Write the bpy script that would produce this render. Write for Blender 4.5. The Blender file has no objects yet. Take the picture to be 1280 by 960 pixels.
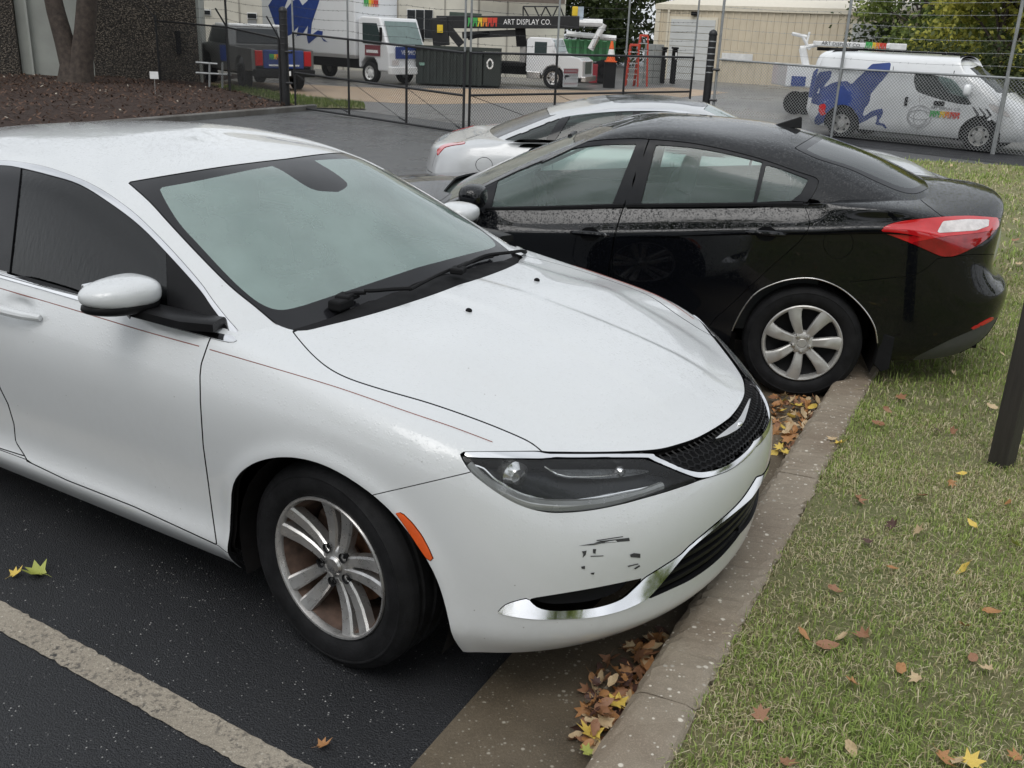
import bpy, bmesh, math, random
import numpy as np
from mathutils import Vector, Matrix, Euler
from mathutils.bvhtree import BVHTree

random.seed(7)
RNG = np.random.default_rng(11)
SC = bpy.context.scene
COL = SC.collection

# ------------------------------------------------------------------ camera
CAM_F, CAM_H, CAM_P, CAM_R = 1213.177, 1.8621, 0.3502, 0.0418    # focal length in photo pixels, height, pitch, roll
def cam_axes(p, r):
    fwd = np.array([0, math.cos(p), -math.sin(p)]); right = np.array([1.0, 0, 0]); up = np.cross(right, fwd)
    c, s = math.cos(r), math.sin(r)
    return np.array([c*right + s*up, -s*right + c*up, fwd])
CAM_AX = cam_axes(CAM_P, CAM_R)
CAM_O = np.array([0, 0, CAM_H])
cam_data = bpy.data.cameras.new('camera')
cam = bpy.data.objects.new('camera', cam_data)
COL.objects.link(cam)
cam_data.sensor_width = 36.0
cam_data.lens = CAM_F/1280*36.0
cam_data.clip_start = 0.05
cam_data.clip_end = 2000
_m = Matrix.Identity(4)
for i in range(3):
    _m[i][0] = CAM_AX[0][i]; _m[i][1] = CAM_AX[1][i]; _m[i][2] = -CAM_AX[2][i]; _m[i][3] = CAM_O[i]
cam.matrix_world = _m
SC.camera = cam

# ------------------------------------------------------------------ light: an overcast, wet day
world = bpy.data.worlds.new('World'); SC.world = world; world.use_nodes = True
_nt = world.node_tree; _nt.nodes.clear()
_sky = _nt.nodes.new('ShaderNodeTexSky'); _sky.sky_type = 'NISHITA'; _sky.sun_disc = False
SUN_EL, SUN_AZ = math.radians(58), math.radians(200)
_sky.sun_elevation = SUN_EL; _sky.sun_rotation = SUN_AZ
_sky.air_density = 1.0; _sky.dust_density = 4.0; _sky.ozone_density = 1.0
_hs = _nt.nodes.new('ShaderNodeHueSaturation'); _hs.inputs['Saturation'].default_value = 0.25
_mx = _nt.nodes.new('ShaderNodeMix'); _mx.data_type = 'RGBA'; _mx.inputs['Factor'].default_value = 0.72
_mx.inputs['B'].default_value = (7.4, 7.65, 7.9, 1)          # the even cloud layer
_cn = _nt.nodes.new('ShaderNodeTexNoise'); _cn.inputs['Scale'].default_value = 2.6; _cn.inputs['Detail'].default_value = 5      # soft cloud relief
_cr = _nt.nodes.new('ShaderNodeValToRGB'); _cr.color_ramp.elements[0].position = .34; _cr.color_ramp.elements[1].position = .68
_cr.color_ramp.elements[0].color = (.74, .76, .78, 1); _cr.color_ramp.elements[1].color = (1.16, 1.17, 1.18, 1)
_cm = _nt.nodes.new('ShaderNodeMix'); _cm.data_type = 'RGBA'; _cm.blend_type = 'MULTIPLY'; _cm.inputs['Factor'].default_value = 1.0
_tc = _nt.nodes.new('ShaderNodeTexCoord'); _nt.links.new(_tc.outputs['Generated'], _cn.inputs['Vector']); _nt.links.new(_cn.outputs['Fac'], _cr.inputs['Fac'])
_bg = _nt.nodes.new('ShaderNodeBackground'); _bg.inputs["Strength"].default_value = 0.10
_wo = _nt.nodes.new('ShaderNodeOutputWorld')
_nt.links.new(_sky.outputs['Color'], _hs.inputs['Color'])
_nt.links.new(_hs.outputs['Color'], _mx.inputs['A'])
_nt.links.new(_mx.outputs['Result'], _cm.inputs['A']); _nt.links.new(_cr.outputs['Color'], _cm.inputs['B']); _nt.links.new(_cm.outputs['Result'], _bg.inputs['Color'])
_nt.links.new(_bg.outputs['Background'], _wo.inputs['Surface'])
sun_data = bpy.data.lights.new('sun', 'SUN'); sun_data.energy = 0.8; sun_data.angle = math.radians(40)
sun_data.color = (1.0, 0.97, 0.93)
sun = bpy.data.objects.new('sun', sun_data); COL.objects.link(sun)
_d = Vector((math.sin(SUN_AZ)*math.cos(SUN_EL), math.cos(SUN_AZ)*math.cos(SUN_EL), math.sin(SUN_EL)))
sun.rotation_euler = _d.to_track_quat('Z', 'Y').to_euler()
sun.location = (0, 0, 30)
SC.render.engine = 'CYCLES'
SC.view_settings.view_transform = 'Standard'; SC.view_settings.look = 'None'
SC.view_settings.exposure = 0.5; SC.view_settings.gamma = 1.0; SC.view_settings.use_curve_mapping = False
SC.cycles.max_bounces = 8; SC.cycles.transparent_max_bounces = 16

def px_ray(px):
    d = np.array([(px[0]-640)/CAM_F, -(px[1]-480)/CAM_F, 1.0]) @ CAM_AX
    return CAM_O, d
def ground(px, z=0.0):
    o, d = px_ray(px); return o + d*((z-o[2])/d[2])
def at_depth(px, y):
    """the point on the ray of a photo pixel at world distance y (taken from the ground under the thing)"""
    o, d = px_ray(px); return o + d*(y/d[1])
def project(P):
    c = (np.atleast_2d(P)-CAM_O) @ CAM_AX.T
    return np.stack([640+CAM_F*c[:, 0]/c[:, 2], 480-CAM_F*c[:, 1]/c[:, 2]], 1), c[:, 2]
# ------------------------------------------------------------------ helpers
def tag(o, label=None, cat=None, group=None, kind=None):
    if label: o['label'] = label
    if cat: o['category'] = cat
    if group: o['group'] = group
    if kind: o['kind'] = kind
    return o
def empty(name, loc=(0, 0, 0), rz=0.0):
    o = bpy.data.objects.new(name, None); COL.objects.link(o)
    o.location = loc; o.rotation_euler = (0, 0, rz); o.empty_display_size = 0.1
    return o
def link(name, me, mat=None, parent=None):
    o = bpy.data.objects.new(name, me); COL.objects.link(o)
    if mat is not None:
        for m in (mat if isinstance(mat, (list, tuple)) else [mat]): me.materials.append(m)
    if parent is not None: o.parent = parent
    return o
def copy_tree(o, parent=None):
    c = o.copy(); COL.objects.link(c)
    if parent is not None: c.parent = parent
    for ch in list(o.children): copy_tree(ch, c)
    return c

class MB:
    """collects shapes and builds them as one mesh object"""
    def __init__(s): s.v = []; s.f = []; s.sm = []; s.mi = []; s.cur = 0
    def add(s, vs, fs, smooth=False):
        b = len(s.v); s.v.extend([tuple(map(float, p)) for p in vs])
        for f in fs:
            s.f.append(tuple(b+i for i in f)); s.sm.append(smooth); s.mi.append(s.cur)
        return s
    def box(s, c, d, rz=0.0, M=None):
        hx, hy, hz = d[0]/2, d[1]/2, d[2]/2
        vs = [(x, y, z) for x in (-hx, hx) for y in (-hy, hy) for z in (-hz, hz)]
        cs, sn = math.cos(rz), math.sin(rz)
        out = []
        for x, y, z in vs:
            if M is not None: p = M @ Vector((x, y, z)); out.append((p.x+c[0], p.y+c[1], p.z+c[2]))
            else: out.append((c[0]+x*cs-y*sn, c[1]+x*sn+y*cs, c[2]+z))
        return s.add(out, [(0, 1, 3, 2), (4, 6, 7, 5), (0, 4, 5, 1), (2, 3, 7, 6), (0, 2, 6, 4), (1, 5, 7, 3)])
    def b2(s, lo, hi):
        return s.box([(a+b)/2 for a, b in zip(lo, hi)], [abs(b-a) for a, b in zip(lo, hi)])
    def tube(s, pts, r, n=8, caps=True, smooth=True):
        pts = [Vector(p) for p in pts]; R = r if isinstance(r, (list, tuple)) else [r]*len(pts)
        rings = []; ref = None
        for i, p in enumerate(pts):
            t = (pts[min(i+1, len(pts)-1)]-pts[max(i-1, 0)])
            if t.length < 1e-9: t = Vector((0, 0, 1))
            t.normalize()
            if ref is None: ref = Vector((0, 0, 1)) if abs(t.z) < .9 else Vector((1, 0, 0))
            a = t.cross(ref); a.normalize(); b = a.cross(t); ref = b
            ref = -ref if False else ref
            rings.append([p+R[i]*(math.cos(2*math.pi*k/n)*a+math.sin(2*math.pi*k/n)*b) for k in range(n)])
        vs = [q for rg in rings for q in rg]; fs = []
        for i in range(len(pts)-1):
            for k in range(n):
                fs.append((i*n+k, i*n+(k+1) % n, (i+1)*n+(k+1) % n, (i+1)*n+k))
        s.add(vs, fs, smooth)
        if caps:
            b = len(s.v)-len(vs)
            s.f.append(tuple(b+k for k in range(n))[::-1]); s.sm.append(False); s.mi.append(s.cur)
            s.f.append(tuple(b+(len(pts)-1)*n+k for k in range(n))); s.sm.append(False); s.mi.append(s.cur)
        return s
    def lathe(s, prof, n=32, axis='z', c=(0, 0, 0), smooth=True, closed=False):
        """prof: list of (radius, height)"""
        vs = []; m = len(prof)
        for k in range(n):
            a = 2*math.pi*k/n
            for r, h in prof:
                p = (r*math.cos(a), r*math.sin(a), h)
                if axis == 'y': p = (r*math.cos(a), h, r*math.sin(a))
                if axis == 'x': p = (h, r*math.cos(a), r*math.sin(a))
                vs.append((p[0]+c[0], p[1]+c[1], p[2]+c[2]))
        fs = []
        for k in range(n):
            for j in range(m if closed else m-1):
                a, b = k*m+j, k*m+(j+1) % m; k2 = (k+1) % n
                fs.append((a, b, k2*m+(j+1) % m, k2*m+j))
        return s.add(vs, fs, smooth)
    def prism(s, poly, a, b, axis='y', smooth=False):
        """poly: 2D outline, extruded between a and b along axis"""
        n = len(poly)
        def P(u, v, t): return {'y': (u, t, v), 'x': (t, u, v), 'z': (u, v, t)}[axis]
        vs = [P(u, v, a) for u, v in poly]+[P(u, v, b) for u, v in poly]
        fs = [tuple(range(n)), tuple(range(2*n-1, n-1, -1))]+[(i, i+n, (i+1) % n+n, (i+1) % n) for i in range(n)]
        return s.add(vs, fs, smooth)
    def rotate(s, M, start=0):
        for i in range(start, len(s.v)): s.v[i] = tuple(M @ Vector(s.v[i]))
        return s
    def build(s, name, mat=None, parent=None, bevel=0.0, segs=2, fixn=True, auto=35):
        me = bpy.data.meshes.new(name); me.from_pydata(s.v, [], s.f)
        me.polygons.foreach_set('use_smooth', s.sm); me.polygons.foreach_set('material_index', s.mi)
        if fixn:
            bm = bmesh.new(); bm.from_mesh(me); bmesh.ops.recalc_face_normals(bm, faces=bm.faces); bm.to_mesh(me); bm.free()
        if any(s.sm) and not all(len(f) > 40 for f in s.f): me.set_sharp_from_angle(angle=math.radians(auto))
        me.update()
        o = link(name, me, mat, parent)
        if bevel:
            m = o.modifiers.new('bevel', 'BEVEL'); m.width = bevel; m.segments = segs; m.limit_method = 'ANGLE'; m.angle_limit = math.radians(40)
        return o

# ---- spline surfaces: a control net whose points lie on the surface
def _basis(t):
    B = np.array([(1-t)**3, 3*t**3-6*t**2+4, -3*t**3+3*t**2+3*t+1, t**3])/6
    D = np.array([-3*(1-t)**2, 9*t**2-12*t, -9*t**2+6*t+3, 3*t**2])/6
    return B, D
def _weights(n, subs):
    """sampling matrix for n control points padded with a ghost at each end"""
    rows = []; drow = []
    for k in range(n-1):
        m = subs[k]
        for j in range(m+(1 if k == n-2 else 0)):
            B, D = _basis(j/m); w = np.zeros(n+2); w[k:k+4] = B; d = np.zeros(n+2); d[k:k+4] = D
            rows.append(w); drow.append(d)
    return np.array(rows), np.array(drow)
MIR = np.array([1, -1, 1.0])
def _pad(P, ends):
    """P (R,C,3): mirror ghosts across y=0 for the last row and both end columns, straight ghost below"""
    lo = 2*P[0]-P[1] if ends[0] == 'free' else P[1]*MIR
    hi = 2*P[-1]-P[-2] if ends[1] == 'free' else P[-2]*MIR
    P = np.concatenate([lo[None], P, hi[None]], 0)
    a = 2*P[:, :1]-P[:, 1:2] if ends[2] == 'free' else P[:, 1:2]*MIR
    b = 2*P[:, -1:]-P[:, -2:-1] if ends[3] == 'free' else P[:, -2:-1]*MIR
    return np.concatenate([a, P, b], 1)
def spline_surface(net, usub, vsub, ends=('free', 'mir', 'mir', 'mir'), iters=3):
    T = np.array(net, float); P = T.copy()
    w1 = np.array([1, 4, 1])/6
    for _ in range(iters):
        G = _pad(P, ends)
        S = sum(w1[i]*w1[j]*G[i:i+T.shape[0], j:j+T.shape[1]] for i in range(3) for j in range(3))
        P = P+(T-S)
    G = _pad(P, ends)
    WU, DU = _weights(T.shape[1], usub); WV, DV = _weights(T.shape[0], vsub)
    pos = np.einsum('ar,rck,bc->abk', WV, G, WU)
    du = np.einsum('ar,rck,bc->abk', WV, G, DU); dv = np.einsum('ar,rck,bc->abk', DV, G, WU)
    N = np.cross(dv, du); L = np.linalg.norm(N, axis=2, keepdims=True); N = N/np.maximum(L, 1e-9)
    return pos, N

def dist_poly(Q, poly, closed=True):
    """signed distance of points Q (n,2) to a polygon, negative inside"""
    A = np.array(poly, float); B = np.roll(A, -1, 0)
    if not closed: A, B = A[:-1], B[:-1]
    best = np.full(len(Q), 1e9); ins = np.zeros(len(Q), bool)
    for a, b in zip(A, B):
        ab = b-a; L = ab@ab
        if L < 1e-12: continue
        t = np.clip(((Q-a)@ab)/L, 0, 1); d = Q-(a+t[:, None]*ab)
        best = np.minimum(best, np.hypot(d[:, 0], d[:, 1]))
        c = ((a[1] > Q[:, 1]) != (b[1] > Q[:, 1]))
        if c.any():
            with np.errstate(divide='ignore', invalid='ignore'):
                xx = a[0]+(Q[:, 1]-a[1])*(b[0]-a[0])/(b[1]-a[1])
            ins ^= c & (Q[:, 0] < xx)
    return np.where(ins, -best, best) if closed else best

def smooth_poly(pts, n=6, closed=False):
    """Catmull-Rom through pixel points"""
    P = [np.array(p, float) for p in pts]; out = []; m = len(P)
    rng = range(m if closed else m-1)
    for i in rng:
        p0 = P[(i-1) % m] if closed or i > 0 else P[0]; p1 = P[i]; p2 = P[(i+1) % m]; p3 = P[(i+2) % m] if closed or i+2 < m else P[-1]
        for k in range(n):
            t = k/n
            out.append(.5*((2*p1)+(-p0+p2)*t+(2*p0-5*p1+4*p2-p3)*t*t+(-p0+3*p1-3*p2+p3)*t**3))
    if not closed: out.append(P[-1])
    return out

class Skin:
    """a dense half surface (y>=0) that is cut into panels along curves"""
    def __init__(s, pos, nor, flip=True):
        R, C = pos.shape[:2]
        s.P = [np.array(p) for p in pos.reshape(-1, 3)]; s.N = [np.array(p) for p in nor.reshape(-1, 3)]
        s.F = []; s.L = []
        for i in range(R-1):
            for j in range(C-1):
                f = (i*C+j, i*C+j+1, (i+1)*C+j+1, (i+1)*C+j)
                s.F.append(f[::-1] if flip else f); s.L.append('body')
    def arr(s): return np.array(s.P)
    def cent(s, idx): 
        P = np.array(s.P); return np.array([P[list(s.F[i])].mean(0) for i in idx])
    def label(s, fn, new, sel=None):
        """fn(centroids, normals)->mask"""
        idx = [i for i, l in enumerate(s.L) if (sel is None or l in sel) and l]
        if not idx: return
        P = np.array(s.P); N = np.array(s.N)
        c = np.array([P[list(s.F[i])].mean(0) for i in idx]); n = np.array([N[list(s.F[i])].mean(0) for i in idx])
        for i, m in zip(idx, fn(c, n)):
            if m: s.L[i] = new
    def cut(s, field, new, sel=('body',), gap=0.0, where=None):
        if gap:
            s._cut(lambda P: field(P)-gap, '_strip', sel, where)
            s._cut(lambda P: field(P)+gap, new, ('_strip',), None)
            s.L = [None if l == '_strip' else l for l in s.L]
        else: s._cut(field, new, sel, where)
    def _cut(s, field, new, sel, where):
        sel = set(sel)
        idx = [i for i, l in enumerate(s.L) if l in sel]
        if not idx: return
        P = np.array(s.P); N = np.array(s.N)
        if where is not None:
            c = np.array([P[list(s.F[i])].mean(0) for i in idx]); n = np.array([N[list(s.F[i])].mean(0) for i in idx])
            w = where(c, n); idx = [i for i, m in zip(idx, w) if m]
            if not idx: return
        used = sorted({v for i in idx for v in s.F[i]})
        val = np.full(len(P), np.nan); fv = field(P[used])
        fv = np.where(np.abs(fv) < 1e-6, 1e-6, fv); val[used] = fv
        cache = {}; V = list(val)
        def mid(a, b):
            k = (a, b) if a < b else (b, a)
            if k not in cache:
                a, b = k; t = V[a]/(V[a]-V[b])
                s.P.append(s.P[a]+(s.P[b]-s.P[a])*t); n = s.N[a]+(s.N[b]-s.N[a])*t
                s.N.append(n/max(np.linalg.norm(n), 1e-9)); V.append(0.0); cache[k] = len(s.P)-1
            return cache[k]
        addF = []; addL = []
        for i in idx:
            f = s.F[i]; sg = [V[v] < 0 for v in f]
            if all(sg): s.L[i] = new; continue
            if not any(sg): continue
            a = []; b = []
            for k in range(len(f)):
                v, w = f[k], f[(k+1) % len(f)]
                (a if sg[k] else b).append(v)
                if sg[k] != sg[(k+1) % len(f)]:
                    m = mid(v, w); a.append(m); b.append(m)
            old = s.L[i]
            if len(b) >= 3: s.F[i] = tuple(b)
            else: s.L[i] = None
            if len(a) >= 3: addF.append(tuple(a)); addL.append(new)
        s.F += addF; s.L += addL
    def faces(s, labels):
        labels = {labels} if isinstance(labels, str) else set(labels)
        return [f for f, l in zip(s.F, s.L) if l in labels]
    def mesh(s, name, labels, mat, parent, off=0.0, rim=0.012, sides=(1, -1), rim_mat=None, flat=False, cap=False, ntilt=0.0):
        """panel object from labelled faces; both mirror halves unless told otherwise"""
        fs = s.faces(labels)
        if not fs: print('EMPTY PANEL', name, labels); return None
        ids = sorted({v for f in fs for v in f}); mp = {v: k for k, v in enumerate(ids)}
        P = np.array([s.P[v] for v in ids]); N = np.array([s.N[v] for v in ids])
        P = P+N*off
        if ntilt: N = N+np.array([0, 0, ntilt]); N /= np.linalg.norm(N, axis=1, keepdims=True)
        loc = [tuple(mp[v] for v in f) for f in fs]
        V = []; F = []; NN = []; MI = []
        ec = {}
        for f in loc:
            for k in range(len(f)):
                a, b = f[k], f[(k+1) % len(f)]; kk = (min(a, b), max(a, b)); ec[kk] = None if kk in ec else (a, b)
        be = [e for e in ec.values() if e is not None and not (abs(P[e[0]][1]) < 1e-5 and abs(P[e[1]][1]) < 1e-5)]
        for sd in sides:
            m = np.array([1, sd, 1.0]); b = len(V)
            V += list(P*m); NN += list(N*m)
            F += [tuple(b+i for i in (f if sd > 0 else f[::-1])) for f in loc]; MI += [0]*len(loc)
            if rim and be:
                for a, c in be:
                    b = len(V); q = [P[a], P[c], P[c]-N[c]*rim, P[a]-N[a]*rim]
                    n = np.cross(q[1]-q[0], q[3]-q[0]); n = -n/max(np.linalg.norm(n), 1e-12)
                    V += [x*m for x in q]; NN += [n*m]*4
                    F.append((b, b+3, b+2, b+1) if sd > 0 else (b, b+1, b+2, b+3)); MI.append(1 if rim_mat else 0)
        me = bpy.data.meshes.new(name); me.from_pydata([tuple(v) for v in V], [], F)
        me.polygons.foreach_set('use_smooth', [True]*len(F)); me.polygons.foreach_set('material_index', MI)
        me.update()
        if len(me.vertices) == len(NN):
            me.normals_split_custom_set_from_vertices([tuple(n) for n in NN])
        return link(name, me, [mat]+([rim_mat] if rim_mat else []), parent)
    def split_label(s, label):
        """gives every connected patch of a label its own label; returns them, largest first"""
        idx = [i for i, l in enumerate(s.L) if l == label]; par = {}
        def find(a):
            while par[a] != a: par[a] = par[par[a]]; a = par[a]
            return a
        for i in idx:
            f = s.F[i]
            for v in f: par.setdefault(v, v)
            for v in f[1:]: par[find(v)] = find(f[0])
        grp = {}
        for i in idx: grp.setdefault(find(s.F[i][0]), []).append(i)
        out = []
        for k, g in enumerate(sorted(grp.values(), key=len, reverse=True)):
            nm = label+'#%d' % k if len(g) > 6 else None
            for i in g: s.L[i] = nm
            if nm: out.append(nm)
        return out
    def bvh(s, labels=None):
        return BVHTree.FromPolygons([tuple(p) for p in s.P], [f for f, l in zip(s.F, s.L) if l and (labels is None or l in labels)])
# ------------------------------------------------------------------ materials (all procedural)
def _n(nt, typ, **kw):
    n = nt.nodes.new(typ)
    for k, v in kw.items():
        if k in n.inputs: n.inputs[k].default_value = v
        else: setattr(n, k, v)
    return n
def new_mat(name):
    m = bpy.data.materials.new(name); m.use_nodes = True; nt = m.node_tree
    return m, nt, nt.nodes['Principled BSDF'], nt.nodes['Material Output']
def c4(c): return (c[0], c[1], c[2], 1.0)
def coords(nt, kind='Object'):
    return nt.nodes.new('ShaderNodeTexCoord').outputs[kind]
def noise(nt, co, scale, detail=4, rough=.55, dim=None):
    n = _n(nt, 'ShaderNodeTexNoise', Scale=scale, Detail=detail, Roughness=rough)
    if co is not None: nt.links.new(co, n.inputs['Vector'])
    return n.outputs['Fac']
def ramp(nt, fac, stops):
    r = nt.nodes.new('ShaderNodeValToRGB'); el = r.color_ramp.elements
    while len(el) < len(stops): el.new(.5)
    for e, (p, c) in zip(el, stops):
        e.position = p; e.color = c4(c) if isinstance(c, (tuple, list)) else (c, c, c, 1)
    nt.links.new(fac, r.inputs['Fac']); return r.outputs['Color']
def mixc(nt, fac, a, b, mode='MIX'):
    m = nt.nodes.new('ShaderNodeMix'); m.data_type = 'RGBA'; m.blend_type = mode
    for s, v in (('Factor', fac), ('A', a), ('B', b)):
        if isinstance(v, (int, float)): m.inputs[s].default_value = v if s == 'Factor' else (v, v, v, 1)
        elif isinstance(v, (tuple, list)): m.inputs[s].default_value = c4(v)
        else: nt.links.new(v, m.inputs[s])
    return m.outputs['Result']
def math_(nt, op, a, b=0.0):
    m = nt.nodes.new('ShaderNodeMath'); m.operation = op
    for k, v in enumerate((a, b)):
        if isinstance(v, (int, float)): m.inputs[k].default_value = v
        else: nt.links.new(v, m.inputs[k])
    return m.outputs[0]
def bump(nt, bsdf, h, strength=.3, dist=.01):
    b = _n(nt, 'ShaderNodeBump', Strength=strength, Distance=dist); nt.links.new(h, b.inputs['Height'])
    nt.links.new(b.outputs['Normal'], bsdf.inputs['Normal']); return b
_simple = {}
def flat(name, col, rough=.5, metal=0.0, coat=0.0, var=.12, scale=6.0, bmp=0.0, bscale=60, spec=.5, co='Object'):
    """plain material with slight mottling so that nothing is perfectly uniform"""
    if name in _simple: return _simple[name]
    m, nt, b, o = new_mat(name)
    c = coords(nt, co)
    f = noise(nt, c, scale)
    lo = tuple(max(0, x*(1-var)) for x in col); hi = tuple(min(1, x*(1+var)) for x in col)
    nt.links.new(ramp(nt, f, [(.3, lo), (.7, hi)]), b.inputs['Base Color'])
    b.inputs['Metallic'].default_value = metal; b.inputs['Specular IOR Level'].default_value = spec
    r = ramp(nt, noise(nt, c, scale*3), [(.3, max(0, rough-.08)), (.7, min(1, rough+.08))])
    nt.links.new(r, b.inputs['Roughness'])
    if coat: b.inputs['Coat Weight'].default_value = coat; b.inputs['Coat Roughness'].default_value = .04
    if bmp: bump(nt, b, noise(nt, c, bscale), bmp, .005)
    _simple[name] = m; return m

def droplets(nt, co, scale, thr):
    """height of scattered rain drops"""
    v = _n(nt, 'ShaderNodeTexVoronoi', Scale=scale, Randomness=1.0); nt.links.new(co, v.inputs['Vector'])
    sep = nt.nodes.new('ShaderNodeSeparateColor'); nt.links.new(v.outputs['Color'], sep.inputs['Color'])
    size = math_(nt, 'MULTIPLY', sep.outputs[0], thr)
    return ramp(nt, math_(nt, 'SUBTRACT', size, v.outputs['Distance']), [(0.0, 0.0), (.18, 1.0)])

def car_paint(name, col, rough, flake=0.0, drops=.3, dscale=120, dirt=(.35, .33, .30), dirt_amt=.12, metal=0.0, spec=.5, flecks=.0):
    m, nt, b, o = new_mat(name); b.inputs['Specular IOR Level'].default_value = spec
    co = coords(nt)
    f = noise(nt, co, 2.2, 6, .62); f2 = noise(nt, co, 38, 4, .6)
    g = math_(nt, 'MULTIPLY', ramp(nt, f, [(.45, 0.0), (.72, 1.0)]), ramp(nt, f2, [(.35, 0.2), (.7, 1.0)]))
    # road film on the lower sides
    sx = nt.nodes.new('ShaderNodeSeparateXYZ'); nt.links.new(co, sx.inputs[0])
    low = ramp(nt, sx.outputs['Z'], [(.22, 1.0), (.62, 0.0)])
    amt = math_(nt, 'MULTIPLY', math_(nt, 'ADD', math_(nt, 'MULTIPLY', g, .5), math_(nt, 'MULTIPLY', low, f2)), dirt_amt)
    vs_ = _n(nt, 'ShaderNodeTexVoronoi', Scale=42.0, Randomness=1.0); nt.links.new(co, vs_.inputs['Vector']); sp_ = nt.nodes.new('ShaderNodeSeparateColor'); nt.links.new(vs_.outputs['Color'], sp_.inputs['Color'])
    fleck = math_(nt, 'MULTIPLY', math_(nt, 'MULTIPLY', ramp(nt, sp_.outputs[0], [(.93, 0.0), (.95, 1.0)]), ramp(nt, vs_.outputs['Distance'], [(.05, 1.0), (.12, 0.0)])), flecks)
    nt.links.new(mixc(nt, fleck, mixc(nt, amt, col, dirt), (.12, .10, .08)), b.inputs['Base Color'])
    b.inputs['Metallic'].default_value = metal
    b.inputs['Roughness'].default_value = rough
    b.inputs['Coat Weight'].default_value = 1.0
    nt.links.new(ramp(nt, amt, [(0, .03), (.2, .2)]), b.inputs['Coat Roughness'])
    h = math_(nt, 'ADD', droplets(nt, co, dscale, .55), math_(nt, 'MULTIPLY', droplets(nt, co, dscale*.45, .5), 1.5))
    # rain stands on surfaces that face up
    ge = nt.nodes.new('ShaderNodeNewGeometry'); s2 = nt.nodes.new('ShaderNodeSeparateXYZ'); nt.links.new(ge.outputs['Normal'], s2.inputs[0])
    up = ramp(nt, s2.outputs['Z'], [(.1, .06), (.7, 1.0)])
    bp = bump(nt, b, math_(nt, 'MULTIPLY', h, up), drops, .0022)
    nt.links.new(bp.outputs['Normal'], b.inputs['Coat Normal'])
    return m

def glass(name, tint, haze=0.0, haze_col=(.45, .52, .5), rough=.0, drops=.0, ior=1.5, dscale=90, streak=0.0):
    m, nt, b, o = new_mat(name); nt.nodes.remove(b)
    co = coords(nt)
    tr = _n(nt, 'ShaderNodeBsdfTransparent'); tr.inputs['Color'].default_value = c4(tint)
    gl = _n(nt, 'ShaderNodeBsdfGlossy', Roughness=rough); gl.inputs['Color'].default_value = (1, 1, 1, 1)
    fr = _n(nt, 'ShaderNodeFresnel', IOR=ior)
    if drops:
        bp = _n(nt, 'ShaderNodeBump', Strength=drops, Distance=.002); nt.links.new(droplets(nt, co, dscale, .55), bp.inputs['Height'])
        nt.links.new(bp.outputs['Normal'], gl.inputs['Normal']); nt.links.new(bp.outputs['Normal'], fr.inputs['Normal'])
    m1 = nt.nodes.new('ShaderNodeMixShader'); nt.links.new(fr.outputs[0], m1.inputs[0])
    base = tr.outputs[0]
    if streak:     # rain running down the pane
        mp_ = _n(nt, 'ShaderNodeMapping'); mp_.inputs['Scale'].default_value = (75, 75, 5); nt.links.new(co, mp_.inputs['Vector'])
        h_ = noise(nt, mp_.outputs[0], 1.0, 4, .6); bp = _n(nt, 'ShaderNodeBump', Strength=streak, Distance=.004); nt.links.new(h_, bp.inputs['Height'])
        nt.links.new(bp.outputs['Normal'], gl.inputs['Normal']); nt.links.new(bp.outputs['Normal'], fr.inputs['Normal'])
    if haze:      # film of condensation and dirt; its pale colour also imitates reflected sky
        df = _n(nt, 'ShaderNodeBsdfDiffuse'); df.inputs['Color'].default_value = c4(haze_col)
        m0 = nt.nodes.new('ShaderNodeMixShader')
        f = ramp(nt, noise(nt, co, 3.0, 5), [(.25, haze*.75), (.75, min(1, haze*1.25))]); nt.links.new(f, m0.inputs[0])
        nt.links.new(tr.outputs[0], m0.inputs[1]); nt.links.new(df.outputs[0], m0.inputs[2]); base = m0.outputs[0]
    nt.links.new(base, m1.inputs[1]); nt.links.new(gl.outputs[0], m1.inputs[2])
    nt.links.new(m1.outputs[0], o.inputs['Surface']); return m

M = {}
M['white_paint'] = car_paint('white_paint', (.64, .655, .665), .35, drops=.22, dscale=190, dirt_amt=.16, flecks=.55)
M['black_paint'] = car_paint('black_paint', (.003, .0035, .005), .3, drops=.5, dscale=170, spec=.0, dirt=(.06, .06, .06), dirt_amt=.05)
M['silver_paint'] = car_paint('silver_paint', (.52, .53, .54), .42, drops=.2, metal=.2, dirt_amt=.08, spec=.3)
M['van_white'] = car_paint('van_white', (.74, .75, .76), .4, drops=.1, dirt_amt=.2)
M['gun_grey'] = car_paint('gun_grey', (.16, .16, .155), .35, drops=.1, metal=.4, dirt_amt=.2)
M['chrome'] = flat('chrome', (.82, .82, .83), .12, 1.0, var=.05)
M['dull_chrome'] = flat('dull_chrome', (.62, .61, .60), .28, 1.0, var=.12)
M['black_trim'] = flat('black_trim', (.012, .012, .013), .35, var=.2, spec=.12)
M['matt_black'] = flat('matt_black', (.012, .012, .013), .75, var=.25, spec=.12)
M['rubber'] = flat('rubber', (.014, .014, .015), .6, var=.35, scale=14, bmp=.25, bscale=180, spec=.12)
M['arch_liner'] = flat('arch_liner', (.012, .011, .011), .9, var=.4, spec=.12)
M['alloy'] = flat('alloy', (.56, .55, .54), .32, .85, var=.12, scale=18)
M['cap_silver'] = flat('cap_silver', (.50, .49, .47), .42, .6, var=.12, scale=14)
M['wheel_dirt'] = flat('wheel_dirt', (.085, .052, .038), .75, .1, var=.55, scale=22)
M['rust'] = flat('rust', (.14, .065, .035), .8, .2, var=.4, scale=30)
M['glass_screen'] = glass('glass_screen', (.70, .84, .80), .36, (.46, .62, .575), drops=.04, ior=1.85)
M['glass_dark'] = glass('glass_dark', (.045, .05, .055), .02, (.10, .11, .12), streak=.3, ior=1.52)
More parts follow.
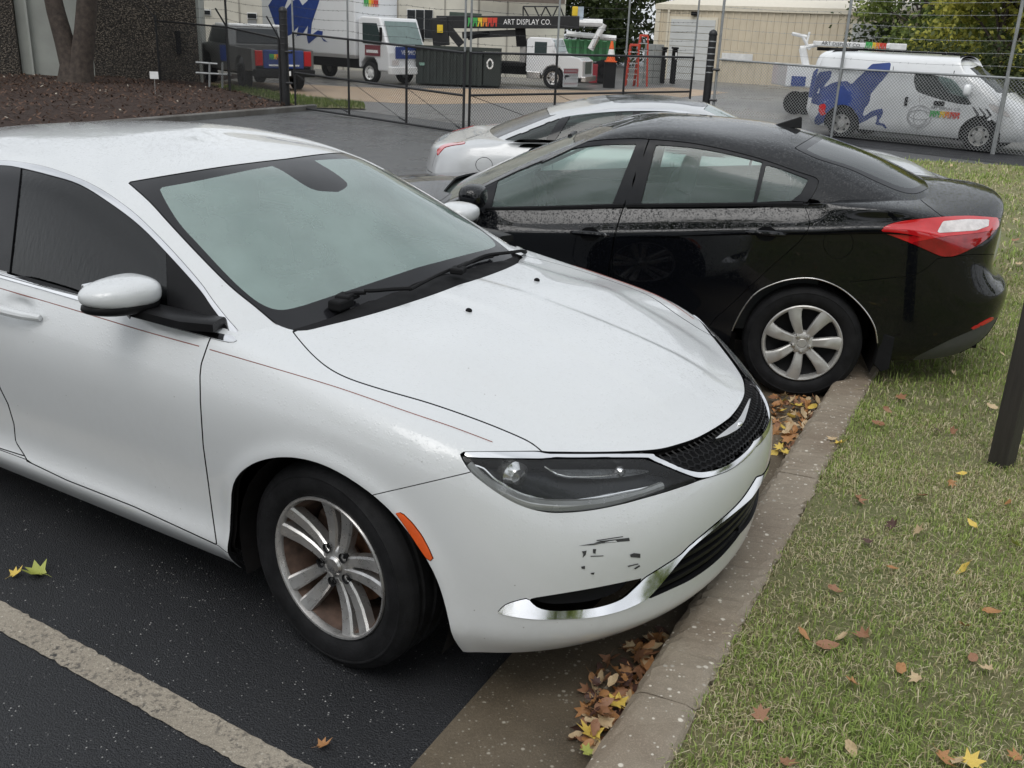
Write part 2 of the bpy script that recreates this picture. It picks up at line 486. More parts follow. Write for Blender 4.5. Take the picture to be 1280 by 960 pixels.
M['glass_car'] = glass('glass_car', (.66, .80, .76), .20, (.42, .52, .50), streak=.05)
M['glass_rear'] = glass('glass_rear', (.30, .38, .36), .06, (.25, .32, .30), drops=.12)
M['glass_lens'] = glass('glass_lens', (.92, .93, .93), .03, (.5, .5, .5), ior=1.28)
M['lamp_black'] = flat('lamp_black', (.014, .016, .020), .3, spec=.3)
M['lamp_grey'] = flat('lamp_grey', (.10, .105, .11), .3, .5, var=.3, scale=25)
M['guide'] = flat('guide', (.34, .35, .35), .25, .3, var=.15)
M['glass_back'] = glass('glass_back', (.30, .38, .36), .05, (.25, .32, .30), drops=.02, ior=2.0)
M['frit'] = flat('frit', (.012, .012, .014), .16, var=.1, spec=.35)
M['seat_dark'] = flat('seat_dark', (.045, .047, .048), .85, var=.2, spec=.12)
M['seat_grey'] = flat('seat_grey', (.13, .135, .135), .85, var=.2)
M['dash_dark'] = flat('dash_dark', (.055, .056, .057), .7, var=.2, spec=.12)
M['headliner'] = flat('headliner', (.36, .37, .36), .9, var=.08)
M['lamp_red'] = flat('lamp_red', (.52, .008, .012), .08, coat=1.0, var=.12, scale=10)
M['lamp_deep'] = flat('lamp_deep', (.27, .004, .008), .08, coat=1.0, var=.25, scale=18)
M['lamp_clear'] = flat('lamp_clear', (.62, .58, .57), .12, coat=1.0, var=.2, scale=30)
M['lamp_amber'] = flat('lamp_amber', (.70, .10, .015), .14, coat=1.0, var=.12, scale=30)
M['reflector'] = flat('reflector', (.72, .72, .73), .15, .9, var=.1)
M['pin_stripe'] = flat('pin_stripe', (.32, .14, .12), .5)
M['scuff'] = flat('scuff', (.04, .04, .042), .7, var=.4, scale=60)
M['white_plain'] = flat('white_plain', (.74, .74, .73), .5)
M['blue_art'] = flat('blue_art', (.022, .05, .21), .4, var=.15)
M['text_white'] = flat('text_white', (.78, .78, .78), .6)
M['text_black'] = flat('text_black', (.03, .03, .035), .6)
M['logo_green'] = flat('logo_green', (.06, .36, .09), .5)
M['logo_yellow'] = flat('logo_yellow', (.75, .52, .03), .5)
M['logo_orange'] = flat('logo_orange', (.75, .22, .03), .5)
M['logo_red'] = flat('logo_red', (.58, .05, .03), .5)
# ------------------------------------------------------------------ the setting
KA = np.array([.23, 1.96]); KT_ = np.array([.450, .893]); KN = np.array([.893, -.450])     # kerb line: a point on it, along it, towards the lawn
def kb(s, n): p = KA+KT_*s+KN*n; return (float(p[0]), float(p[1]))

def asphalt_mat(name, base, speck=1.0, wet=.35, scale=1.0, spec=.4):
    m, nt, b, o = new_mat(name); co = coords(nt)
    big = noise(nt, co, .35*scale, 5, .6); mid = noise(nt, co, 3.0*scale, 5, .6); fine = noise(nt, co, 160, 3, .7)
    c = mixc(nt, mid, tuple(x*.72 for x in base), tuple(x*1.3 for x in base))
    c = mixc(nt, ramp(nt, fine, [(.42, 0.0), (.75, .55)]), c, tuple(min(1, x*2.6+.02) for x in base))
    v = _n(nt, 'ShaderNodeTexVoronoi', Scale=105.0, Randomness=1.0); nt.links.new(co, v.inputs['Vector'])
    sep = nt.nodes.new('ShaderNodeSeparateColor'); nt.links.new(v.outputs['Color'], sep.inputs['Color'])
    pick = ramp(nt, sep.outputs[0], [(.895, 0.0), (.905, 1.0)])
    patch = ramp(nt, noise(nt, co, 2.4, 4, .6), [(.42, .12), (.64, 1.0)])
    dot = ramp(nt, v.outputs['Distance'], [(.16, 1.0), (.30, 0.0)])
    k = math_(nt, 'MULTIPLY', math_(nt, 'MULTIPLY', pick, dot), math_(nt, 'MULTIPLY', patch, speck))
    c = mixc(nt, k, c, (.75, .74, .71))
    nt.links.new(c, b.inputs['Base Color'])
    r = ramp(nt, math_(nt, 'ADD', math_(nt, 'MULTIPLY', big, .7), math_(nt, 'MULTIPLY', mid, .3)), [(.36, wet*.55), (.62, min(1, wet+.28))])
    nt.links.new(r, b.inputs['Roughness']); b.inputs['Specular IOR Level'].default_value = spec
    vb = _n(nt, 'ShaderNodeTexVoronoi', Scale=210.0); nt.links.new(co, vb.inputs['Vector'])
    h = math_(nt, 'ADD', math_(nt, 'MULTIPLY', vb.outputs['Distance'], -1.0), math_(nt, 'MULTIPLY', noise(nt, co, 420, 2), .6))
    bump(nt, b, h, .75, .0042)
    return m
def aggregate_mat(name, base, pebble, scale=70, amt=.7, stain=(.05, .04, .03), rough=.6):
    """weathered concrete with pebbles showing"""
    m, nt, b, o = new_mat(name); co = coords(nt)
    c = mixc(nt, noise(nt, co, 5, 6, .65), tuple(x*.6 for x in base), tuple(min(1, x*1.35) for x in base))
    c = mixc(nt, ramp(nt, noise(nt, co, 1.3, 5, .6), [(.42, 0.0), (.7, .8)]), c, stain)
    c = mixc(nt, ramp(nt, noise(nt, co, 220, 3, .7), [(.5, 0.0), (.72, .45)]), c, tuple(min(1, x*1.9) for x in base))
    for sc, lim in ((scale, .80), (scale*.55, .90)):
        v = _n(nt, 'ShaderNodeTexVoronoi', Scale=sc, Randomness=1.0); nt.links.new(co, v.inputs['Vector'])
        sep = nt.nodes.new('ShaderNodeSeparateColor'); nt.links.new(v.outputs['Color'], sep.inputs['Color'])
        k = math_(nt, 'MULTIPLY', ramp(nt, sep.outputs[1], [(lim, 0.0), (lim+.02, 1.0)]), ramp(nt, v.outputs['Distance'], [(.20, 1.0), (.34, 0.0)]))
        pc = mixc(nt, sep.outputs[2], pebble, tuple(x*.55 for x in pebble))
        c = mixc(nt, math_(nt, 'MULTIPLY', k, amt), c, pc)
    nt.links.new(c, b.inputs['Base Color']); nt.links.new(ramp(nt, noise(nt, co, 3, 4), [(.3, rough-.18), (.7, rough+.2)]), b.inputs['Roughness'])
    bump(nt, b, noise(nt, co, 90, 5, .7), .6, .006); return m
M['asphalt'] = asphalt_mat('asphalt', (.019, .0197, .022), .9, .38, spec=.32)
M['wet_drive'] = asphalt_mat('wet_drive', (.060, .061, .063), .15, .22, .5, spec=.5)
M['paint_line'] = aggregate_mat('paint_line', (.40, .36, .30), (.62, .58, .50), 110, .9, (.20, .18, .155), .6)
def worn_paint():
    m = aggregate_mat('paint_worn', (.38, .335, .27), (.60, .55, .46), 120, .9, (.20, .17, .135), .6); nt = m.node_tree; b = nt.nodes['Principled BSDF']; co = coords(nt)
    src = b.inputs['Base Color'].links[0].from_socket
    k = math_(nt, 'MULTIPLY', ramp(nt, noise(nt, co, 60, 5, .75), [(.50, 0.0), (.60, 1.0)]), ramp(nt, noise(nt, co, 5, 4, .6), [(.40, .15), (.65, 1.0)]))
    nt.links.new(mixc(nt, k, src, (.035, .034, .033)), b.inputs['Base Color']); return m
M['paint_line'] = worn_paint()
M['gutter'] = aggregate_mat('gutter', (.14, .112, .078), (.48, .44, .36), 85, .8, (.035, .028, .020), .45)
M['kerb'] = aggregate_mat('kerb', (.27, .228, .175), (.70, .65, .56), 70, 1.0, (.15, .105, .07), .55)

def sheet(name, pts, z, mat, kind='structure', sub=0):
    mb = MB(); mb.add([(x, y, z) for x, y in pts], [tuple(range(len(pts)))]); o = mb.build(name, mat); tag(o, kind=kind); return o
sheet('car_park', [(-250, -60), (250, -60), (250, 400), (-250, 400)], 0, M['asphalt'])
# bay lines, worn at the edges
def worn_strip(name, a, b, w, z, mat, n=260):
    a = np.array(a); b = np.array(b); t = (b-a)/np.linalg.norm(b-a); nn = np.array([-t[1], t[0]]); mb = MB(); L = []; Rr = []
    for i in range(n+1):
        p = a+(b-a)*i/n; j1, j2 = RNG.normal(0, .0018, 2)
        L.append((*(p+nn*(w/2+j1)), z)); Rr.append((*(p-nn*(w/2+j2)), z))
    mb.add(L+Rr, [(i, n+1+i, n+2+i, i+1) for i in range(n)]); o = mb.build(name, mat); tag(o, kind='structure'); return o
g0, g1, g2, g3 = ground((0, 752)), ground((385, 958)), ground((0, 789)), ground((325, 960))
c0 = (g0+g2)[:2]/2; dl = (g1-g0)[:2]; dl /= np.linalg.norm(dl)
worn_strip('bay_line', c0-dl*3.2, c0+dl*2.05, .100, .004, M['paint_line'])
off = np.array([-dl[1], dl[0]])
worn_strip('bay_line', c0-dl*3.2+off*2.75, c0+dl*2.1+off*2.75, .11, .004, M['paint_line'])
# gutter and kerb sections
def extr(name, prof, s0, s1, mat, parent=None, n=1, jit=0.0):
    mb = MB(); ss = np.linspace(s0, s1, n+1)
    vs = []
    for s in ss:
        for j_, (u, z) in enumerate(prof): jj = jit*RNG.normal(0, 1, 2) if z > .05 else (0, 0); vs.append((*kb(s, u+jj[0]), z+jj[1]*.6))
    k = len(prof); fs = [(i*k+j, i*k+j+1, (i+1)*k+j+1, (i+1)*k+j) for i in range(n) for j in range(k-1)]
    fs += [tuple(range(k)), tuple(n*k+j for j in range(k))[::-1]]
    mb.add(vs, fs); return mb.build(name, mat, parent)
gut = tag(extr('gutter', [(-.46, -.05), (-.46, .006), (-.30, .008), (-.02, .012), (-.02, -.05)], -4, 9.65, M['gutter']), kind='structure')
kprof = [(-.028, -.06), (-.022, .085), (-.012, .112), (.006, .126), (.03, .131), (.14, .134), (.162, .130), (.172, .118), (.176, -.06)]
kroot = tag(extr('kerb', kprof, -4, .35, M['kerb'], None, 60, .0035), kind='structure')
edges = [.358, 2.06, 3.55, 6.6, 9.65]
for a, b in zip(edges[:-1], edges[1:]): extr('kerb_section', kprof, a, b-.008, M['kerb'], kroot, 60, .0035)

# lawn
def lawn_mat():
    m, nt, b, o = new_mat('lawn_soil'); co = coords(nt)
    c = mixc(nt, noise(nt, co, 9, 6, .7), (.15, .165, .055), (.36, .31, .17))
    c = mixc(nt, ramp(nt, noise(nt, co, 1.1, 4, .6), [(.4, 0.0), (.65, .7)]), c, (.14, .18, .055))
    c = mixc(nt, ramp(nt, noise(nt, co, 60, 4, .7), [(.45, 0.0), (.7, .6)]), c, (.36, .31, .19))
    nt.links.new(c, b.inputs['Base Color']); b.inputs['Roughness'].default_value = .9; bump(nt, b, noise(nt, co, 70, 5, .75), .9, .03); return m
M['lawn'] = lawn_mat()
lawn_edge = [kb(-4, .172), kb(9.65, .172), kb(10.5, -.25), tuple(ground((1095, 207), .11)[:2]), tuple(ground((1125, 200), .11)[:2]), tuple(ground((1200, 203.5), .11)[:2]), tuple(ground((1280, 208), .11)[:2]), (30, 6.5), (60, 0), (60, -20), kb(-12, 3)]
sheet('lawn', lawn_edge, .112, M['lawn'])
def attr_mat(name, rough=.75, trans=.25, attr='tint'):
    m, nt, b, o = new_mat(name); at = _n(nt, 'ShaderNodeAttribute', attribute_name=attr)
    nt.links.new(at.outputs['Color'], b.inputs['Base Color']); b.inputs['Roughness'].default_value = rough; b.inputs['Specular IOR Level'].default_value = .3
    if trans:
        tr = _n(nt, 'ShaderNodeBsdfTranslucent'); nt.links.new(at.outputs['Color'], tr.inputs['Color'])
        mx = _n(nt, 'ShaderNodeMixShader', Fac=trans); nt.links.new(b.outputs[0], mx.inputs[1]); nt.links.new(tr.outputs[0], mx.inputs[2]); nt.links.new(mx.outputs[0], o.inputs['Surface'])
    return m
M['blade'] = attr_mat('blade', .7, .25); M['leaf'] = attr_mat('leaf', .6, .3)
def mesh_np(name, V, Fidx, col, mat, parent=None, quad=True, smooth=False):
    """fast mesh from arrays; Fidx (m,k); col per vertex (n,3)"""
    me = bpy.data.meshes.new(name); n = len(V); m, k = Fidx.shape
    me.vertices.add(n); me.vertices.foreach_set('co', V.astype(np.float32).ravel())
    me.loops.add(m*k); me.loops.foreach_set('vertex_index', Fidx.astype(np.int32).ravel())
    me.polygons.add(m); me.polygons.foreach_set('loop_start', np.arange(0, m*k, k, dtype=np.int32))
    me.update(calc_edges=True)
    if smooth: me.polygons.foreach_set('use_smooth', np.ones(m, bool))
    if col is not None:
        a = me.color_attributes.new('tint', 'FLOAT_COLOR', 'POINT'); a.data.foreach_set('color', np.concatenate([col, np.ones((n, 1))], 1).astype(np.float32).ravel())
    return link(name, me, mat, parent)
def vnoise(P, sc, seed=0):
    """cheap smooth value noise for tint patches"""
    r = np.random.default_rng(seed); K = r.normal(0, 1, (10, 2)); ph = r.uniform(0, 6.28, 10); s = 0
    for i in range(10): s = s+np.sin((P*sc*(.6+.25*i))@K[i]+ph[i])/(1+.35*i)
    return s/2.6
def blades(P, h, w, lean, cols, z0):
    """P (n,2) roots; two-segment blades"""
    n = len(P); a = RNG.uniform(0, 6.283, n); d = np.stack([np.cos(a), np.sin(a)], 1); sd = np.stack([-d[:, 1], d[:, 0]], 1)
    h = h[:, None]; ln = lean[:, None]
    z = np.zeros((n, 1))
    mk = lambda xy, zz: np.concatenate([xy, z0[:, None]+zz], 1)
    wv = (w[:, None]*sd)/2
    b0 = mk(P-wv, z-.01); b1 = mk(P+wv, z-.01)
    m = P+d*h*ln*.35; mz = h*(1-.25*ln)*.6
    m0 = mk(m-wv*.8, mz); m1 = mk(m+wv*.8, mz)
    t = mk(P+d*h*ln, h*np.maximum(.12, 1-.75*ln))
    V = np.stack([b0, b1, m1, m0, t], 1).reshape(-1, 3); i = np.arange(n)[:, None]*5
    F3 = np.concatenate([i+np.array([[0, 1, 2]]), i+np.array([[0, 2, 3]]), i+np.array([[3, 2, 4]])], 0)
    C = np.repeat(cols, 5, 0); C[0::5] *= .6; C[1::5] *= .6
    return V, F3, C
def scatter_lawn():
    out = []
    def region(n, s0, s1, n0, n1, pw=1.0):
        s = RNG.uniform(s0, s1, n); u = n0+(n1-n0)*RNG.random(n)**pw
        return KA+s[:, None]*KT_+u[:, None]*KN
    for cnt, (s0, s1, n0, n1), hh, ww in ((190000, (-1.0, 3.2, .150, 2.0), .030, .0028), (90000, (2.8, 7.0, .168, 4.2), .036, .0042), (60000, (6.5, 17.5, -2.5, 6.5), .055, .011), (70000, (-2.5, 4.0, 2.0, 4.2), .034, .0045), (45000, (3.2, 9.0, 4.2, 8.0), .042, .007), (30000, (8.0, 17.0, 6.5, 12.0), .06, .013)):
        P = region(cnt, s0, s1, n0, n1); P = P[dist_poly(P, np.array(lawn_edge)) < .012]
        q, dep = project(np.concatenate([P, np.full((len(P), 1), .14)], 1))
        P = P[(q[:, 0] > -40) & (q[:, 0] < 2600) & (q[:, 1] > 120) & (q[:, 1] < 1600)]
        pat = vnoise(P, 2.2, 3); pat2 = vnoise(P, 7.0, 5)
        dens = .55+.35*pat+.25*pat2; keep = RNG.random(len(P)) < np.clip(dens, .12, 1); P = P[keep]; pat = pat[keep]; pat2 = pat2[keep]; n = len(P)
        h = hh*np.clip(RNG.lognormal(0, .38, n)*(1+.25*pat), .3, 2.4); w = ww*RNG.uniform(.7, 1.4, n); lean = np.clip(RNG.normal(.65, .35, n), .05, 1.35)
        g = RNG.random((n, 1)); straw = (RNG.random(n) < np.clip(.36-.20*pat+.18*pat2, .06, .85))
        c = np.array([[.17, .25, .05]])*(1-g)+np.array([[.44, .54, .16]])*g
        st = np.array([[.42, .35, .18]])*(1-g)+np.array([[.78, .70, .48]])*g
        c = np.where(straw[:, None], st, c); lean = np.where(straw, lean+.35, lean)
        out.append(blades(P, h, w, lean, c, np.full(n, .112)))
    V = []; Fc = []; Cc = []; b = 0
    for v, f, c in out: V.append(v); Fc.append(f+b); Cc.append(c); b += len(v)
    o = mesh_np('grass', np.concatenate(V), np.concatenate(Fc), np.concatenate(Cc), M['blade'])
    tag(o, 'short patchy green and straw-coloured lawn grass beside the kerb', 'grass', kind='stuff')
scatter_lawn()

# mulch bed, far paving and the green strip by the gate
def mulch_mat():
    m, nt, b, o = new_mat('mulch'); co = coords(nt)
    c = mixc(nt, noise(nt, co, 22, 6, .75), (.018, .010, .007), (.11, .058, .040)); c = mixc(nt, noise(nt, co, .6, 4), c, (.05, .032, .025))
    nt.links.new(c, b.inputs['Base Color']); b.inputs['Roughness'].default_value = .95; bump(nt, b, noise(nt, co, 25, 6, .8), 1.0, .08); return m
M['mulch'] = mulch_mat()
e0 = np.array([-4.84, 22.12]); e1 = np.array([-6.3, 19.0]); ed = (e1-e0)/np.linalg.norm(e1-e0)
mp = [tuple(e0), tuple(e0+ed*16), (-60, 6), (-60, 60), (-10.5, 60), (-9.2, 29.5), (-7.6, 26.6), (-5.3, 22.9)]
def mound(name, poly, z, hmax, mat, step=.5):
    """a bed with an uneven top"""
    A = np.array(poly); lo, hi = A.min(0), A.max(0); lo = np.maximum(lo, [-26, 4]); hi = np.minimum(hi, [60, 34])
    xs = np.arange(lo[0], hi[0]+step, step); ys = np.arange(lo[1], hi[1]+step, step)
    X, Y = np.meshgrid(xs, ys); Q = np.stack([X.ravel(), Y.ravel()], 1); d = -dist_poly(Q, A)
    Z = z+hmax*np.clip(d/2.5, 0, 1)+.03*vnoise(Q, 1.3, 8)*np.clip(d/.5, 0, 1)-np.clip(-d, 0, .6)*1.5
    V = np.concatenate([Q, Z[:, None]], 1); nx = len(xs); I = np.arange(len(Q)).reshape(len(ys), nx)
    F4 = np.stack([I[:-1, :-1].ravel(), I[:-1, 1:].ravel(), I[1:, 1:].ravel(), I[1:, :-1].ravel()], 1)
    F4 = F4[(d[F4] > -.6).any(1)]
    return mesh_np(name, V, F4, None, mat, smooth=True)
tag(mound('mulch_bed', mp, .06, .10, M['mulch']), kind='structure')
# bark chips lying on the bed
def chips():
    n = 9000; Q = np.stack([RNG.uniform(-16, -4.8, n), RNG.uniform(12.5, 29, n)], 1); d = -dist_poly(Q, np.array(mp)); Q = Q[d > .1]; d = d[d > .1]; n = len(Q)
    Z = .06+.10*np.clip(d/2.5, -.4, 1)+.03*vnoise(Q, 1.3, 8)+.012
    a = RNG.uniform(0, 6.28, n); L = RNG.uniform(.02, .06, n); W = L*.35; up = RNG.uniform(-.03, .03, n)
    dx = np.stack([np.cos(a), np.sin(a)], 1)*L[:, None]; dy = np.stack([-np.sin(a), np.cos(a)], 1)*W[:, None]
    c = [np.concatenate([Q+sx*dx+sy*dy, (Z+sx*up)[:, None]], 1) for sx, sy in ((-1, -1), (1, -1), (1, 1), (-1, 1))]
    V = np.stack(c, 1).reshape(-1, 3); F4 = np.arange(n*4).reshape(-1, 4)
    t = RNG.random((n, 1)); col = np.array([[.03, .018, .012]])*(1-t)+np.array([[.17, .10, .07]])*t; col[RNG.random(n) < .02] = (.45, .40, .33)
    tag(mesh_np('bark_chips', V, F4, np.repeat(col, 4, 0), M['blade']), 'dark brown bark chips covering the planting bed', 'mulch', kind='stuff')
chips()
# kerb of the bed
mb = MB(); q = e0-ed*.3; nn = np.array([-ed[1], ed[0]])
vs = []
for s in (0, 16.5):
    for u, z in ((0, -.05), (.01, .10), (.03, .12), (.13, .12), (.15, .10), (.15, -.05)):
        p = q+ed*s+nn*(u-.02); vs.append((p[0], p[1], z))
mb.add(vs, [(j, j+1, 6+j+1, 6+j) for j in range(5)]+[(0, 1, 2, 3, 4, 5), (11, 10, 9, 8, 7, 6)])
tag(mb.build('bed_kerb', aggregate_mat('old_kerb', (.15, .145, .135), (.4, .38, .34), 60, .5)), kind='structure')
M['pale_paving'] = aggregate_mat('pale_paving', (.42, .31, .21), (.5, .4, .3), 8, .4, (.30, .22, .15), .5)
M['yard'] = asphalt_mat('yard', (.15, .147, .143), .2, .28, .4)
sheet('driveway', [tuple(e0), tuple(e0+ed*16), (-9, 6.5), (-3.5, 9.3), kb(9.65, -.47), kb(12, -.3), (9.0, 17.0), (6.6, 21.2), (4.0, 22.2), (-1.0, 20.2), (-4.6, 23.1)], .004, M['wet_drive'])
sheet('yard_paving', [(-30, 26.2), (-4.6, 23.2), (-1.0, 20.2), (4.0, 22.2), (6.5, 21.4), (14, 15.2), (40, 10), (90, 60), (60, 120), (-60, 120), (-60, 40)], .004, M['yard'])
sheet('pale_apron', [ (-10.5, 29.0), (-6.6, 27.0), (-4.1, 25.4), (-2.6, 25.2), (0.2, 27.4), (3.0, 29.6), (4.4, 31.5), (7.5, 37.0), (5.6, 39.0), (2.5, 34.6), (-1, 33.2), (-4.2, 31.0), (-7.0, 31.3), (-11, 31.6)], .008, M['pale_paving'])
sheet('fence_strip', [(5.2, 20.6), (8.4, 17.1), (20, 11.3), (30, 7.0), (31, 8.6), (20, 13.4), (9.6, 19.9), (7.2, 21.9)], .009, M['asphalt'])
# grass strip inside the gate
def strip_grass():
    poly = np.array([(-8.9, 28.3), (-7.4, 26.4), (-5.2, 23.0), (-4.9, 22.6), (-3.6, 22.9), (-3.9, 24.6), (-5.4, 25.6), (-6.6, 26.9), (-8.2, 28.6)])
    sheet('grass_verge', [tuple(p) for p in poly], .03, M['lawn'])
    n = 14000; Q = np.stack([RNG.uniform(-9, -3.4, n), RNG.uniform(22.4, 28.7, n)], 1); Q = Q[dist_poly(Q, poly) < -.02]; n = len(Q)
    g = RNG.random((n, 1)); c = np.array([[.07, .12, .02]])*(1-g)+np.array([[.20, .26, .06]])*g
    v, f, c = blades(Q, .09*RNG.lognormal(0, .3, n), .014*RNG.uniform(.7, 1.3, n), np.clip(RNG.normal(.5, .3, n), .05, 1.2), c, np.full(n, .03))
    tag(mesh_np('verge_grass', v, f, c, M['blade']), 'green grass verge between the planting bed and the gate', 'grass', kind='stuff')
strip_grass()
# ------------------------------------------------------------------ cars: shared builders
class Frame:
    """a vehicle's place: origin on the ground under the axle, forward axis, and which side faces the camera"""
    def __init__(s, origin, yaw, sign):
        s.o = np.array(origin, float); s.yaw = yaw; s.sign = sign
        s.fw = np.array([math.cos(yaw), math.sin(yaw), 0]); s.lf = np.array([-s.fw[1], s.fw[0], 0])
    def world(s, P):
        P = np.atleast_2d(P); return s.o+P[:, :1]*s.fw+P[:, 1:2]*s.lf+P[:, 2:]*np.array([0, 0, 1.0])
    def un(s, px, x=None, y=None, z=None):
        o, d = px_ray(px); a = np.array([(o-s.o)@s.fw, (o-s.o)@s.lf, o[2]-s.o[2]]); b = np.array([d@s.fw, d@s.lf, d[2]])
        k, v = (0, x) if x is not None else (1, y) if y is not None else (2, z)
        return a+b*((v-a[k])/b[k])
    def ray(s, px):
        o, d = px_ray(px); a = np.array([(o-s.o)@s.fw, (o-s.o)@s.lf, o[2]-s.o[2]]); b = np.array([d@s.fw, d@s.lf, d[2]])
        return Vector(a), Vector(b).normalized()
    def field(s, poly, closed=True):
        """signed distance (metres) of half-body points to an outline read from the photograph"""
        poly = np.array(poly, float)
        def f(P):
            q, dep = project(s.world(P*np.array([1, s.sign, 1.0])))
            return dist_poly(q, poly, closed)*dep/CAM_F
        return f
    def facing(s, lim=.02):
        def w(c, n):
            m = np.array([1, s.sign, 1.0]); wc = s.world(c*m); wn = (n*m)
            wn = wn[:, :1]*s.fw+wn[:, 1:2]*s.lf+wn[:, 2:]*np.array([0, 0, 1.0])
            v = CAM_O-wc; v /= np.linalg.norm(v, axis=1, keepdims=True)
            return (wn*v).sum(1) > lim
        return w
def xz_field(poly):
    poly = np.array(poly, float)
    return lambda P: dist_poly(P[:, [0, 2]], poly)
def xy_field(poly):
    poly = np.array(poly, float)
    return lambda P: dist_poly(P[:, [0, 1]], poly)
def yz_field(poly):
    poly = np.array(poly, float)
    return lambda P: dist_poly(P[:, [1, 2]], poly)
def both(*ws):
    def w(c, n):
        m = np.ones(len(c), bool)
        for q in ws: m &= q(c, n)
        return m
    return w

def arch_flare(pos, poly_list, amt=.010, width=.035):
    P = pos.reshape(-1, 3)
    for poly in poly_list:
        d = dist_poly(P[:, [0, 2]], np.array(poly)); m = (P[:, 1] > .55) & (np.abs(d) < .15)
        P[m, 1] += amt*np.exp(-(d[m]/width)**2)
    return P.reshape(pos.shape)

def tyre(parent, r_out, r_in, w, n=72):
    mb = MB(); h = w/2
    prof = [(r_in-.006, h*.72), (r_in+.004, h*.84), (r_in+.014, h*.93), (r_in+.35*(r_out-r_in), h*1.03), (r_in+.62*(r_out-r_in), h*1.0),
            (r_in+.64*(r_out-r_in), h*1.012), (r_in+.68*(r_out-r_in), h*1.01), (r_in+.70*(r_out-r_in), h*.985),
            (r_out-.022, h*.93), (r_out-.010, h*.84), (r_out-.004, h*.72)]
    for g in (.46, 0, -.46):
        prof += [(r_out-.001, g*h+.012), (r_out-.008, g*h+.008), (r_out-.008, g*h-.008), (r_out-.001, g*h-.012)]
    prof += [(r, -y) for r, y in prof[10::-1]]
    mb.lathe(prof, n, 'y')
    t = mb.build('tyre', M['rubber'], parent)
    return t

def beam(mb, path, widths, depth, up=(0, 1, 0), smooth=True):
    """bar with a bevelled trapezoid section; path points on its outer face, 'up' = outward"""
    up = Vector(up); rings = []
    for i, p in enumerate(path):
        p = Vector(p); t = Vector(path[min(i+1, len(path)-1)])-Vector(path[max(i-1, 0)]); t.normalize()
        sd = t.cross(up); sd.normalize(); w = widths[i]/2
        rings.append([p+sd*w-up*depth, p+sd*w-up*.006, p+sd*w*.72, p-sd*w*.72, p-sd*w-up*.006, p-sd*w-up*depth])
    n = 6; vs = [q for r in rings for q in r]; fs = []
    for i in range(len(path)-1):
        for k in range(n): fs.append((i*n+k, i*n+(k+1) % n, (i+1)*n+(k+1) % n, (i+1)*n+k))
    fs += [tuple(range(n))[::-1], tuple((len(path)-1)*n+k for k in range(n))]
    mb.add(vs, fs, smooth)

def sweep_on(F, bvh, px, off):
    """points where the sight lines of pixels meet a surface, lifted off it"""
    out = []
    for p in px:
        o, d = F.ray(p); h = bvh.ray_cast(o, d)
        if h[0] is None: continue
        n = h[1] if h[1].dot(d) < 0 else -h[1]
        out.append(h[0]+n*off)
    return out
def mirror_bvh(skins, sign=1):
    V = []; Fc = []
    for s in skins:
        b = len(V); V += [tuple(p*np.array([1, sign, 1.0])) for p in s.P]
        Fc += [tuple(b+i for i in f) for f, l in zip(s.F, s.L) if l]
    return BVHTree.FromPolygons(V, Fc)

def full_bvh(skins):
    V = []; Fc = []
    for sg in (1, -1):
        for s in skins:
            b = len(V); V += [tuple(p*np.array([1, sg, 1.0])) for p in s.P]
            Fc += [tuple(b+i for i in f) for f, l in zip(s.F, s.L) if l]
    return BVHTree.FromPolygons(V, Fc)
def blob(name, c, r, mat, parent, p=2.6, n=(28, 16), fn=None):
    """superellipsoid, optionally reshaped by fn"""
    vs = []; fs = []; nu, nv = n
    sp = lambda a, e: math.copysign(abs(a)**e, a)
    e = 2/p
    for j in range(nv+1):
        th = -math.pi/2+math.pi*j/nv
        for i in range(nu):
            ph = 2*math.pi*i/nu
            q = [sp(math.cos(th), e)*sp(math.cos(ph), e)*r[0], sp(math.cos(th), e)*sp(math.sin(ph), e)*r[1], sp(math.sin(th), e)*r[2]]
            if fn: q = fn(q)
            vs.append((q[0]+c[0], q[1]+c[1], q[2]+c[2]))
    for j in range(nv):
        for i in range(nu): fs.append((j*nu+i, j*nu+(i+1) % nu, (j+1)*nu+(i+1) % nu, (j+1)*nu+i))
    mb = MB(); mb.add(vs, fs, True); o = mb.build(name, mat, parent)
    return o

def seat(parent, x, y, mat, w=.5, rec=.22, head=True, z0=.30):
    """front seat: cushion, raked backrest, headrest"""
    def rb(name, c, d, rx, par):
        mb = MB(); Mx = Matrix.Rotation(rx, 3, 'Y'); mb.box(c, d, M=Mx); o = mb.build(name, mat, par, bevel=min(d)*.42, segs=4)
        for p in o.data.polygons: p.use_smooth = True
        return o
    c = rb('seat_cushion', (x, y, z0+.09), (.52, w, .17), -.12, parent)
    rb('seat_back', (x-.30, y, z0+.42), (.16, w*.96, .62), -rec, parent)
    if head: rb('headrest', (x-.41, y, z0+.80), (.10, w*.56, .20), -rec*.6, parent)

def steering_wheel(parent, c, mat, tilt=.45):
    mb = MB(); R = .185; pts = [(0, R*math.cos(a), R*math.sin(a)) for a in [2*math.pi*k/36 for k in range(37)]]
    mb.tube(pts, .016, 8, caps=False); mb.lathe([(0.001, .03), (.06, .025), (.07, .0), (.06, -.03)], 20, 'x')
    for a in (0, math.pi, -math.pi/2): mb.tube([(0, .05*math.cos(a), .05*math.sin(a)), (0, R*math.cos(a), R*math.sin(a))], .016, 6)
    mb.rotate(Matrix.Rotation(tilt, 3, 'Y')); mb.v = [(a+c[0], b+c[1], d+c[2]) for a, b, d in mb.v]
    return mb.build('steering_wheel', mat, parent)
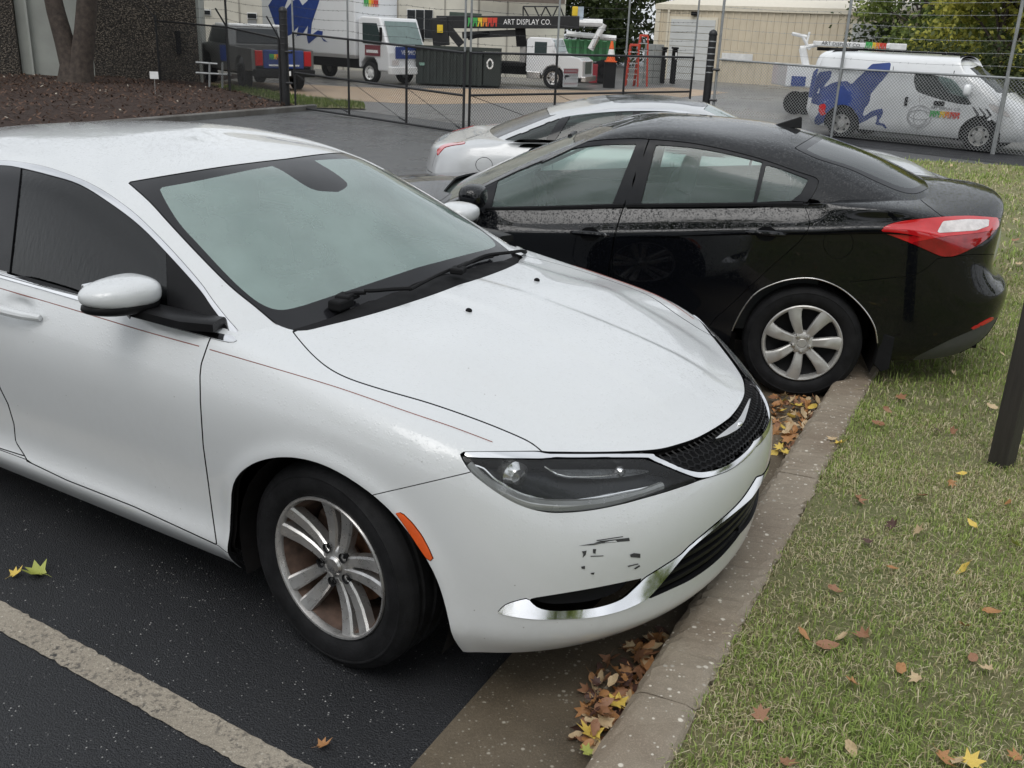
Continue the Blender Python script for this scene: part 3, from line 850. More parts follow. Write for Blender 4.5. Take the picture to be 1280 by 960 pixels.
# ------------------------------------------------------------------ the white sedan
def white_car():
    hub = np.array([-.5229, 2.504]); yaw = -.5252; SIDE = -.905
    lf = np.array([-math.sin(yaw), math.cos(yaw)])
    o2 = hub-SIDE*lf
    F = Frame((o2[0], o2[1], 0), yaw, -1)
    root = empty('white_car', F.o, yaw)
    tag(root, 'white four-door sedan with scuffed front bumper and dark tinted side windows, nose at the kerb', 'car')
    # control net, rows bottom to top, columns rear centre > rear corner > side > front corner > front centre
    cols = []
    def col(*pts): cols.append(pts)
    col((-3.81, 0, .25), (-3.87, 0, .32), (-3.885, 0, .42), (-3.92, 0, .56), (-3.93, 0, .73), (-3.92, 0, .90), (-3.88, 0, 1.01), (-3.82, 0, 1.05), (-3.76, 0, 1.062), (-3.70, 0, 1.068))
    col((-3.79, .35, .25), (-3.85, .37, .32), (-3.865, .37, .42), (-3.90, .37, .56), (-3.91, .37, .73), (-3.90, .36, .90), (-3.86, .35, 1.0), (-3.78, .31, 1.045), (-3.69, .17, 1.06), (-3.60, 0, 1.07))
    col((-3.68, .68, .24), (-3.74, .72, .31), (-3.76, .725, .41), (-3.79, .73, .55), (-3.80, .72, .72), (-3.79, .70, .88), (-3.75, .665, .97), (-3.66, .55, 1.035), (-3.55, .3, 1.06), (-3.48, 0, 1.075))
    col((-3.45, .81, .22), (-3.46, .86, .30), (-3.46, .87, .40), (-3.46, .875, .55), (-3.46, .87, .72), (-3.46, .855, .88), (-3.45, .81, .97), (-3.42, .70, 1.04), (-3.38, .4, 1.07), (-3.34, 0, 1.08))
    col((-3.1, .855, .21), (-3.1, .905, .29), (-3.1, .905, .38), (-3.1, .912, .55), (-3.1, .915, .72), (-3.1, .90, .86), (-3.1, .85, .97), (-3.1, .76, 1.03), (-3.1, .45, 1.05), (-3.1, 0, 1.06))
    col((-2.742, .865, .205), (-2.742, .92, .29), (-2.742, .915, .38), (-2.742, .925, .55), (-2.742, .932, .72), (-2.742, .918, .85), (-2.742, .875, .96), (-2.742, .82, 1.015), (-2.742, .45, 1.03), (-2.742, 0, 1.03))
    for x, zb in ((-2.3, 1.0), (-1.65, .99), (-.95, .985)):
        col((x, .868, .20), (x, .925, .29), (x, .903, .37), (x, .918, .55), (x, .935, .73), (x, .920, .85), (x, .888, .94), (x, .852, zb), (x, .74, zb+.006), (x, 0, zb+.01))
    col((-.47, .868, .198), (-.47, .925, .283), (-.47, .907, .37), (-.47, .922, .55), (-.47, .936, .73), (-.47, .920, .84), (-.47, .886, .93), (-.44, .81, .975), (-.42, .45, .99), (-.42, 0, .995))
    col((0, .868, .20), (0, .922, .285), (0, .918, .38), (0, .930, .55), (0, .935, .72), (0, .920, .82), (-.01, .875, .893), (-.05, .755, .918), (-.12, .40, .968), (-.19, 0, .985))
    col((.36, .862, .20), (.36, .908, .285), (.36, .912, .37), (.36, .915, .54), (.35, .908, .70), (.33, .892, .79), (.30, .845, .848), (.21, .715, .893), (.05, .37, .957), (-.07, 0, .972))
    col((.55, .790, .20), (.575, .830, .275), (.575, .838, .37), (.57, .838, .53), (.545, .825, .68), (.505, .812, .765), (.45, .775, .815), (.33, .65, .865), (.15, .34, .945), (.02, 0, .962))
    col((.70, .650, .20), (.745, .680, .265), (.75, .690, .36), (.75, .695, .52), (.715, .685, .65), (.665, .675, .727), (.605, .655, .775), (.46, .54, .838), (.27, .30, .918), (.13, 0, .945))
    col((.82, .44, .20), (.865, .465, .262), (.875, .47, .36), (.89, .475, .52), (.865, .462, .65), (.825, .447, .712), (.765, .43, .748), (.64, .37, .80), (.44, .22, .880), (.28, 0, .922))
    col((.885, .21, .20), (.930, .225, .262), (.942, .228, .36), (.962, .23, .52), (.952, .225, .65), (.905, .218, .712), (.852, .21, .742), (.75, .20, .782), (.60, .13, .842), (.45, 0, .885))
    col((.90, 0, .20), (.948, 0, .262), (.96, 0, .36), (.982, 0, .52), (.975, 0, .65), (.925, 0, .712), (.872, 0, .742), (.79, 0, .778), (.70, 0, .812), (.60, 0, .845))
    net = [[c[r] for c in cols] for r in range(10)]
    us = [4, 5, 6, 8, 12, 14, 14, 22, 26, 26, 30, 24, 16, 16, 14, 16]
    vs = [6, 8, 14, 14, 11, 10, 10, 20, 20]
    pos, nor = spline_surface(net, us, vs)
    arch = [(-.40, -.2), (-.385, .30), (-.375, .42), (-.335, .545), (-.23, .64), (-.08, .697), (.08, .697), (.25, .63), (.375, .50), (.43, .36), (.45, .20), (.46, -.2)]
    arch = smooth_poly(arch, 5)
    arch_r = [(p[0]-2.742, p[1]) for p in arch]
    pos = arch_flare(pos, [arch, arch_r], .011, .035)
    q = pos.reshape(-1, 3); hm = (q[:, 0] > -.3) & (q[:, 2] > .72)
    yc = np.interp(q[:, 0], [-.2, .1, .5, .9], [.13, .14, .17, .22]); yo = np.interp(q[:, 0], [-.2, .1, .5, .8], [.56, .58, .52, .42])
    fade = np.clip((.92-q[:, 0])/.3, 0, 1)*np.clip((q[:, 2]-.74)/.06, 0, 1)
    q[:, 2] += np.where(hm, fade*(.007/(1+np.exp((q[:, 1]-yc)/.008))+.012/(1+np.exp((q[:, 1]-yo)/.022))), 0); pos = q.reshape(pos.shape)
    hc = F.un((16, 384), y=-.92)
    for dx in (0, -.92):
        q = pos.reshape(-1, 3); m = q[:, 1] > .8
        q[m, 1] -= .022*np.exp(-((q[m, 0]-hc[0]-dx)/.075)**2-((q[m, 2]-hc[2])/.026)**2); pos = q.reshape(pos.shape)
    e = 1e-9; gu = np.gradient(pos, axis=1); gv = np.gradient(pos, axis=0); nn = np.cross(gv, gu)
    nn /= np.maximum(np.linalg.norm(nn, axis=2, keepdims=True), e); w = (pos[:, :, 1:2] > .02); nor = np.where(w, nn, nor)
    S = Skin(pos, nor)
    side = lambda c, n: c[:, 1] > .55
    for a in (arch, arch_r): S.cut(xz_field(a), None, ('body',), 0, side)
    S.L = [l for l in S.L]
    # the opening under the greenhouse
    S.cut(xy_field([(-.34, -.1), (-.34, .55), (-.46, .70), (-.70, .79), (-2.7, .79), (-3.05, .62), (-3.2, .3), (-3.22, -.1)]), None, ('body',), 0, lambda c, n: (c[:, 2] > .93) & (n[:, 2] > .3))
    fc = F.facing(.0)
    sp = smooth_poly
    hood_gap = sp([(364, 412), (376.6, 428), (393.4, 446), (413, 461.5), (438.4, 474), (480.6, 487.7), (537, 504), (593, 523.4), (635, 540), (663, 553), (678, 565)], 4)
    lip = sp([(680, 565), (735, 565.5), (785, 564.5), (822, 562), (847, 556), (872.5, 547), (900.6, 531), (919, 516), (929, 499), (935, 480.6)], 4)
    rear_edge = sp([(700, 300), (659, 312.5), (625, 332.5), (562.5, 360), (500, 381.5), (452.5, 395.5), (410, 406), (382, 412.5), (364, 412)], 4)
    hood = hood_gap+lip+[(1010, 440), (1010, 250)]+rear_edge
    S.cut(F.field(hood), 'hood', ('body',), .0018, both(fc, lambda c, n: n[:, 2] > .2))
    # what lies behind the hood under the wiper arms
    S.cut(F.field(rear_edge[4:]+[(352, 408), (340, 402), (320, 384), (300, 340), (700, 200)]), 'cowl', ('body',), .0008, lambda c, n: (n[:, 2] > .5) & (c[:, 0] < .1))
    belt = sp([(-200, 281), (-150, 297), (-60, 324), (0, 341), (50, 355.5), (89, 366.5), (140, 381), (182, 393.5), (247, 411), (266, 416), (292, 421)], 4)+sp([(297, 426.5), (288, 428.5), (265, 423.5), (247, 418.5), (182, 400.5), (140, 388), (89, 373), (50, 361.5), (0, 347.5), (-60, 331), (-150, 304), (-200, 288)], 4)
    bl_ = [F.un(q_, y=-.868) for q_ in belt[:41]]
    S.cut(xz_field([(q_[0], q_[2]) for q_ in bl_ if q_[0] < -.40]+[(-.40, 1.3), (-3, 1.3)]), None, ('body',), 0, lambda c, n: (c[:, 1] > .6) & (c[:, 0] < -.3) & (c[:, 0] > -2.6))
    S.cut(F.field(belt), 'belt', ('body',), .0004, lambda c, n: (c[:, 1] > .7) & (c[:, 0] < -.2) & (c[:, 2] > .85))
    light_low = sp([(872.5, 600.6), (860, 605.5), (835, 613.7), (810, 621), (772.5, 631), (735, 638), (697.5, 640.7), (672.5, 638), (647.5, 630), (622.5, 616), (597.5, 597.5), (585, 585), (575.5, 569)], 4)
    bump_top = sp([(990, 490), (953, 509), (955, 524), (951, 546), (938, 567), (919, 583), (900.6, 592), (872.5, 600.6)], 4)
    band = [(575.5, 568), (580, 565), (672, 564)]+lip+[(990, 460)]+bump_top+light_low
    S.cut(F.field(band), 'band', ('body',), .0015, both(fc, lambda c, n: c[:, 0] > .2))
    strip_up = [(577, 567), (582, 565.5), (672, 565.5)]+sp([(684, 568.3), (735, 568.5), (810, 568), (818, 571), (835, 578.5), (854, 586.5), (872.5, 590.5), (891, 588), (910, 580.5), (929, 566.5), (940, 553), (945.5, 537), (947, 520), (943.5, 503), (938, 488)], 4)
    strip_lo = sp([(946, 487), (952, 501), (954.5, 520), (952.5, 540), (946, 558), (932, 574), (912, 588), (892, 595), (872, 597.5), (852, 591.5), (833, 584), (814, 576), (806, 573.2), (735, 573.2), (686, 573.5)], 4)+[(676, 574.5), (640, 574), (600, 573), (584, 572)]
    S.cut(F.field(strip_up+[(990, 460), (990, 480)]+strip_lo), 'strip', ('band',), .0008, fc)
    lens = [(570, 566), (584, 572), (600, 573), (676, 574.6), (686, 573.6), (735, 573.6), (806, 573.6), (833, 584), (852, 592), (868, 597.5), (873, 601), (860, 615), (735, 660), (640, 650), (560, 590)]
    S.cut(F.field(lens), 'lens', ('band',), .0008, fc)
    # bumper
    S.cut(F.field([(440, 625), (473.6, 617), (530, 604), (585, 591), (600, 586), (680, 600), (860, 597), (905, 588), (945, 545), (950, 515), (1000, 480), (1120, 1000), (300, 1000), (420, 660)]), 'bumper', ('body',), .0013, both(fc, lambda c, n: c[:, 0] > .18))
    S.label(lambda c, n: (c[:, 0] > .45) & (c[:, 2] < .6), 'bumper', ('body',))
    mk = [(492, 638), (504, 642), (516, 654), (527.5, 669), (536, 685), (542, 699), (536, 702), (526, 688), (516, 672.7), (505, 656)]
    S.cut(F.field(mk), 'marker', ('bumper',), .0012, fc)
    pocket = sp([(661, 748.5), (704, 741.7), (748.5, 734), (805, 722.4)], 4)+sp([(805, 722.4), (790, 737), (775, 749), (748.5, 758), (719, 762), (689, 762.5), (671, 758), (661, 748.5)], 4)
    lgr_top = sp([(808, 749), (825.6, 730), (852.4, 697), (867, 682), (897, 657), (926.6, 633), (941, 620), (960, 600)], 4)
    lgr_bot = sp([(968, 615), (943, 633), (935.5, 650), (920.6, 673.4), (897, 700), (867, 722.4), (837.5, 737), (808, 750)], 4)
    chrome_lo = sp([(621, 766), (632.7, 755), (656, 747.7)], 4)+[(661, 748)]+sp([(661, 748), (671, 758), (689, 762.5), (719, 762), (748.5, 758), (775, 749), (790, 737), (805, 722)], 4)+sp([(805, 722), (846.4, 695.7), (861, 682), (882, 664.5), (912, 639), (929.6, 620), (945, 596)], 4)+sp([(960, 600), (941, 620), (926.6, 633), (897, 657), (867, 682), (852.4, 697), (825.6, 730), (808, 749)], 4)+sp([(799, 753.6), (778, 762.5), (748.5, 770), (719, 773), (674, 774), (644.5, 771), (621, 766)], 4)
    S.cut(F.field(lgr_top+lgr_bot), 'low_grille', ('bumper',), .0006, fc)
    S.cut(F.field(pocket), 'pocket', ('bumper',), .0006, fc)
    S.cut(F.field(chrome_lo), 'low_chrome', ('bumper',), .0006, fc)
    # sides
    yS = -.925
    gap_f = [(275, 350), (266, 375), (264, 420), (260, 430), (251.5, 455), (250, 470), (250.5, 503), (254, 557), (258.5, 590), (265.5, 642), (271, 681)]
    bottom = [(271, 681), (167, 633), (83, 600), (33, 576)]
    gap_b = [(33, 573), (19.5, 552), (17.5, 530), (10, 505), (0, 485), (-14, 440), (-20, 360), (0, 270), (14, 205)]
    S.cut(F.field(gap_f+bottom+gap_b), 'door', ('body',), .002, lambda c, n: (c[:, 1] > .6) & (c[:, 0] < -.2))
    g2 = [F.un(p, y=yS)[[0, 2]] for p in gap_b]
    rear_door = [tuple(p) for p in g2]+[(-2.45, 1.3), (-2.50, 1.0), (-2.46, .85), (-2.36, .66), (-2.24, .50), (-2.15, .36), (-2.1, .30), tuple(g2[0])]
    S.cut(xz_field(rear_door), 'rear_door', ('body',), .002, lambda c, n: (c[:, 1] > .6) & (c[:, 0] < -1.2))
    sill = [(-2.40, .0), (-2.40, .305)]+[tuple(F.un(p, y=yS)[[0, 2]]) for p in bottom[::-1]]+[(-.30, .272), (-.2, .27), (-.2, 0)]
    S.cut(xz_field(sill), 'rocker', ('body',), .0015, lambda c, n: (c[:, 1] > .5) & (c[:, 0] < -.2) & (c[:, 0] > -2.45))
    S.cut(xz_field([(-5, .64), (-3.2, .64), (-3.0, .50), (-3.0, -.1), (-5, -.1)]), 'rear_bumper', ('body',), .0015, lambda c, n: c[:, 0] < -3)
    S.cut(yz_field([(.36, .72), (.40, .88), (.66, .95), (.95, .93), (.95, .86), (.66, .76)]), 'tail', ('body',), .0015, lambda c, n: c[:, 0] < -3.35)
    S.cut(xy_field([(-3.16, -.1), (-3.20, .62), (-3.5, .64), (-3.66, .58), (-4.1, .56), (-4.1, -.1)]), 'trunk', ('body',), .0018, lambda c, n: (c[:, 0] < -3.1) & (c[:, 2] > .62))
    S.label(lambda c, n: c[:, 0] > -.9, 'fender', ('body',))
    # panels
    wp = M['white_paint']
    S.mesh('hood', 'hood', wp, root, rim_mat=M['black_trim'])
    S.mesh('cowl', 'cowl', M['matt_black'], root, off=-.012, rim=0)
    for sgn, nm in ((-1, 'right'), (1, 'left')):
        S.mesh('front_fender', 'fender', wp, root, sides=(sgn,), rim_mat=M['black_trim'])
        d = S.mesh('front_door', 'door', wp, root, sides=(sgn,), rim_mat=M['black_trim'])
        S.mesh('rear_door', 'rear_door', wp, root, sides=(sgn,), rim_mat=M['black_trim'])
        S.mesh('rocker_panel', 'rocker', wp, root, sides=(sgn,), rim_mat=M['black_trim'])
        S.mesh('rear_quarter', 'body', wp, root, sides=(sgn,), rim_mat=M['black_trim'])
        S.mesh('side_marker', 'marker', M['lamp_amber'], root, off=.003, rim=.006, sides=(sgn,))
        hl = S.mesh('headlight', 'lens', M['glass_lens'], root, sides=(sgn,), rim=.01, rim_mat=M['black_trim'])
        S.mesh('tail_light', 'tail', M['lamp_red'], root, off=.004, sides=(sgn,))
        headlight_inside(S, F, hl, sgn)
    bump_o = S.mesh('front_bumper', 'bumper', wp, root, rim=.02, rim_mat=M['black_trim'])
    S.mesh('rear_bumper', 'rear_bumper', wp, root, rim_mat=M['black_trim'])
    S.mesh('trunk_lid', 'trunk', wp, root, rim_mat=M['black_trim'])
    S.mesh('grille_chrome', 'strip', M['chrome'], root, off=.004, rim=.012)
    S.mesh('bumper_chrome', 'low_chrome', M['chrome'], root, off=.003, rim=.02, ntilt=.75)
    for sgn in (-1, 1): S.mesh('fog_pocket', 'pocket', M['matt_black'], root, off=-.03, rim=0, sides=(sgn,))
    S.mesh('grille_backing', 'band', M['matt_black'], root, off=-.035, rim=0)
    S.mesh('lower_grille_backing', 'low_grille', M['matt_black'], root, off=-.045, rim=0)
    S.mesh('inner_structure', ('hood', 'fender', 'rocker', 'body', 'bumper', 'trunk', 'rear_bumper', 'tail', 'marker'), M['arch_liner'], root, off=-.03, rim=0)
    S.mesh('door_inner', ('door', 'rear_door'), M['arch_liner'], root, off=-.075, rim=0)
    grille_bars(S, F, root)
    # ---- greenhouse
    G = []
    def g(*p): G.append(p)
    g((-3.36, 0, 1.02), (-3.10, 0, 1.145), (-2.88, 0, 1.25), (-2.70, 0, 1.325), (-2.64, 0, 1.35), (-2.58, 0, 1.368))
    g((-3.33, .35, 1.02), (-3.08, .33, 1.14), (-2.86, .31, 1.24), (-2.68, .28, 1.315), (-2.58, .16, 1.357), (-2.52, 0, 1.375))
    g((-3.2, .70, 1.0), (-3.0, .65, 1.12), (-2.8, .60, 1.22), (-2.6, .54, 1.30), (-2.5, .3, 1.365), (-2.45, 0, 1.39))
    g((-2.85, .82, .98), (-2.72, .76, 1.12), (-2.6, .69, 1.235), (-2.45, .59, 1.325), (-2.35, .34, 1.385), (-2.3, 0, 1.408))
    g((-2.3, .85, .955), (-2.29, .80, 1.12), (-2.26, .72, 1.265), (-2.2, .61, 1.350), (-2.12, .35, 1.412), (-2.05, 0, 1.428))
    g((-1.6, .858, .94), (-1.62, .81, 1.11), (-1.66, .735, 1.275), (-1.70, .625, 1.370), (-1.76, .36, 1.428), (-1.8, 0, 1.442))
    g((-.95, .855, .93), (-1.08, .80, 1.10), (-1.24, .72, 1.26), (-1.40, .62, 1.358), (-1.54, .36, 1.425), (-1.66, 0, 1.443))
    g((-.45, .845, .93), (-.72, .765, 1.09), (-1.01, .695, 1.24), (-1.24, .612, 1.338), (-1.42, .35, 1.415), (-1.57, 0, 1.440))
    g((-.31, .785, .93), (-.60, .705, 1.085), (-.91, .645, 1.228), (-1.16, .588, 1.322), (-1.35, .34, 1.404), (-1.51, 0, 1.436))
    g((-.27, .56, .94), (-.51, .52, 1.095), (-.79, .47, 1.247), (-1.04, .43, 1.352), (-1.27, .25, 1.408), (-1.45, 0, 1.430))
    g((-.245, .28, .95), (-.45, .26, 1.10), (-.72, .235, 1.26), (-.97, .215, 1.365), (-1.21, .125, 1.412), (-1.40, 0, 1.425))
    g((-.235, 0, .955), (-.43, 0, 1.102), (-.70, 0, 1.265), (-.95, 0, 1.369), (-1.18, 0, 1.410), (-1.36, 0, 1.422))
    G = [[(x, y, z-(.016 if z > 1.38 else .008 if z > 1.3 else 0)) for x, y, z in c] for c in G]
    net = [[c[r] for c in G] for r in range(6)]
    pos, nor = spline_surface(net, [6, 6, 8, 14, 20, 26, 24, 14, 16, 16, 14], [18, 20, 18, 14, 10])
    T = Skin(pos, nor)
    tip = lambda c, n: (n[:, 0] > .12)
    ws_edge = sp([(148, 218), (160, 228), (187.5, 252.5), (212.5, 280), (250, 320), (287.5, 357.5), (320, 384), (345, 405), (372, 425)], 4)
    ws_top = sp([(443, 193), (400, 194.5), (370, 197.5), (320, 203), (275, 209), (212.5, 219), (160, 228)], 4)
    T.cut(F.field(ws_edge[4:]+[(372, 470), (760, 470), (760, 180)]+ws_top), 'screen_all', ('body',), .002, both(F.facing(.0), tip))
    clear = sp([(199, 235), (207.5, 252.5), (225, 280), (250, 307.5), (287.5, 347.5), (316, 373), (335, 384), (352, 387.5), (375, 383), (400, 375), (475, 350), (550, 325), (615, 304)], 4)+[(760, 270), (760, 180)]+sp([(443, 194.5), (400, 198), (370, 203), (320, 211), (250, 225.5), (212, 232.5), (199, 235)], 4)
    T.cut(F.field(clear), 'screen', ('screen_all',), 0, None)
    T.cut(F.field(sp([(332, 204), (352, 213), (372, 226), (388, 235.5), (402, 239), (430, 240)], 3)+[(450, 180)]), 'screen_all', ('screen',), 0, None)
    dlo_up = sp([(-200, 222), (-60, 200), (0, 200.5), (32, 203.7), (62, 210), (100, 223.7), (125, 236), (150, 252.5), (175, 272.5), (212.5, 310), (250, 352.5), (266, 375), (285, 399), (297, 412)], 4)
    dlo_dn = [(299, 419), (290, 440), (250, 450), (-200, 370)]
    sidey = lambda c, n: (n[:, 1] > .25)
    T.cut(F.field(dlo_up+dlo_dn), 'dlo', ('body',), .001, both(sidey, lambda c, n: c[:, 0] > -2.35))
    gl_up = sp([(-200, 229), (-60, 207), (0, 207), (25, 210), (62, 219), (100, 231), (137.5, 254), (175, 282.5), (212, 320), (250, 362.5), (265, 384), (284, 409)], 4)
    T.cut(F.field(gl_up+[(286, 416), (250, 445), (-200, 370)]), 'glass', ('dlo',), .0006, sidey)
    T.cut(F.field([(-6, 190), (27, 205), (11.5, 345), (0, 420), (-40, 420), (-22, 320)]), 'pillar', ('glass',), .0006, sidey)
    T.cut(F.field([(207, 300), (209, 430), (330, 460), (300, 400)]), 'sail', ('glass',), .001, sidey)
    # rear side glass beyond the frame and the rear screen
    T.cut(xz_field([(-3.0, .9), (-2.78, 1.12), (-2.55, 1.20), (-2.35, 1.31), (-2.2, 1.34), (-2.2, .9)]), 'glass', ('body',), .001, both(sidey, lambda c, n: c[:, 0] < -2.2))
    T.cut(xy_field([(-3.5, -.1), (-3.5, .60), (-2.95, .55), (-2.72, .47), (-2.70, -.1)]), 'rear_screen', ('body',), .002, lambda c, n: n[:, 0] < -.2)
    T.mesh('roof', 'body', wp, root, rim_mat=M['black_trim'])
    T.mesh('windscreen', 'screen', M['glass_screen'], root, rim=0)
    T.mesh('windscreen_band', 'screen_all', M['frit'], root, rim=.004)
    T.mesh('rear_screen', 'rear_screen', M['glass_rear'], root, rim=0)
    for sgn in (-1, 1):
        T.mesh('window_trim', 'dlo', M['chrome'], root, sides=(sgn,), off=.002, rim=.01)
        T.mesh('side_window', 'glass', M['glass_dark'], root, sides=(sgn,), off=-.004, rim=0)
        T.mesh('door_pillar', 'pillar', M['frit'], root, sides=(sgn,), off=.001, rim=.008)
        T.mesh('mirror_sail', 'sail', M['black_trim'], root, sides=(sgn,), off=-.002, rim=.004)
    T.mesh('headliner', ('body',), M['headliner'], root, off=-.03, rim=0)
    for sgn in (-1, 1): S.mesh('belt_moulding', 'belt', M['chrome'], root, off=.004, rim=.008, sides=(sgn,))
    bv = full_bvh([S, T])
    # pinstripe on the shoulder
    stripe = sweep_on(F, bv, sp([(-20, 355), (0, 360.5), (87.5, 386), (175, 412.5), (249, 433)], 8), .0006)+[None]+sweep_on(F, bv, sp([(262, 437), (320, 454), (340, 460), (424, 485.5), (509, 515), (565, 534), (615.6, 553)], 8), .0006)
    for sgn in (-1, 1):
        mb = MB(); seg = []
        for p in stripe+[None]:
            if p is None:
                for a, b in zip(seg[:-1], seg[1:]):
                    w = .0022; d = .0006
                    mb.add([(a[0], a[1]*-sgn, a[2]-w), (b[0], b[1]*-sgn, b[2]-w), (b[0], b[1]*-sgn, b[2]+w), (a[0], a[1]*-sgn, a[2]+w)], [(0, 1, 2, 3)])
                if seg: mb.build('pin_stripe', M['pin_stripe'], root); mb = MB()
                seg = []
            else: seg.append(p)
    white_details(F, root, bv, S, T)
    return F, root, S, T

def headlight_inside(S, F, par, sgn):
    """reflector bucket, light guide and projector behind one lens"""
    S.mesh('bucket', 'lens', M['lamp_black'], par, off=-.055, rim=-.05, sides=(sgn,))
    bv = full_bvh([S])
    def path(px, off): return [Vector((p.x, p.y*-sgn, p.z)) for p in sweep_on(F, bv, smooth_poly(px, 5), off)]
    guide = path([(586, 579), (596, 592), (612, 607), (635, 620), (660, 630), (695, 633.5), (735, 631.5), (772, 625), (805, 616), (832, 606)], -.018)
    mb = MB(); mb.tube(guide, [.012+.008*math.sin(math.pi*min(1, k/len(guide)*1.15)) for k in range(len(guide))], 8)
    mb.build('light_guide', M['guide'], par)
    inner = path([(592, 579), (606, 584), (622, 600), (650, 616), (690, 625), (735, 623), (800, 610), (830, 603)], -.020)
    mb = MB(); mb.tube(inner, .0035, 6); mb.build('guide_trim', M['chrome'], par)
    pr = path([(649, 588)], -.040)
    if pr:
        c = pr[0]; mb = MB()
        mb.lathe([(.001, .022), (.022, .017), (.033, .004), (.040, .0), (.044, -.02), (.042, -.03)], 24, 'x', (0, 0, 0))
        mb.rotate(Matrix.Rotation(-.45*sgn*-1 if False else (.45*sgn), 3, 'Z')); mb.v = [(a+c.x, b+c.y, d+c.z) for a, b, d in mb.v]
        mb.build('projector', M['reflector'], par)
    up = path([(684, 577), (700, 588), (718, 592), (745, 592), (775, 588)], -.022)
    mb = MB(); mb.tube(up, .0030, 6); mb.build('brow_trim', M['reflector'], par)
    fan = path([(688, 577), (735, 576.5), (800, 577), (818, 582), (790, 588.5), (760, 592), (718, 592), (702, 588)], -.035)
    if len(fan) > 8:
        cen = sum(fan, Vector())/len(fan); k_ = len(fan); mb = MB(); mb.add([tuple(q) for q in fan]+[tuple(cen)], [(i, (i+1) % k_, k_) for i in range(k_)]); mb.build('reflector_panel', M['lamp_grey'], par, fixn=False)
    pr = path([(783, 584)], -.03)
    if pr:
        c = pr[0]; mb = MB(); mb.lathe([(.001, .006), (.012, .004), (.018, -.008), (.018, -.014)], 20, 'x')
        mb.rotate(Matrix.Rotation(.3*sgn, 3, 'Z')); mb.v = [(a+c.x, b+c.y, d+c.z) for a, b, d in mb.v]
        mb.build('turn_lamp', M['reflector'], par)

def grille_bars(S, F, root):
    """honeycomb of the upper grille, slats of the lower one, winged badge"""
    tb = S.bvh()
    def on(y, z, off):
        h = tb.ray_cast(Vector((1.4, abs(y), z)), Vector((-1, 0, 0)))
        if h[0] is None: return None
        n = h[1] if h[1].x > 0 else -h[1]
        p = h[0]+n*off; return Vector((p.x, math.copysign(p.y, y) if abs(y) > 1e-6 else 0, p.z))
    band = S.faces('band')
    bb = BVHTree.FromPolygons([tuple(p) for p in S.P], band)
    def inband(y, z):
        h = bb.ray_cast(Vector((1.4, abs(y), z)), Vector((-1, 0, 0))); return h[0] is not None
    mb = MB(); pw, ph = .025, .0135
    for j in range(-4, 14):
        z = .60+j*ph
        for i in range(-26, 27):
            y = (i+(.5 if j % 2 else 0))*pw
            if abs(y) > .62 or not inband(y, z): continue
            hexa = [(y-pw*.5, z-ph*.28), (y, z-ph*.62), (y+pw*.5, z-ph*.28), (y+pw*.5, z+ph*.28)]
            pts = [on(a, b, -.008) for a, b in hexa]
            if any(p is None for p in pts): continue
            for a, b in zip(pts[:-1], pts[1:]): mb.tube([a, b], .0028, 4, caps=False)
    mb.build('grille_mesh', M['black_trim'], root)
    lb = BVHTree.FromPolygons([tuple(p) for p in S.P], S.faces('low_grille'))
    for k in range(6):
        zc = .285+k*.036; run = []; mbk = MB(); any_ = False
        def flush():
            nonlocal run, any_
            if len(run) > 3:
                beam(mbk, run, [.017]*len(run), .02, up=(1, 0, 0)); any_ = True
            run = []
        for i in range(-44, 45):
            y = i*.016
            h = lb.ray_cast(Vector((1.4, abs(y), zc)), Vector((-1, 0, 0)))
            if h[0] is None: flush(); continue
            run.append((h[0].x-.012, y, zc))
        flush()
        if any_: mbk.build('grille_slat', M['black_trim'], root)
    # winged badge
    fb = full_bvh([S])
    tp = [(892, 550.5), (902, 543), (910, 536.5), (918, 530), (923.5, 523), (927, 516.5), (930.5, 509.5), (934.5, 501.5)]; bt_ = [(892.5, 552), (904, 548), (913, 543.5), (921, 538), (926.5, 530.5), (930, 521.5), (933, 512), (935.5, 502)]
    A = sweep_on(F, fb, smooth_poly(tp, 3), .010); B = sweep_on(F, fb, smooth_poly(bt_, 3), .014); C_ = sweep_on(F, fb, smooth_poly(bt_, 3), -.004)
    if len(A) == len(B) == len(C_):
        n = len(A); mb = MB(); mb.add([tuple(q) for q in A+B+C_], [(i, i+1, n+i+1, n+i) for i in range(n-1)]+[(n+i, n+i+1, 2*n+i+1, 2*n+i) for i in range(n-1)], True)
        bd = mb.build('grille_badge', M['dull_chrome'], root, fixn=False)
        q = sweep_on(F, fb, [(921.5, 533.5)], .012)[0]; blob('badge_centre', tuple(q), (.008, .016, .009), M['chrome'], bd, 2.2, (14, 8))
    else: print('BADGE', len(A), len(B), len(C_))

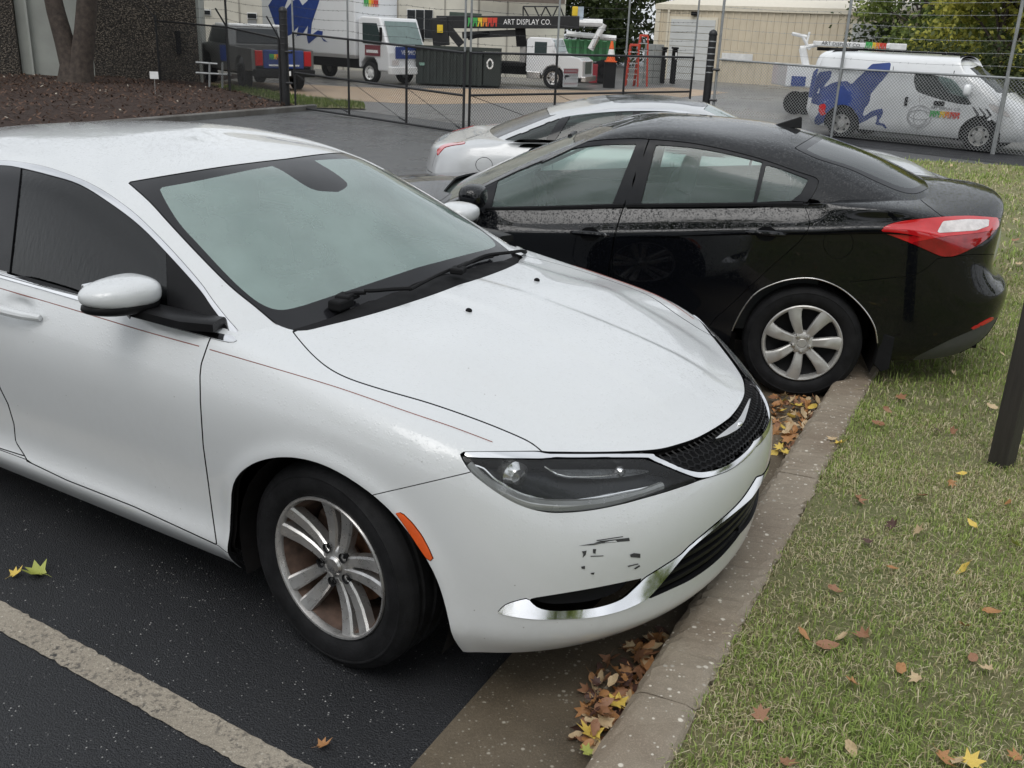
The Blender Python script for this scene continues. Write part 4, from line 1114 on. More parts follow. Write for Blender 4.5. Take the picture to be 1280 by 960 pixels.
def alloy_wheel(root, x, sgn, steer=0.0):
    w = empty('wheel', (x, sgn*.80, .332)); w.parent = root
    w.rotation_euler = (0, 0, steer+(0 if sgn > 0 else math.pi))
    tyre(w, .333, .224, .215)
    mb = MB()
    mb.lathe([(.226, .082), (.229, .094), (.226, .099), (.220, .098), (.217, .090), (.215, .075)], 72, 'y')
    rim = mb.build('rim', M['alloy'], w)
    mb = MB(); mb.lathe([(.2155, .076), (.205, .05), (.198, .02), (.19, -.03), (.193, -.095), (.22, -.10)], 60, 'y'); mb.build('barrel', M['wheel_dirt'], rim)
    for k in range(5):
        a0 = math.radians(26+72*k); mb = MB()
        for s in (-1, 1):
            path = []; wd = []
            for t in (0, .15, .35, .6, .85, 1.0):
                r = .040+(.219-.040)*t; d = s*(.0165+.024*t)
                yy = .068-.012*math.sin(math.pi*t*.9)+.027*t**1.5
                path.append((r*math.cos(a0)-d*math.sin(a0), yy, r*math.sin(a0)+d*math.cos(a0))); wd.append(.030+.022*t)
            beam(mb, path, wd, .034)
        mb.build('spoke', M['alloy'], rim)
    mb = MB(); mb.lathe([(.001, .066), (.048, .066), (.060, .060), (.066, .050), (.066, .02), (.05, .0)], 40, 'y'); mb.build('hub', M['alloy'], rim)
    mb = MB(); mb.lathe([(.001, .078), (.024, .076), (.030, .070), (.030, .060)], 32, 'y'); cp = mb.build('hub_cap', M['dull_chrome'], rim)
    mb = MB(); mb.box((0, .0785, 0), (.034, .003, .006)); mb.build('cap_badge', M['chrome'], cp) if False else None
    for k in range(5):
        a = math.radians(26+36+72*k); c = (.057*math.cos(a), .0, .057*math.sin(a))
        mb = MB(); mb.lathe([(.016, .074), (.013, .071), (.0125, .055)], 16, 'y', c); mb.lathe([(.001, .066), (.008, .066), (.010, .058)], 6, 'y', c)
        mb.build('wheel_nut', M['matt_black'], rim)
    mb = MB(); mb.lathe([(.02, -.012), (.148, -.012), (.15, -.016), (.15, -.036), (.02, -.036)], 48, 'y'); mb.build('brake_disc', M['rust'], w)
    mb = MB(); a = math.radians(20); mb.box((.125*math.cos(a), -.03, .125*math.sin(a)), (.07, .07, .15), M=Matrix.Rotation(-a, 3, 'Y')); mb.build('brake_caliper', M['wheel_dirt'], w, bevel=.01)
    return w

def white_details(F, root, bv, S, T):
    for x in (0, -2.742):
        for sgn in (-1, 1): alloy_wheel(root, x, sgn, -.0855 if x == 0 else 0)
    # wheel arch liners
    for x in (0.03, -2.712):
        for sgn in (-1, 1):
            mb = MB(); prof = [(.40*math.cos(a), .33+.385*math.sin(a)) for a in [math.radians(d) for d in range(-20, 201, 10)]]
            vs = []; 
            for u, v in prof: vs += [(x+u, sgn*.895, v), (x+u, sgn*.52, v)]
            n = len(prof); fs = [(2*i, 2*i+1, 2*i+3, 2*i+2) for i in range(n-1)]
            b = len(vs); vs2 = [(x+u, sgn*.52, v) for u, v in prof]
            mb.add(vs, fs, True); mb.add(vs2, [tuple(range(n))]); mb.build('wheel_arch', M['arch_liner'], root, fixn=False)
    # underbody
    mb = MB(); mb.box((-1.37, 0, .26), (2.0, 1.62, .10)); mb.box((.42, 0, .26), (.5, 1.2, .08)); mb.box((-3.3, 0, .30), (.7, 1.3, .1)); mb.box((-1.4, 0, .32), (4.0, 1.0, .14)); mb.build('underbody', M['arch_liner'], root)
    # door mirrors
    for sgn in (-1, 1):
        c = F.un((148, 366), y=-.935); c = (c[0], abs(c[1])*sgn, c[2])
        def shp(q):
            x, y, z = q
            t = (y*sgn+.13)/.26          # 0 at the car side, 1 at the outer end
            k = 1-.42*max(0, t-.15)**1.6
            x = x*(1-.18*t)-.03*t; z = z*k+(.012 if z > 0 else .008)*t*0
            if x < 0: x *= .55
            return [x, y, z]
        sh = blob('mirror_housing', c, (.120, .118, .052), M['white_paint'], root, 2.7, (32, 20), shp)
        blob('lower_cover', (c[0], c[1], c[2]-.034), (.112, .116, .034), M['black_trim'], sh, 2.6, (24, 14), shp)
        mb = MB(); mb.box((c[0]-.052, c[1], c[2]), (.01, .17, .07)); mb.build('mirror_glass', M['chrome'], sh, bevel=.004)
        b0 = F.un((262, 402), y=-.855); mb = MB()
        beam(mb, [(c[0]+.0, c[1]-.02*sgn, c[2]-.046), (c[0]+.02, (abs(c[1])-.06)*sgn, c[2]-.044), (b0[0]-.07, .865*sgn, b0[2]+.008), (b0[0]+.02, .835*sgn, b0[2]+.006)], [.10, .095, .10, .08], .030, up=(0, 0, 1)); mb.build('mirror_arm', M['black_trim'], sh)
    # door handles
    for sgn in (-1, 1):
        for px0, px1 in (((-60, 366), (41, 398)),):
            a = F.un(px0, y=-.945); b = F.un(px1, y=-.945); mb = MB(); pts = []
            for t in np.linspace(0, 1, 9):
                p = a+(b-a)*t; bow = math.sin(math.pi*t); pts.append((p[0], sgn*(.918+.030*bow**.6), p[2]-.005))
            mb.tube(pts, [.010, .014, .016, .0165, .017, .0165, .016, .015, .010], 10)
            mb.v = [(x, y, z) for x, y, z in mb.v]; mb.build('door_handle', M['white_paint'], root)
            mb = MB(); mb.tube([(x-.92, y-.002*sgn, z) for x, y, z in pts], .016, 10); mb.build('door_handle', M['white_paint'], root)
    # wipers
    wl = lambda px, off: sweep_on(F, bv, smooth_poly(px, 6), off)
    for nm, arm, blade in (('wiper', [(652, 322), (632, 325), (606, 329), (580, 341), (572, 345)], [(513, 367), (545, 350), (575, 337), (600, 327), (622, 323)]),
                           ('wiper', [(512, 371), (490, 372), (465, 374), (440, 374), (428, 377)], [(413, 384), (430, 380), (446, 374)])):
        a = wl(arm, .030); mb = MB()
        if len(a) > 2: mb.tube(a, [.010]+[.007]*(len(a)-1), 6)
        o = mb.build('wiper_arm', M['matt_black'], root)
        b_ = wl(blade, .016); mb = MB()
        if len(b_) > 2:
            mb.tube(b_, .006, 6); mb.build('wiper_blade', M['matt_black'], o)
        h = wl([arm[-1], arm[-2]], .022)
        if h: mb = MB(); mb.box(tuple(h[0]), (.05, .06, .022), rz=.3); mb.build('wiper_head', M['matt_black'], o, bevel=.006)
    mb = MB(); h = wl([(424, 384), (440, 380)], .018)
    if h: mb.box(tuple(h[0]), (.05, .085, .035), rz=.1); mb.build('wiper_head', M['matt_black'], root, bevel=.008)
    # washer jets
    for px in ((586, 389), (671, 351)):
        h = wl([px, (px[0]+1, px[1])], .002)
        if h: blob('washer_jet', tuple(h[0]), (.012, .009, .009), M['matt_black'], root, 2.2, (10, 8))
    # scrape marks on the bumper corner: thin flakes of exposed black plastic
    marks = [[(722, 682), (742, 679), (750, 676), (786, 672), (787, 676), (752, 679), (742, 681)], [(745, 675), (778, 670), (779, 671), (746, 676)], [(727, 689), (733, 688), (732, 693), (728, 697), (729, 692)],
             [(741, 686), (745, 686), (744, 692), (741, 691)], [(738, 694.5), (754, 694), (754, 695), (738, 695.7)], [(787, 693), (792, 691), (800, 692), (800, 697), (788, 696)], [(726, 708), (731, 707), (731, 711), (727, 710.5)],
             [(738, 716), (743, 715), (742, 718), (739, 717.6)], [(784, 707), (797, 704), (798, 705), (785, 708.3)], [(792, 710), (799, 706), (800, 707.5), (794, 711.3)], [(561, 776), (564, 775), (564, 779), (561, 779)]]
    for poly in marks:
        p = sweep_on(F, bv, poly, .0018)
        if len(p) == len(poly):
            mb = MB(); cen = sum(p, Vector())/len(p); n_ = len(p); mb.add([tuple(q) for q in p]+[tuple(cen)], [(i, (i+1) % n_, n_) for i in range(n_)]); mb.build('bumper_scrape', M['scuff'], root, fixn=False)
    # inside
    seat(root, -1.25, .38, M['seat_grey']); seat(root, -1.25, -.38, M['seat_grey'])
    mb = MB(); mb.box((-2.25, 0, .42), (.5, 1.3, .25)); mb.box((-2.55, 0, .75), (.16, 1.3, .6), M=Matrix.Rotation(-.3, 3, 'Y')); mb.build('rear_bench', M['seat_grey'], root, bevel=.05)
    mb = MB(); mb.prism([(-.30, .93), (-.62, .965), (-.86, .95), (-.92, .86), (-.84, .62), (-.5, .5), (-.25, .6)], -.70, .70); mb.build('dashboard', M['dash_dark'], root, bevel=.03, segs=3)
    steering_wheel(root, (-.98, .38, .86), M['dash_dark'])
    mb = MB(); mb.box((-.98, 0, 1.27), (.03, .24, .065)); mb.build('inside_mirror', M['black_trim'], root, bevel=.02)

WF, white_root, WS, WT = white_car()
# ------------------------------------------------------------------ the black sedan
def seven_spoke_wheel(root, x, sgn):
    w = empty('wheel', (x, sgn*.775, .318)); w.parent = root
    w.rotation_euler = (0, 0, 0 if sgn > 0 else math.pi)
    tyre(w, .318, .214, .195)
    mb = MB(); mb.lathe([(.213, .080), (.214, .088), (.208, .093), (.198, .090), (.192, .080), (.190, .055), (.150, .030)], 64, 'y'); rim = mb.build('hub_cap', M['cap_silver'], w)
    mb = MB(); mb.lathe([(.19, .055), (.10, .02), (.001, .02)], 40, 'y'); mb.build('cap_recess', M['matt_black'], rim)
    for k in range(7):
        a = math.radians(175+360/7*k); mb = MB(); path = []; wd = []
        for t in (0, .2, .45, .7, .9, 1.0):
            r = .035+.166*t; b = a-.10*math.sin(math.pi*t)*.5
            path.append((r*math.cos(b), .078+.022*math.sin(math.pi*min(1, t*1.05)*.75), r*math.sin(b))); wd.append(.040+.034*t**1.3 if t < .95 else .084)
        beam(mb, path, wd, .03); mb.build('spoke', M['cap_silver'], rim)
    mb = MB(); mb.lathe([(.001, .090), (.022, .090), (.026, .086), (.030, .088), (.05, .086), (.064, .080), (.07, .06)], 40, 'y'); mb.build('hub', M['cap_silver'], rim)
    for k in range(5):
        a = math.radians(-90+72*k); c = (.047*math.cos(a), 0, .047*math.sin(a))
        mb = MB(); mb.lathe([(.001, .100), (.008, .099), (.012, .092), (.0125, .08)], 14, 'y', c); mb.build('wheel_nut', M['dull_chrome'], rim)
    return w

def black_car():
    yaw = -.1944+math.pi; hub = np.array([1.5658, 5.0551]); lf = np.array([-math.sin(yaw), math.cos(yaw)]); o2 = hub-.87*lf
    F = Frame((o2[0], o2[1], 0), yaw, 1)
    root = empty('black_car', F.o, yaw)
    tag(root, 'black sedan beaded with rain, seven-spoke silver hubcap, tail hanging over the kerb', 'car')
    C = []
    def col(*p): C.append(p)
    col((-1.0, 0, .30), (-1.07, 0, .38), (-1.11, 0, .50), (-1.115, 0, .645), (-1.02, 0, .73), (-1.01, 0, .87), (-1.025, 0, 1.0), (-1.03, 0, 1.085), (-.95, 0, 1.12), (-.82, 0, 1.133))
    col((-.98, .35, .30), (-1.05, .36, .38), (-1.09, .37, .50), (-1.095, .37, .645), (-1.005, .36, .73), (-.995, .36, .87), (-1.005, .36, .99), (-1.0, .34, 1.07), (-.90, .2, 1.118), (-.74, 0, 1.138))
    col((-.86, .655, .29), (-.925, .69, .37), (-.955, .71, .50), (-.955, .71, .645), (-.90, .70, .76), (-.89, .695, .90), (-.88, .67, .985), (-.84, .60, 1.045), (-.76, .4, 1.10), (-.65, 0, 1.142))
    col((-.62, .775, .26), (-.64, .825, .34), (-.65, .845, .47), (-.65, .850, .63), (-.64, .845, .90), (-.635, .832, .955), (-.62, .785, 1.015), (-.60, .69, 1.06), (-.57, .4, 1.11), (-.53, 0, 1.145))
    def side(x, zc, zb, w=.0, r8=(.72, .008), r9=.012, lo=.20):
        col((x, .79+w, lo), (x, .862+w, .31), (x, .874+w, .45), (x, .888+w, .62), (x, .893+w, zc-.012), (x, .884+w, zc+.014), (x, .856+w, (zc+zb)/2+.01), (x, .818+w, zb), (x, r8[0], zb+r8[1]), (x, 0, zb+r9))
    side(-.32, .957, 1.085, -.012, (.4, .03), .04, lo=.23)
    side(0, .928, 1.066)
    side(.38, .90, 1.035)
    side(1.0, .842, .985)
    side(1.6, .80, .93)
    side(2.15, .775, .885, -.005, (.4, .05), .07)
    side(2.7, .745, .835, -.01, (.38, .045), .06)
    col((3.1, .76, .20), (3.1, .825, .30), (3.1, .84, .42), (3.1, .845, .56), (3.09, .842, .68), (3.08, .832, .71), (3.06, .79, .755), (3.0, .64, .80), (2.95, .34, .83), (2.9, 0, .845))
    col((3.32, .64, .21), (3.37, .69, .30), (3.38, .70, .42), (3.37, .70, .54), (3.33, .69, .63), (3.31, .68, .66), (3.25, .62, .705), (3.15, .5, .755), (3.06, .27, .79), (3.0, 0, .81))
    col((3.46, .35, .21), (3.51, .37, .30), (3.52, .38, .42), (3.51, .38, .54), (3.47, .37, .63), (3.44, .36, .66), (3.38, .34, .70), (3.28, .28, .74), (3.17, .15, .77), (3.1, 0, .785))
    col((3.49, 0, .21), (3.54, 0, .30), (3.55, 0, .42), (3.54, 0, .54), (3.50, 0, .63), (3.47, 0, .66), (3.41, 0, .70), (3.33, 0, .735), (3.25, 0, .755), (3.18, 0, .77))
    net = [[c[r] for c in C] for r in range(10)]
    pos, nor = spline_surface(net, [8, 10, 16, 16, 16, 18, 22, 16, 12, 10, 8, 8, 6, 6], [5, 6, 8, 12, 6, 8, 8, 12, 8], iters=5)
    arch = smooth_poly([(.40, -.2), (.385, .25), (.365, .40), (.29, .565), (.18, .645), (.06, .682), (-.04, .682), (-.15, .645), (-.25, .575), (-.33, .49), (-.375, .40), (-.40, .25), (-.42, -.2)], 5)
    arch_f = [(p[0]+2.70, p[1]) for p in arch]
    pos = arch_flare(pos, [arch, arch_f], .010, .030)
    S = Skin(pos, nor)
    sd = lambda c, n: c[:, 1] > .55
    for a in (arch, arch_f): S.cut(xz_field(a), None, ('body',), 0, sd)
    S.cut(xy_field([(2.2, -.1), (2.15, .45), (1.9, .68), (1.5, .76), (.1, .74), (-.28, .66), (-.52, .5), (-.58, -.1)]), None, ('body',), 0, lambda c, n: (c[:, 2] > .8) & (n[:, 2] > .4))
    fc = F.facing(.0); sp = smooth_poly
    bl_ = [F.un(q_, y=.83) for q_ in [(560, 264), (606, 262), (686, 260.3), (779, 257.3), (863, 257), (941, 256), (1004, 255.8), (1012, 255.8)]]
    S.cut(xz_field([(q_[0], q_[2]-.004) for q_ in bl_]+[(.05, 1.4), (2.1, 1.4)]), None, ('body',), 0, lambda c, n: (c[:, 1] > .5) & (c[:, 0] > 0) & (c[:, 0] < 2.2))
    tail = sp([(1100, 289.6), (1107.5, 282), (1128, 276), (1166, 272), (1207.5, 270), (1236, 271.5)], 4)+[(1247, 272), (1249, 282)]+sp([(1240, 293), (1232, 300), (1220, 308), (1197, 319), (1182.5, 321), (1172, 319), (1145, 307), (1120, 297)], 4)
    S.cut(F.field(tail), 'tail', ('body',), .0016, both(fc, lambda c, n: c[:, 0] < -.2))
    S.cut(F.field([(1170, 292), (1178, 277), (1207.5, 274.6), (1236, 275), (1235, 283), (1220, 288.5)]), 'tail_clear', ('tail',), .0005, fc)
    S.cut(F.field([(1140, 303), (1172, 297), (1222, 291.5), (1252, 286), (1252, 335), (1140, 335)]), 'tail_deep', ('tail',), .0006, fc)
    S.cut(F.field([(1030, 356), (1107.5, 348), (1137, 345), (1155, 338.5), (1172, 323), (1182, 322), (1197, 320), (1215, 318), (1300, 318), (1300, 500), (1030, 520)]), 'bumper', ('body',), .0014, both(fc, lambda c, n: c[:, 0] < -.2))
    S.label(lambda c, n: (c[:, 0] < -.9) & (c[:, 2] < .70), 'bumper', ('body',))
    S.cut(F.field([(1213, 410), (1228, 402), (1241, 395), (1243, 398.5), (1230, 406), (1216, 412)]), 'refl', ('bumper',), .0006, fc)
    S.cut(F.field([(1120, 470), (1145, 446), (1187, 425), (1215, 413), (1242, 399.5), (1275, 380), (1290, 470)]), 'valance', ('bumper',), .0006, fc)
    S.cut(F.field([(1152, 251), (1178, 271), (1215, 271), (1241, 272), (1320, 280), (1320, 200), (1160, 200), (1140, 236)]), 'trunk', ('body',), .0016, both(lambda c, n: (c[:, 0] < -.4)))
    S.label(lambda c, n: (c[:, 0] < -.75) & (c[:, 2] > .70) & (c[:, 1] < .62), 'trunk', ('body',))
    gap_b = [(811, 165), (811, 174.4), (780, 259), (776, 270), (771.7, 284), (766, 307), (765, 337), (766, 400), (770, 470)]
    gap_r = [(1022.7, 229.6), (1015, 246), (1006, 255.6), (1011, 271), (1011, 284), (1001, 300), (978, 321), (957, 340), (909, 385), (893, 399), (880, 420), (870, 470)]
    S.cut(F.field(gap_b+[(870, 470)]+sp(gap_r[:-1], 3)[::-1]+[(1019, 200)]), 'rear_door', ('body',), .0018, lambda c, n: (c[:, 1] > .6) & (c[:, 0] > -.1) & (c[:, 2] > .27))
    S.cut(xz_field([(.98, 1.2), (1.03, .98), (1.06, .84), (1.08, .6), (1.05, .28), (2.05, .28), (2.12, .5), (2.13, .78), (2.05, .93), (1.9, 1.2)]), 'door', ('body',), .0018, lambda c, n: (c[:, 1] > .6) & (c[:, 0] > .9))
    ca = [(1048+18.7*math.cos(t), 304+19.5*math.sin(t)) for t in np.linspace(0, 2*math.pi, 24, endpoint=False)]
    S.cut(F.field(ca), 'flap', ('body',), .0012, fc)
    S.cut(xy_field([(2.05, -.1), (2.1, .68), (2.6, .68), (3.0, .60), (3.16, .48), (3.24, .3), (3.28, -.1)]), 'hood', ('body',), .0018, lambda c, n: (n[:, 2] > .5) & (c[:, 0] > 1.9))
    S.cut(yz_field([(.36, .58), (.58, .62), (.82, .70), (.82, .76), (.58, .70), (.38, .66)]), 'lamp', ('body',), .002, lambda c, n: c[:, 0] > 2.95)
    S.cut(yz_field([(-.1, .52), (.30, .54), (.32, .62), (-.1, .63)]), 'grille', ('body',), .002, lambda c, n: c[:, 0] > 3.2)
    bp = M['black_paint']; bt = M['black_trim']
    for sg in (1, -1): S.mesh('headlight', 'lamp', M['lamp_clear'], root, off=.003, sides=(sg,))
    S.mesh('grille', 'grille', M['matt_black'], root, off=-.004, rim=0)
    S.mesh('body_shell', 'body', bp, root, rim_mat=bt)
    S.mesh('rear_bumper', 'bumper', bp, root, rim_mat=bt); [S.mesh('bumper_valance', 'valance', flat('grey_plastic', (.07, .072, .07), .6), root, off=-.003, rim_mat=bt, sides=(q_,)) for q_ in (1, -1)]
    S.mesh('trunk_lid', 'trunk', bp, root, rim_mat=bt); S.mesh('hood', 'hood', bp, root, rim_mat=bt)
    for sg in (1, -1):
        S.mesh('front_door', 'door', bp, root, rim_mat=bt, sides=(sg,)); S.mesh('rear_door', 'rear_door', bp, root, rim_mat=bt, sides=(sg,))
        t = S.mesh('tail_light', 'tail', M['lamp_red'], root, off=.004, rim=.012, sides=(sg,)); S.mesh('lower_lens', 'tail_deep', M['lamp_deep'], t, off=.003, rim=.01, sides=(sg,)); S.mesh('clear_lens', 'tail_clear', M['lamp_clear'], t, off=.005, rim=.01, sides=(sg,))
        S.mesh('rear_reflector', 'refl', M['lamp_red'], root, off=.003, sides=(sg,))
    S.mesh('fuel_flap', 'flap', bp, root, rim_mat=bt, sides=(1,)); S.mesh('fuel_flap', 'flap', bp, root, sides=(-1,))
    S.mesh('inner_structure', ('body', 'bumper', 'valance', 'trunk', 'hood', 'door', 'rear_door', 'flap', 'refl'), M['arch_liner'], root, off=-.03, rim=0)
    G = []
    def g(*p): G.append(p)
    g((-.72, 0, 1.095), (-.52, 0, 1.185), (-.28, 0, 1.278), (-.02, 0, 1.350), (.15, 0, 1.383), (.30, 0, 1.398))
    g((-.70, .32, 1.080), (-.50, .31, 1.170), (-.26, .30, 1.260), (0, .28, 1.337), (.17, .16, 1.383), (.36, 0, 1.403))
    g((-.62, .60, 1.045), (-.40, .57, 1.135), (-.17, .545, 1.223), (.08, .505, 1.312), (.25, .3, 1.383), (.44, 0, 1.408))
    g((-.42, .72, 1.05), (-.22, .69, 1.135), (.0, .65, 1.225), (.20, .58, 1.322), (.36, .33, 1.388), (.52, 0, 1.412))
    g((.0, .785, 1.02), (.10, .755, 1.12), (.23, .705, 1.225), (.40, .61, 1.338), (.52, .34, 1.396), (.62, 0, 1.414))
    g((.6, .815, .975), (.61, .78, 1.11), (.63, .722, 1.25), (.66, .622, 1.362), (.70, .35, 1.403), (.75, 0, 1.416))
    g((1.05, .818, .935), (1.03, .78, 1.08), (1.0, .718, 1.24), (.96, .622, 1.362), (.92, .35, 1.403), (.9, 0, 1.416))
    g((1.6, .812, .87), (1.5, .765, 1.04), (1.38, .70, 1.195), (1.22, .61, 1.320), (1.08, .34, 1.380), (.98, 0, 1.402))
    g((2.1, .79, .82), (1.84, .73, .985), (1.59, .665, 1.13), (1.34, .59, 1.262), (1.15, .33, 1.358), (1.03, 0, 1.393))
    g((2.22, .73, .82), (1.92, .67, .98), (1.65, .612, 1.125), (1.38, .545, 1.25), (1.18, .31, 1.345), (1.06, 0, 1.385))
    g((2.36, .38, .81), (2.02, .35, .98), (1.71, .32, 1.135), (1.41, .29, 1.267), (1.23, .16, 1.338), (1.09, 0, 1.377))
    g((2.40, 0, .81), (2.06, 0, .985), (1.74, 0, 1.14), (1.43, 0, 1.272), (1.26, 0, 1.333), (1.12, 0, 1.370))
    net = [[c[r] for c in G] for r in range(6)]
    pos, nor = spline_surface(net, [10, 12, 14, 20, 22, 22, 22, 20, 14, 14, 8], [18, 20, 18, 14, 10])
    T = Skin(pos, nor)
    bl = sp([(993, 185), (1020, 198), (1062, 211.5), (1093, 226), (1124, 239), (1145, 242), (1162, 234), (1170, 228)], 4)+[(1190, 200), (1100, 150), (1028, 164)]
    T.cut(F.field(bl), 'rear_all', ('body',), .0016, lambda c, n: (n[:, 0] < -.1) & (c[:, 0] < .3))
    bc = sp([(1008, 187), (1030, 197), (1062, 207), (1093, 220), (1122, 232), (1140, 235), (1154, 230), (1165, 225)], 4)+[(1185, 205), (1100, 160), (1034, 170)]
    T.cut(F.field(bc), 'rear_screen', ('rear_all',), 0, None)
    sy = lambda c, n: n[:, 1] > .3
    dlo = sp([(540, 254), (559, 244.6), (613, 215), (665, 194.6), (706.7, 182), (748, 175), (792, 173), (811, 173.8), (863, 178.5), (915.4, 189), (957, 200.4), (998.7, 215), (1019.6, 222), (1022.7, 229.6), (1015, 246), (1006, 256)], 4)+[(1000, 290), (560, 300)]
    T.cut(F.field(dlo), 'frame', ('body',), .0014, sy)
    T.cut(F.field([(609, 280), (614, 260), (623, 219.6)]+sp([(623, 219.6), (665, 199), (706.7, 187), (748, 181), (795, 179.6)], 3)+[(765, 256), (757, 280)]), 'glass_f', ('frame',), .0008, sy)
    T.cut(F.field(sp([(820, 180.6), (863, 184), (905, 191), (953, 202.5)], 3)+[(941.5, 253.5), (935, 285), (790, 285), (801, 254.6)]), 'glass_r', ('frame',), .0008, sy)
    T.cut(F.field([(958, 205.6), (980, 212), (1011, 224), (1001, 242), (988, 252), (975, 262), (944, 262), (946, 253.5)]), 'glass_q', ('frame',), .0008, sy)
    T.cut(F.field([(563, 248), (602, 227.5), (605, 234), (598, 262), (596, 290), (560, 290)]), 'glass_t', ('frame',), .0008, sy)
    T.cut(F.field([(811.5, 160), (812, 174.4), (781, 259), (772, 300), (770, 300), (778.5, 259), (809.5, 174.4), (809, 160)]), None, ('frame',), 0, sy)
    T.cut(xy_field([(1.42, -.1), (1.40, .30), (1.36, .50), (1.66, .575), (1.95, .635), (2.25, .69), (2.6, .4), (2.6, -.1)]), 'screen', ('body',), .002, lambda c, n: n[:, 0] > .25)
    T.mesh('roof', 'body', bp, root, rim_mat=bt)
    T.mesh('windscreen', 'screen', M['glass_car'], root, rim=0)
    T.mesh('rear_screen', 'rear_screen', M['glass_back'], root, rim=0); T.mesh('rear_screen_band', 'rear_all', M['frit'], root, rim=.003)
    for sg in (1, -1):
        fr_ = T.split_label('frame') if sg == 1 else fr_
        for l in fr_: T.mesh('window_frame', l, flat('satin_black', (.018, .019, .022), .4, spec=.2), root, sides=(sg,), off=-.003, rim=.012)
        for l in ('glass_f', 'glass_r', 'glass_q', 'glass_t'): T.mesh('side_window', l, M['glass_car'], root, sides=(sg,), off=-.008, rim=0)
    T.mesh('headliner', ('body',), M['headliner'], root, off=-.035, rim=0)
    bv = full_bvh([S, T])
    # belt seals
    for sg in (1, -1):
        for pts in ([(606, 262), (640, 261), (686, 260.3), (779, 257.3)], [(783, 257.5), (863, 257), (941, 256), (1004, 255.8)]):
            ln = [F.un(p, y=.83) for p in smooth_poly(pts, 5)]
            mb = MB(); beam(mb, [(p[0], .832*sg, p[2]) for p in ln], [.018]*len(ln), .030, up=(0, sg, 0)); mb.build('belt_seal', M['matt_black'], root)
    # handles with their dark cups
    for sg in (1, -1):
        for px, zc in ((958, 292), (737, 292.5)):
            p = F.un((px, zc), y=.90); mb = MB(); pts = []
            for t in np.linspace(0, 1, 9): pts.append((p[0]-.105+.21*t, sg*(.893+.026*math.sin(math.pi*t)**.6), p[2]+.006*math.sin(math.pi*t)))
            mb.tube(pts, [.008, .012, .015, .0155, .0155, .0155, .015, .012, .008], 10); hd = mb.build('door_handle', bp, root)
            mb = MB(); mb.lathe([(.001, .0), (.045, .002), (.052, .004)], 24, 'y'); mb.v = [(a*1.05+p[0], sg*(.8935+b), c*.75+p[2]-.002) for a, b, c in mb.v]; mb.build('handle_cup', M['matt_black'], hd)
        p = F.un((756, 294), y=.915); mb = MB(); mb.lathe([(.001, .004), (.010, .003), (.011, 0)], 14, 'y', (p[0], 0, p[2])); mb.v = [(a, sg*(.912+b), c) for a, b, c in mb.v]; mb.build('lock_cylinder', M['dull_chrome'], root)
    # mirrors
    for sg in (1, -1):
        p = F.un((597, 245), y=.93)
        h = blob('mirror_housing', (p[0]+.02, sg*.95, p[2]), (.075, .105, .068), bp, root, 2.6, (28, 18)); mb = MB(); mb.tube([(p[0]+.05, sg*.80, p[2]-.045), (p[0]+.02, sg*.93, p[2]-.05)], [.03, .025], 8); mb.build('mirror_arm', M['matt_black'], h)
    # fin aerial
    hp = bv.ray_cast(Vector((.16, 0, 2)), Vector((0, 0, -1)))[0]
    mb = MB(); prof = [(.11, .0), (.06, .022), (-.02, .052), (-.055, .066), (-.065, .06), (-.07, .0)]
    n = len(prof); vs = [(hp.x+a, .022*(1-b/.08), hp.z-.004+b) for a, b in prof]+[(hp.x+a, -.022*(1-b/.08), hp.z-.004+b) for a, b in prof]
    mb.add(vs, [tuple(range(n)), tuple(range(2*n-1, n-1, -1))]+[(i, i+n, (i+1) % n+n, (i+1) % n) for i in range(n)]); mb.build('roof_aerial', M['black_trim'], root, bevel=.004)
    # arch edge trim
    for sg in (1, -1):
        mb = MB(); pts = []
        for a in arch[8:-8]:
            hh = full_hit(bv, a[0], a[1]+.004, sg)
            if hh: pts.append(hh)
        if len(pts) > 3: mb.tube(pts, .0035, 6); mb.build('arch_trim', M['dull_chrome'], root)
    for x in (0, 2.70):
        for sg in (1, -1):
            seven_spoke_wheel(root, x, sg)
            mb = MB(); prof = [(.395*math.cos(a), .318+.37*math.sin(a)) for a in [math.radians(d) for d in range(-20, 201, 10)]]; vs = []
            for u, v in prof: vs += [(x+u, sg*.865, v), (x+u, sg*.48, v)]
            k = len(prof); mb.add(vs, [(2*i, 2*i+1, 2*i+3, 2*i+2) for i in range(k-1)], True); mb.add([(x+u, sg*.48, v) for u, v in prof], [tuple(range(k))]); mb.build('wheel_arch', M['arch_liner'], root, fixn=False)
    for sg in (1, -1):
        mb = MB(); mb.prism([(-.40, .42), (-.385, .24), (-.43, .20), (-.47, .22), (-.47, .40)], sg*.80, sg*.862); mb.build('mud_flap', M['matt_black'], root, bevel=.006)
    mb = MB(); mb.box((1.35, 0, .26), (2.0, 1.5, .1)); mb.box((1.3, 0, .32), (4.2, .9, .14)); mb.box((-.7, 0, .36), (.5, 1.2, .1)); mb.build('underbody', M['arch_liner'], root)
    # number on the trunk edge, rear plate
    mb = MB(); mb.box((-1.045, 0, .80), (.012, .31, .155)); mb.build('number_plate', M['white_plain'], root, bevel=.004)
    # inside
    seat(root, 1.12, .37, M['seat_dark'], z0=.32); seat(root, 1.12, -.37, M['seat_dark'], z0=.32)
    mb = MB(); mb.box((.32, 0, .46), (.5, 1.25, .26)); mb.box((.02, 0, .80), (.16, 1.25, .56), M=Matrix.Rotation(-.3, 3, 'Y')); mb.build('rear_bench', M['seat_dark'], root, bevel=.05)
    for y in (-.36, .36): mb = MB(); mb.box((-.10, y, 1.10), (.09, .26, .14)); mb.build('rear_headrest', M['seat_dark'], root, bevel=.04)
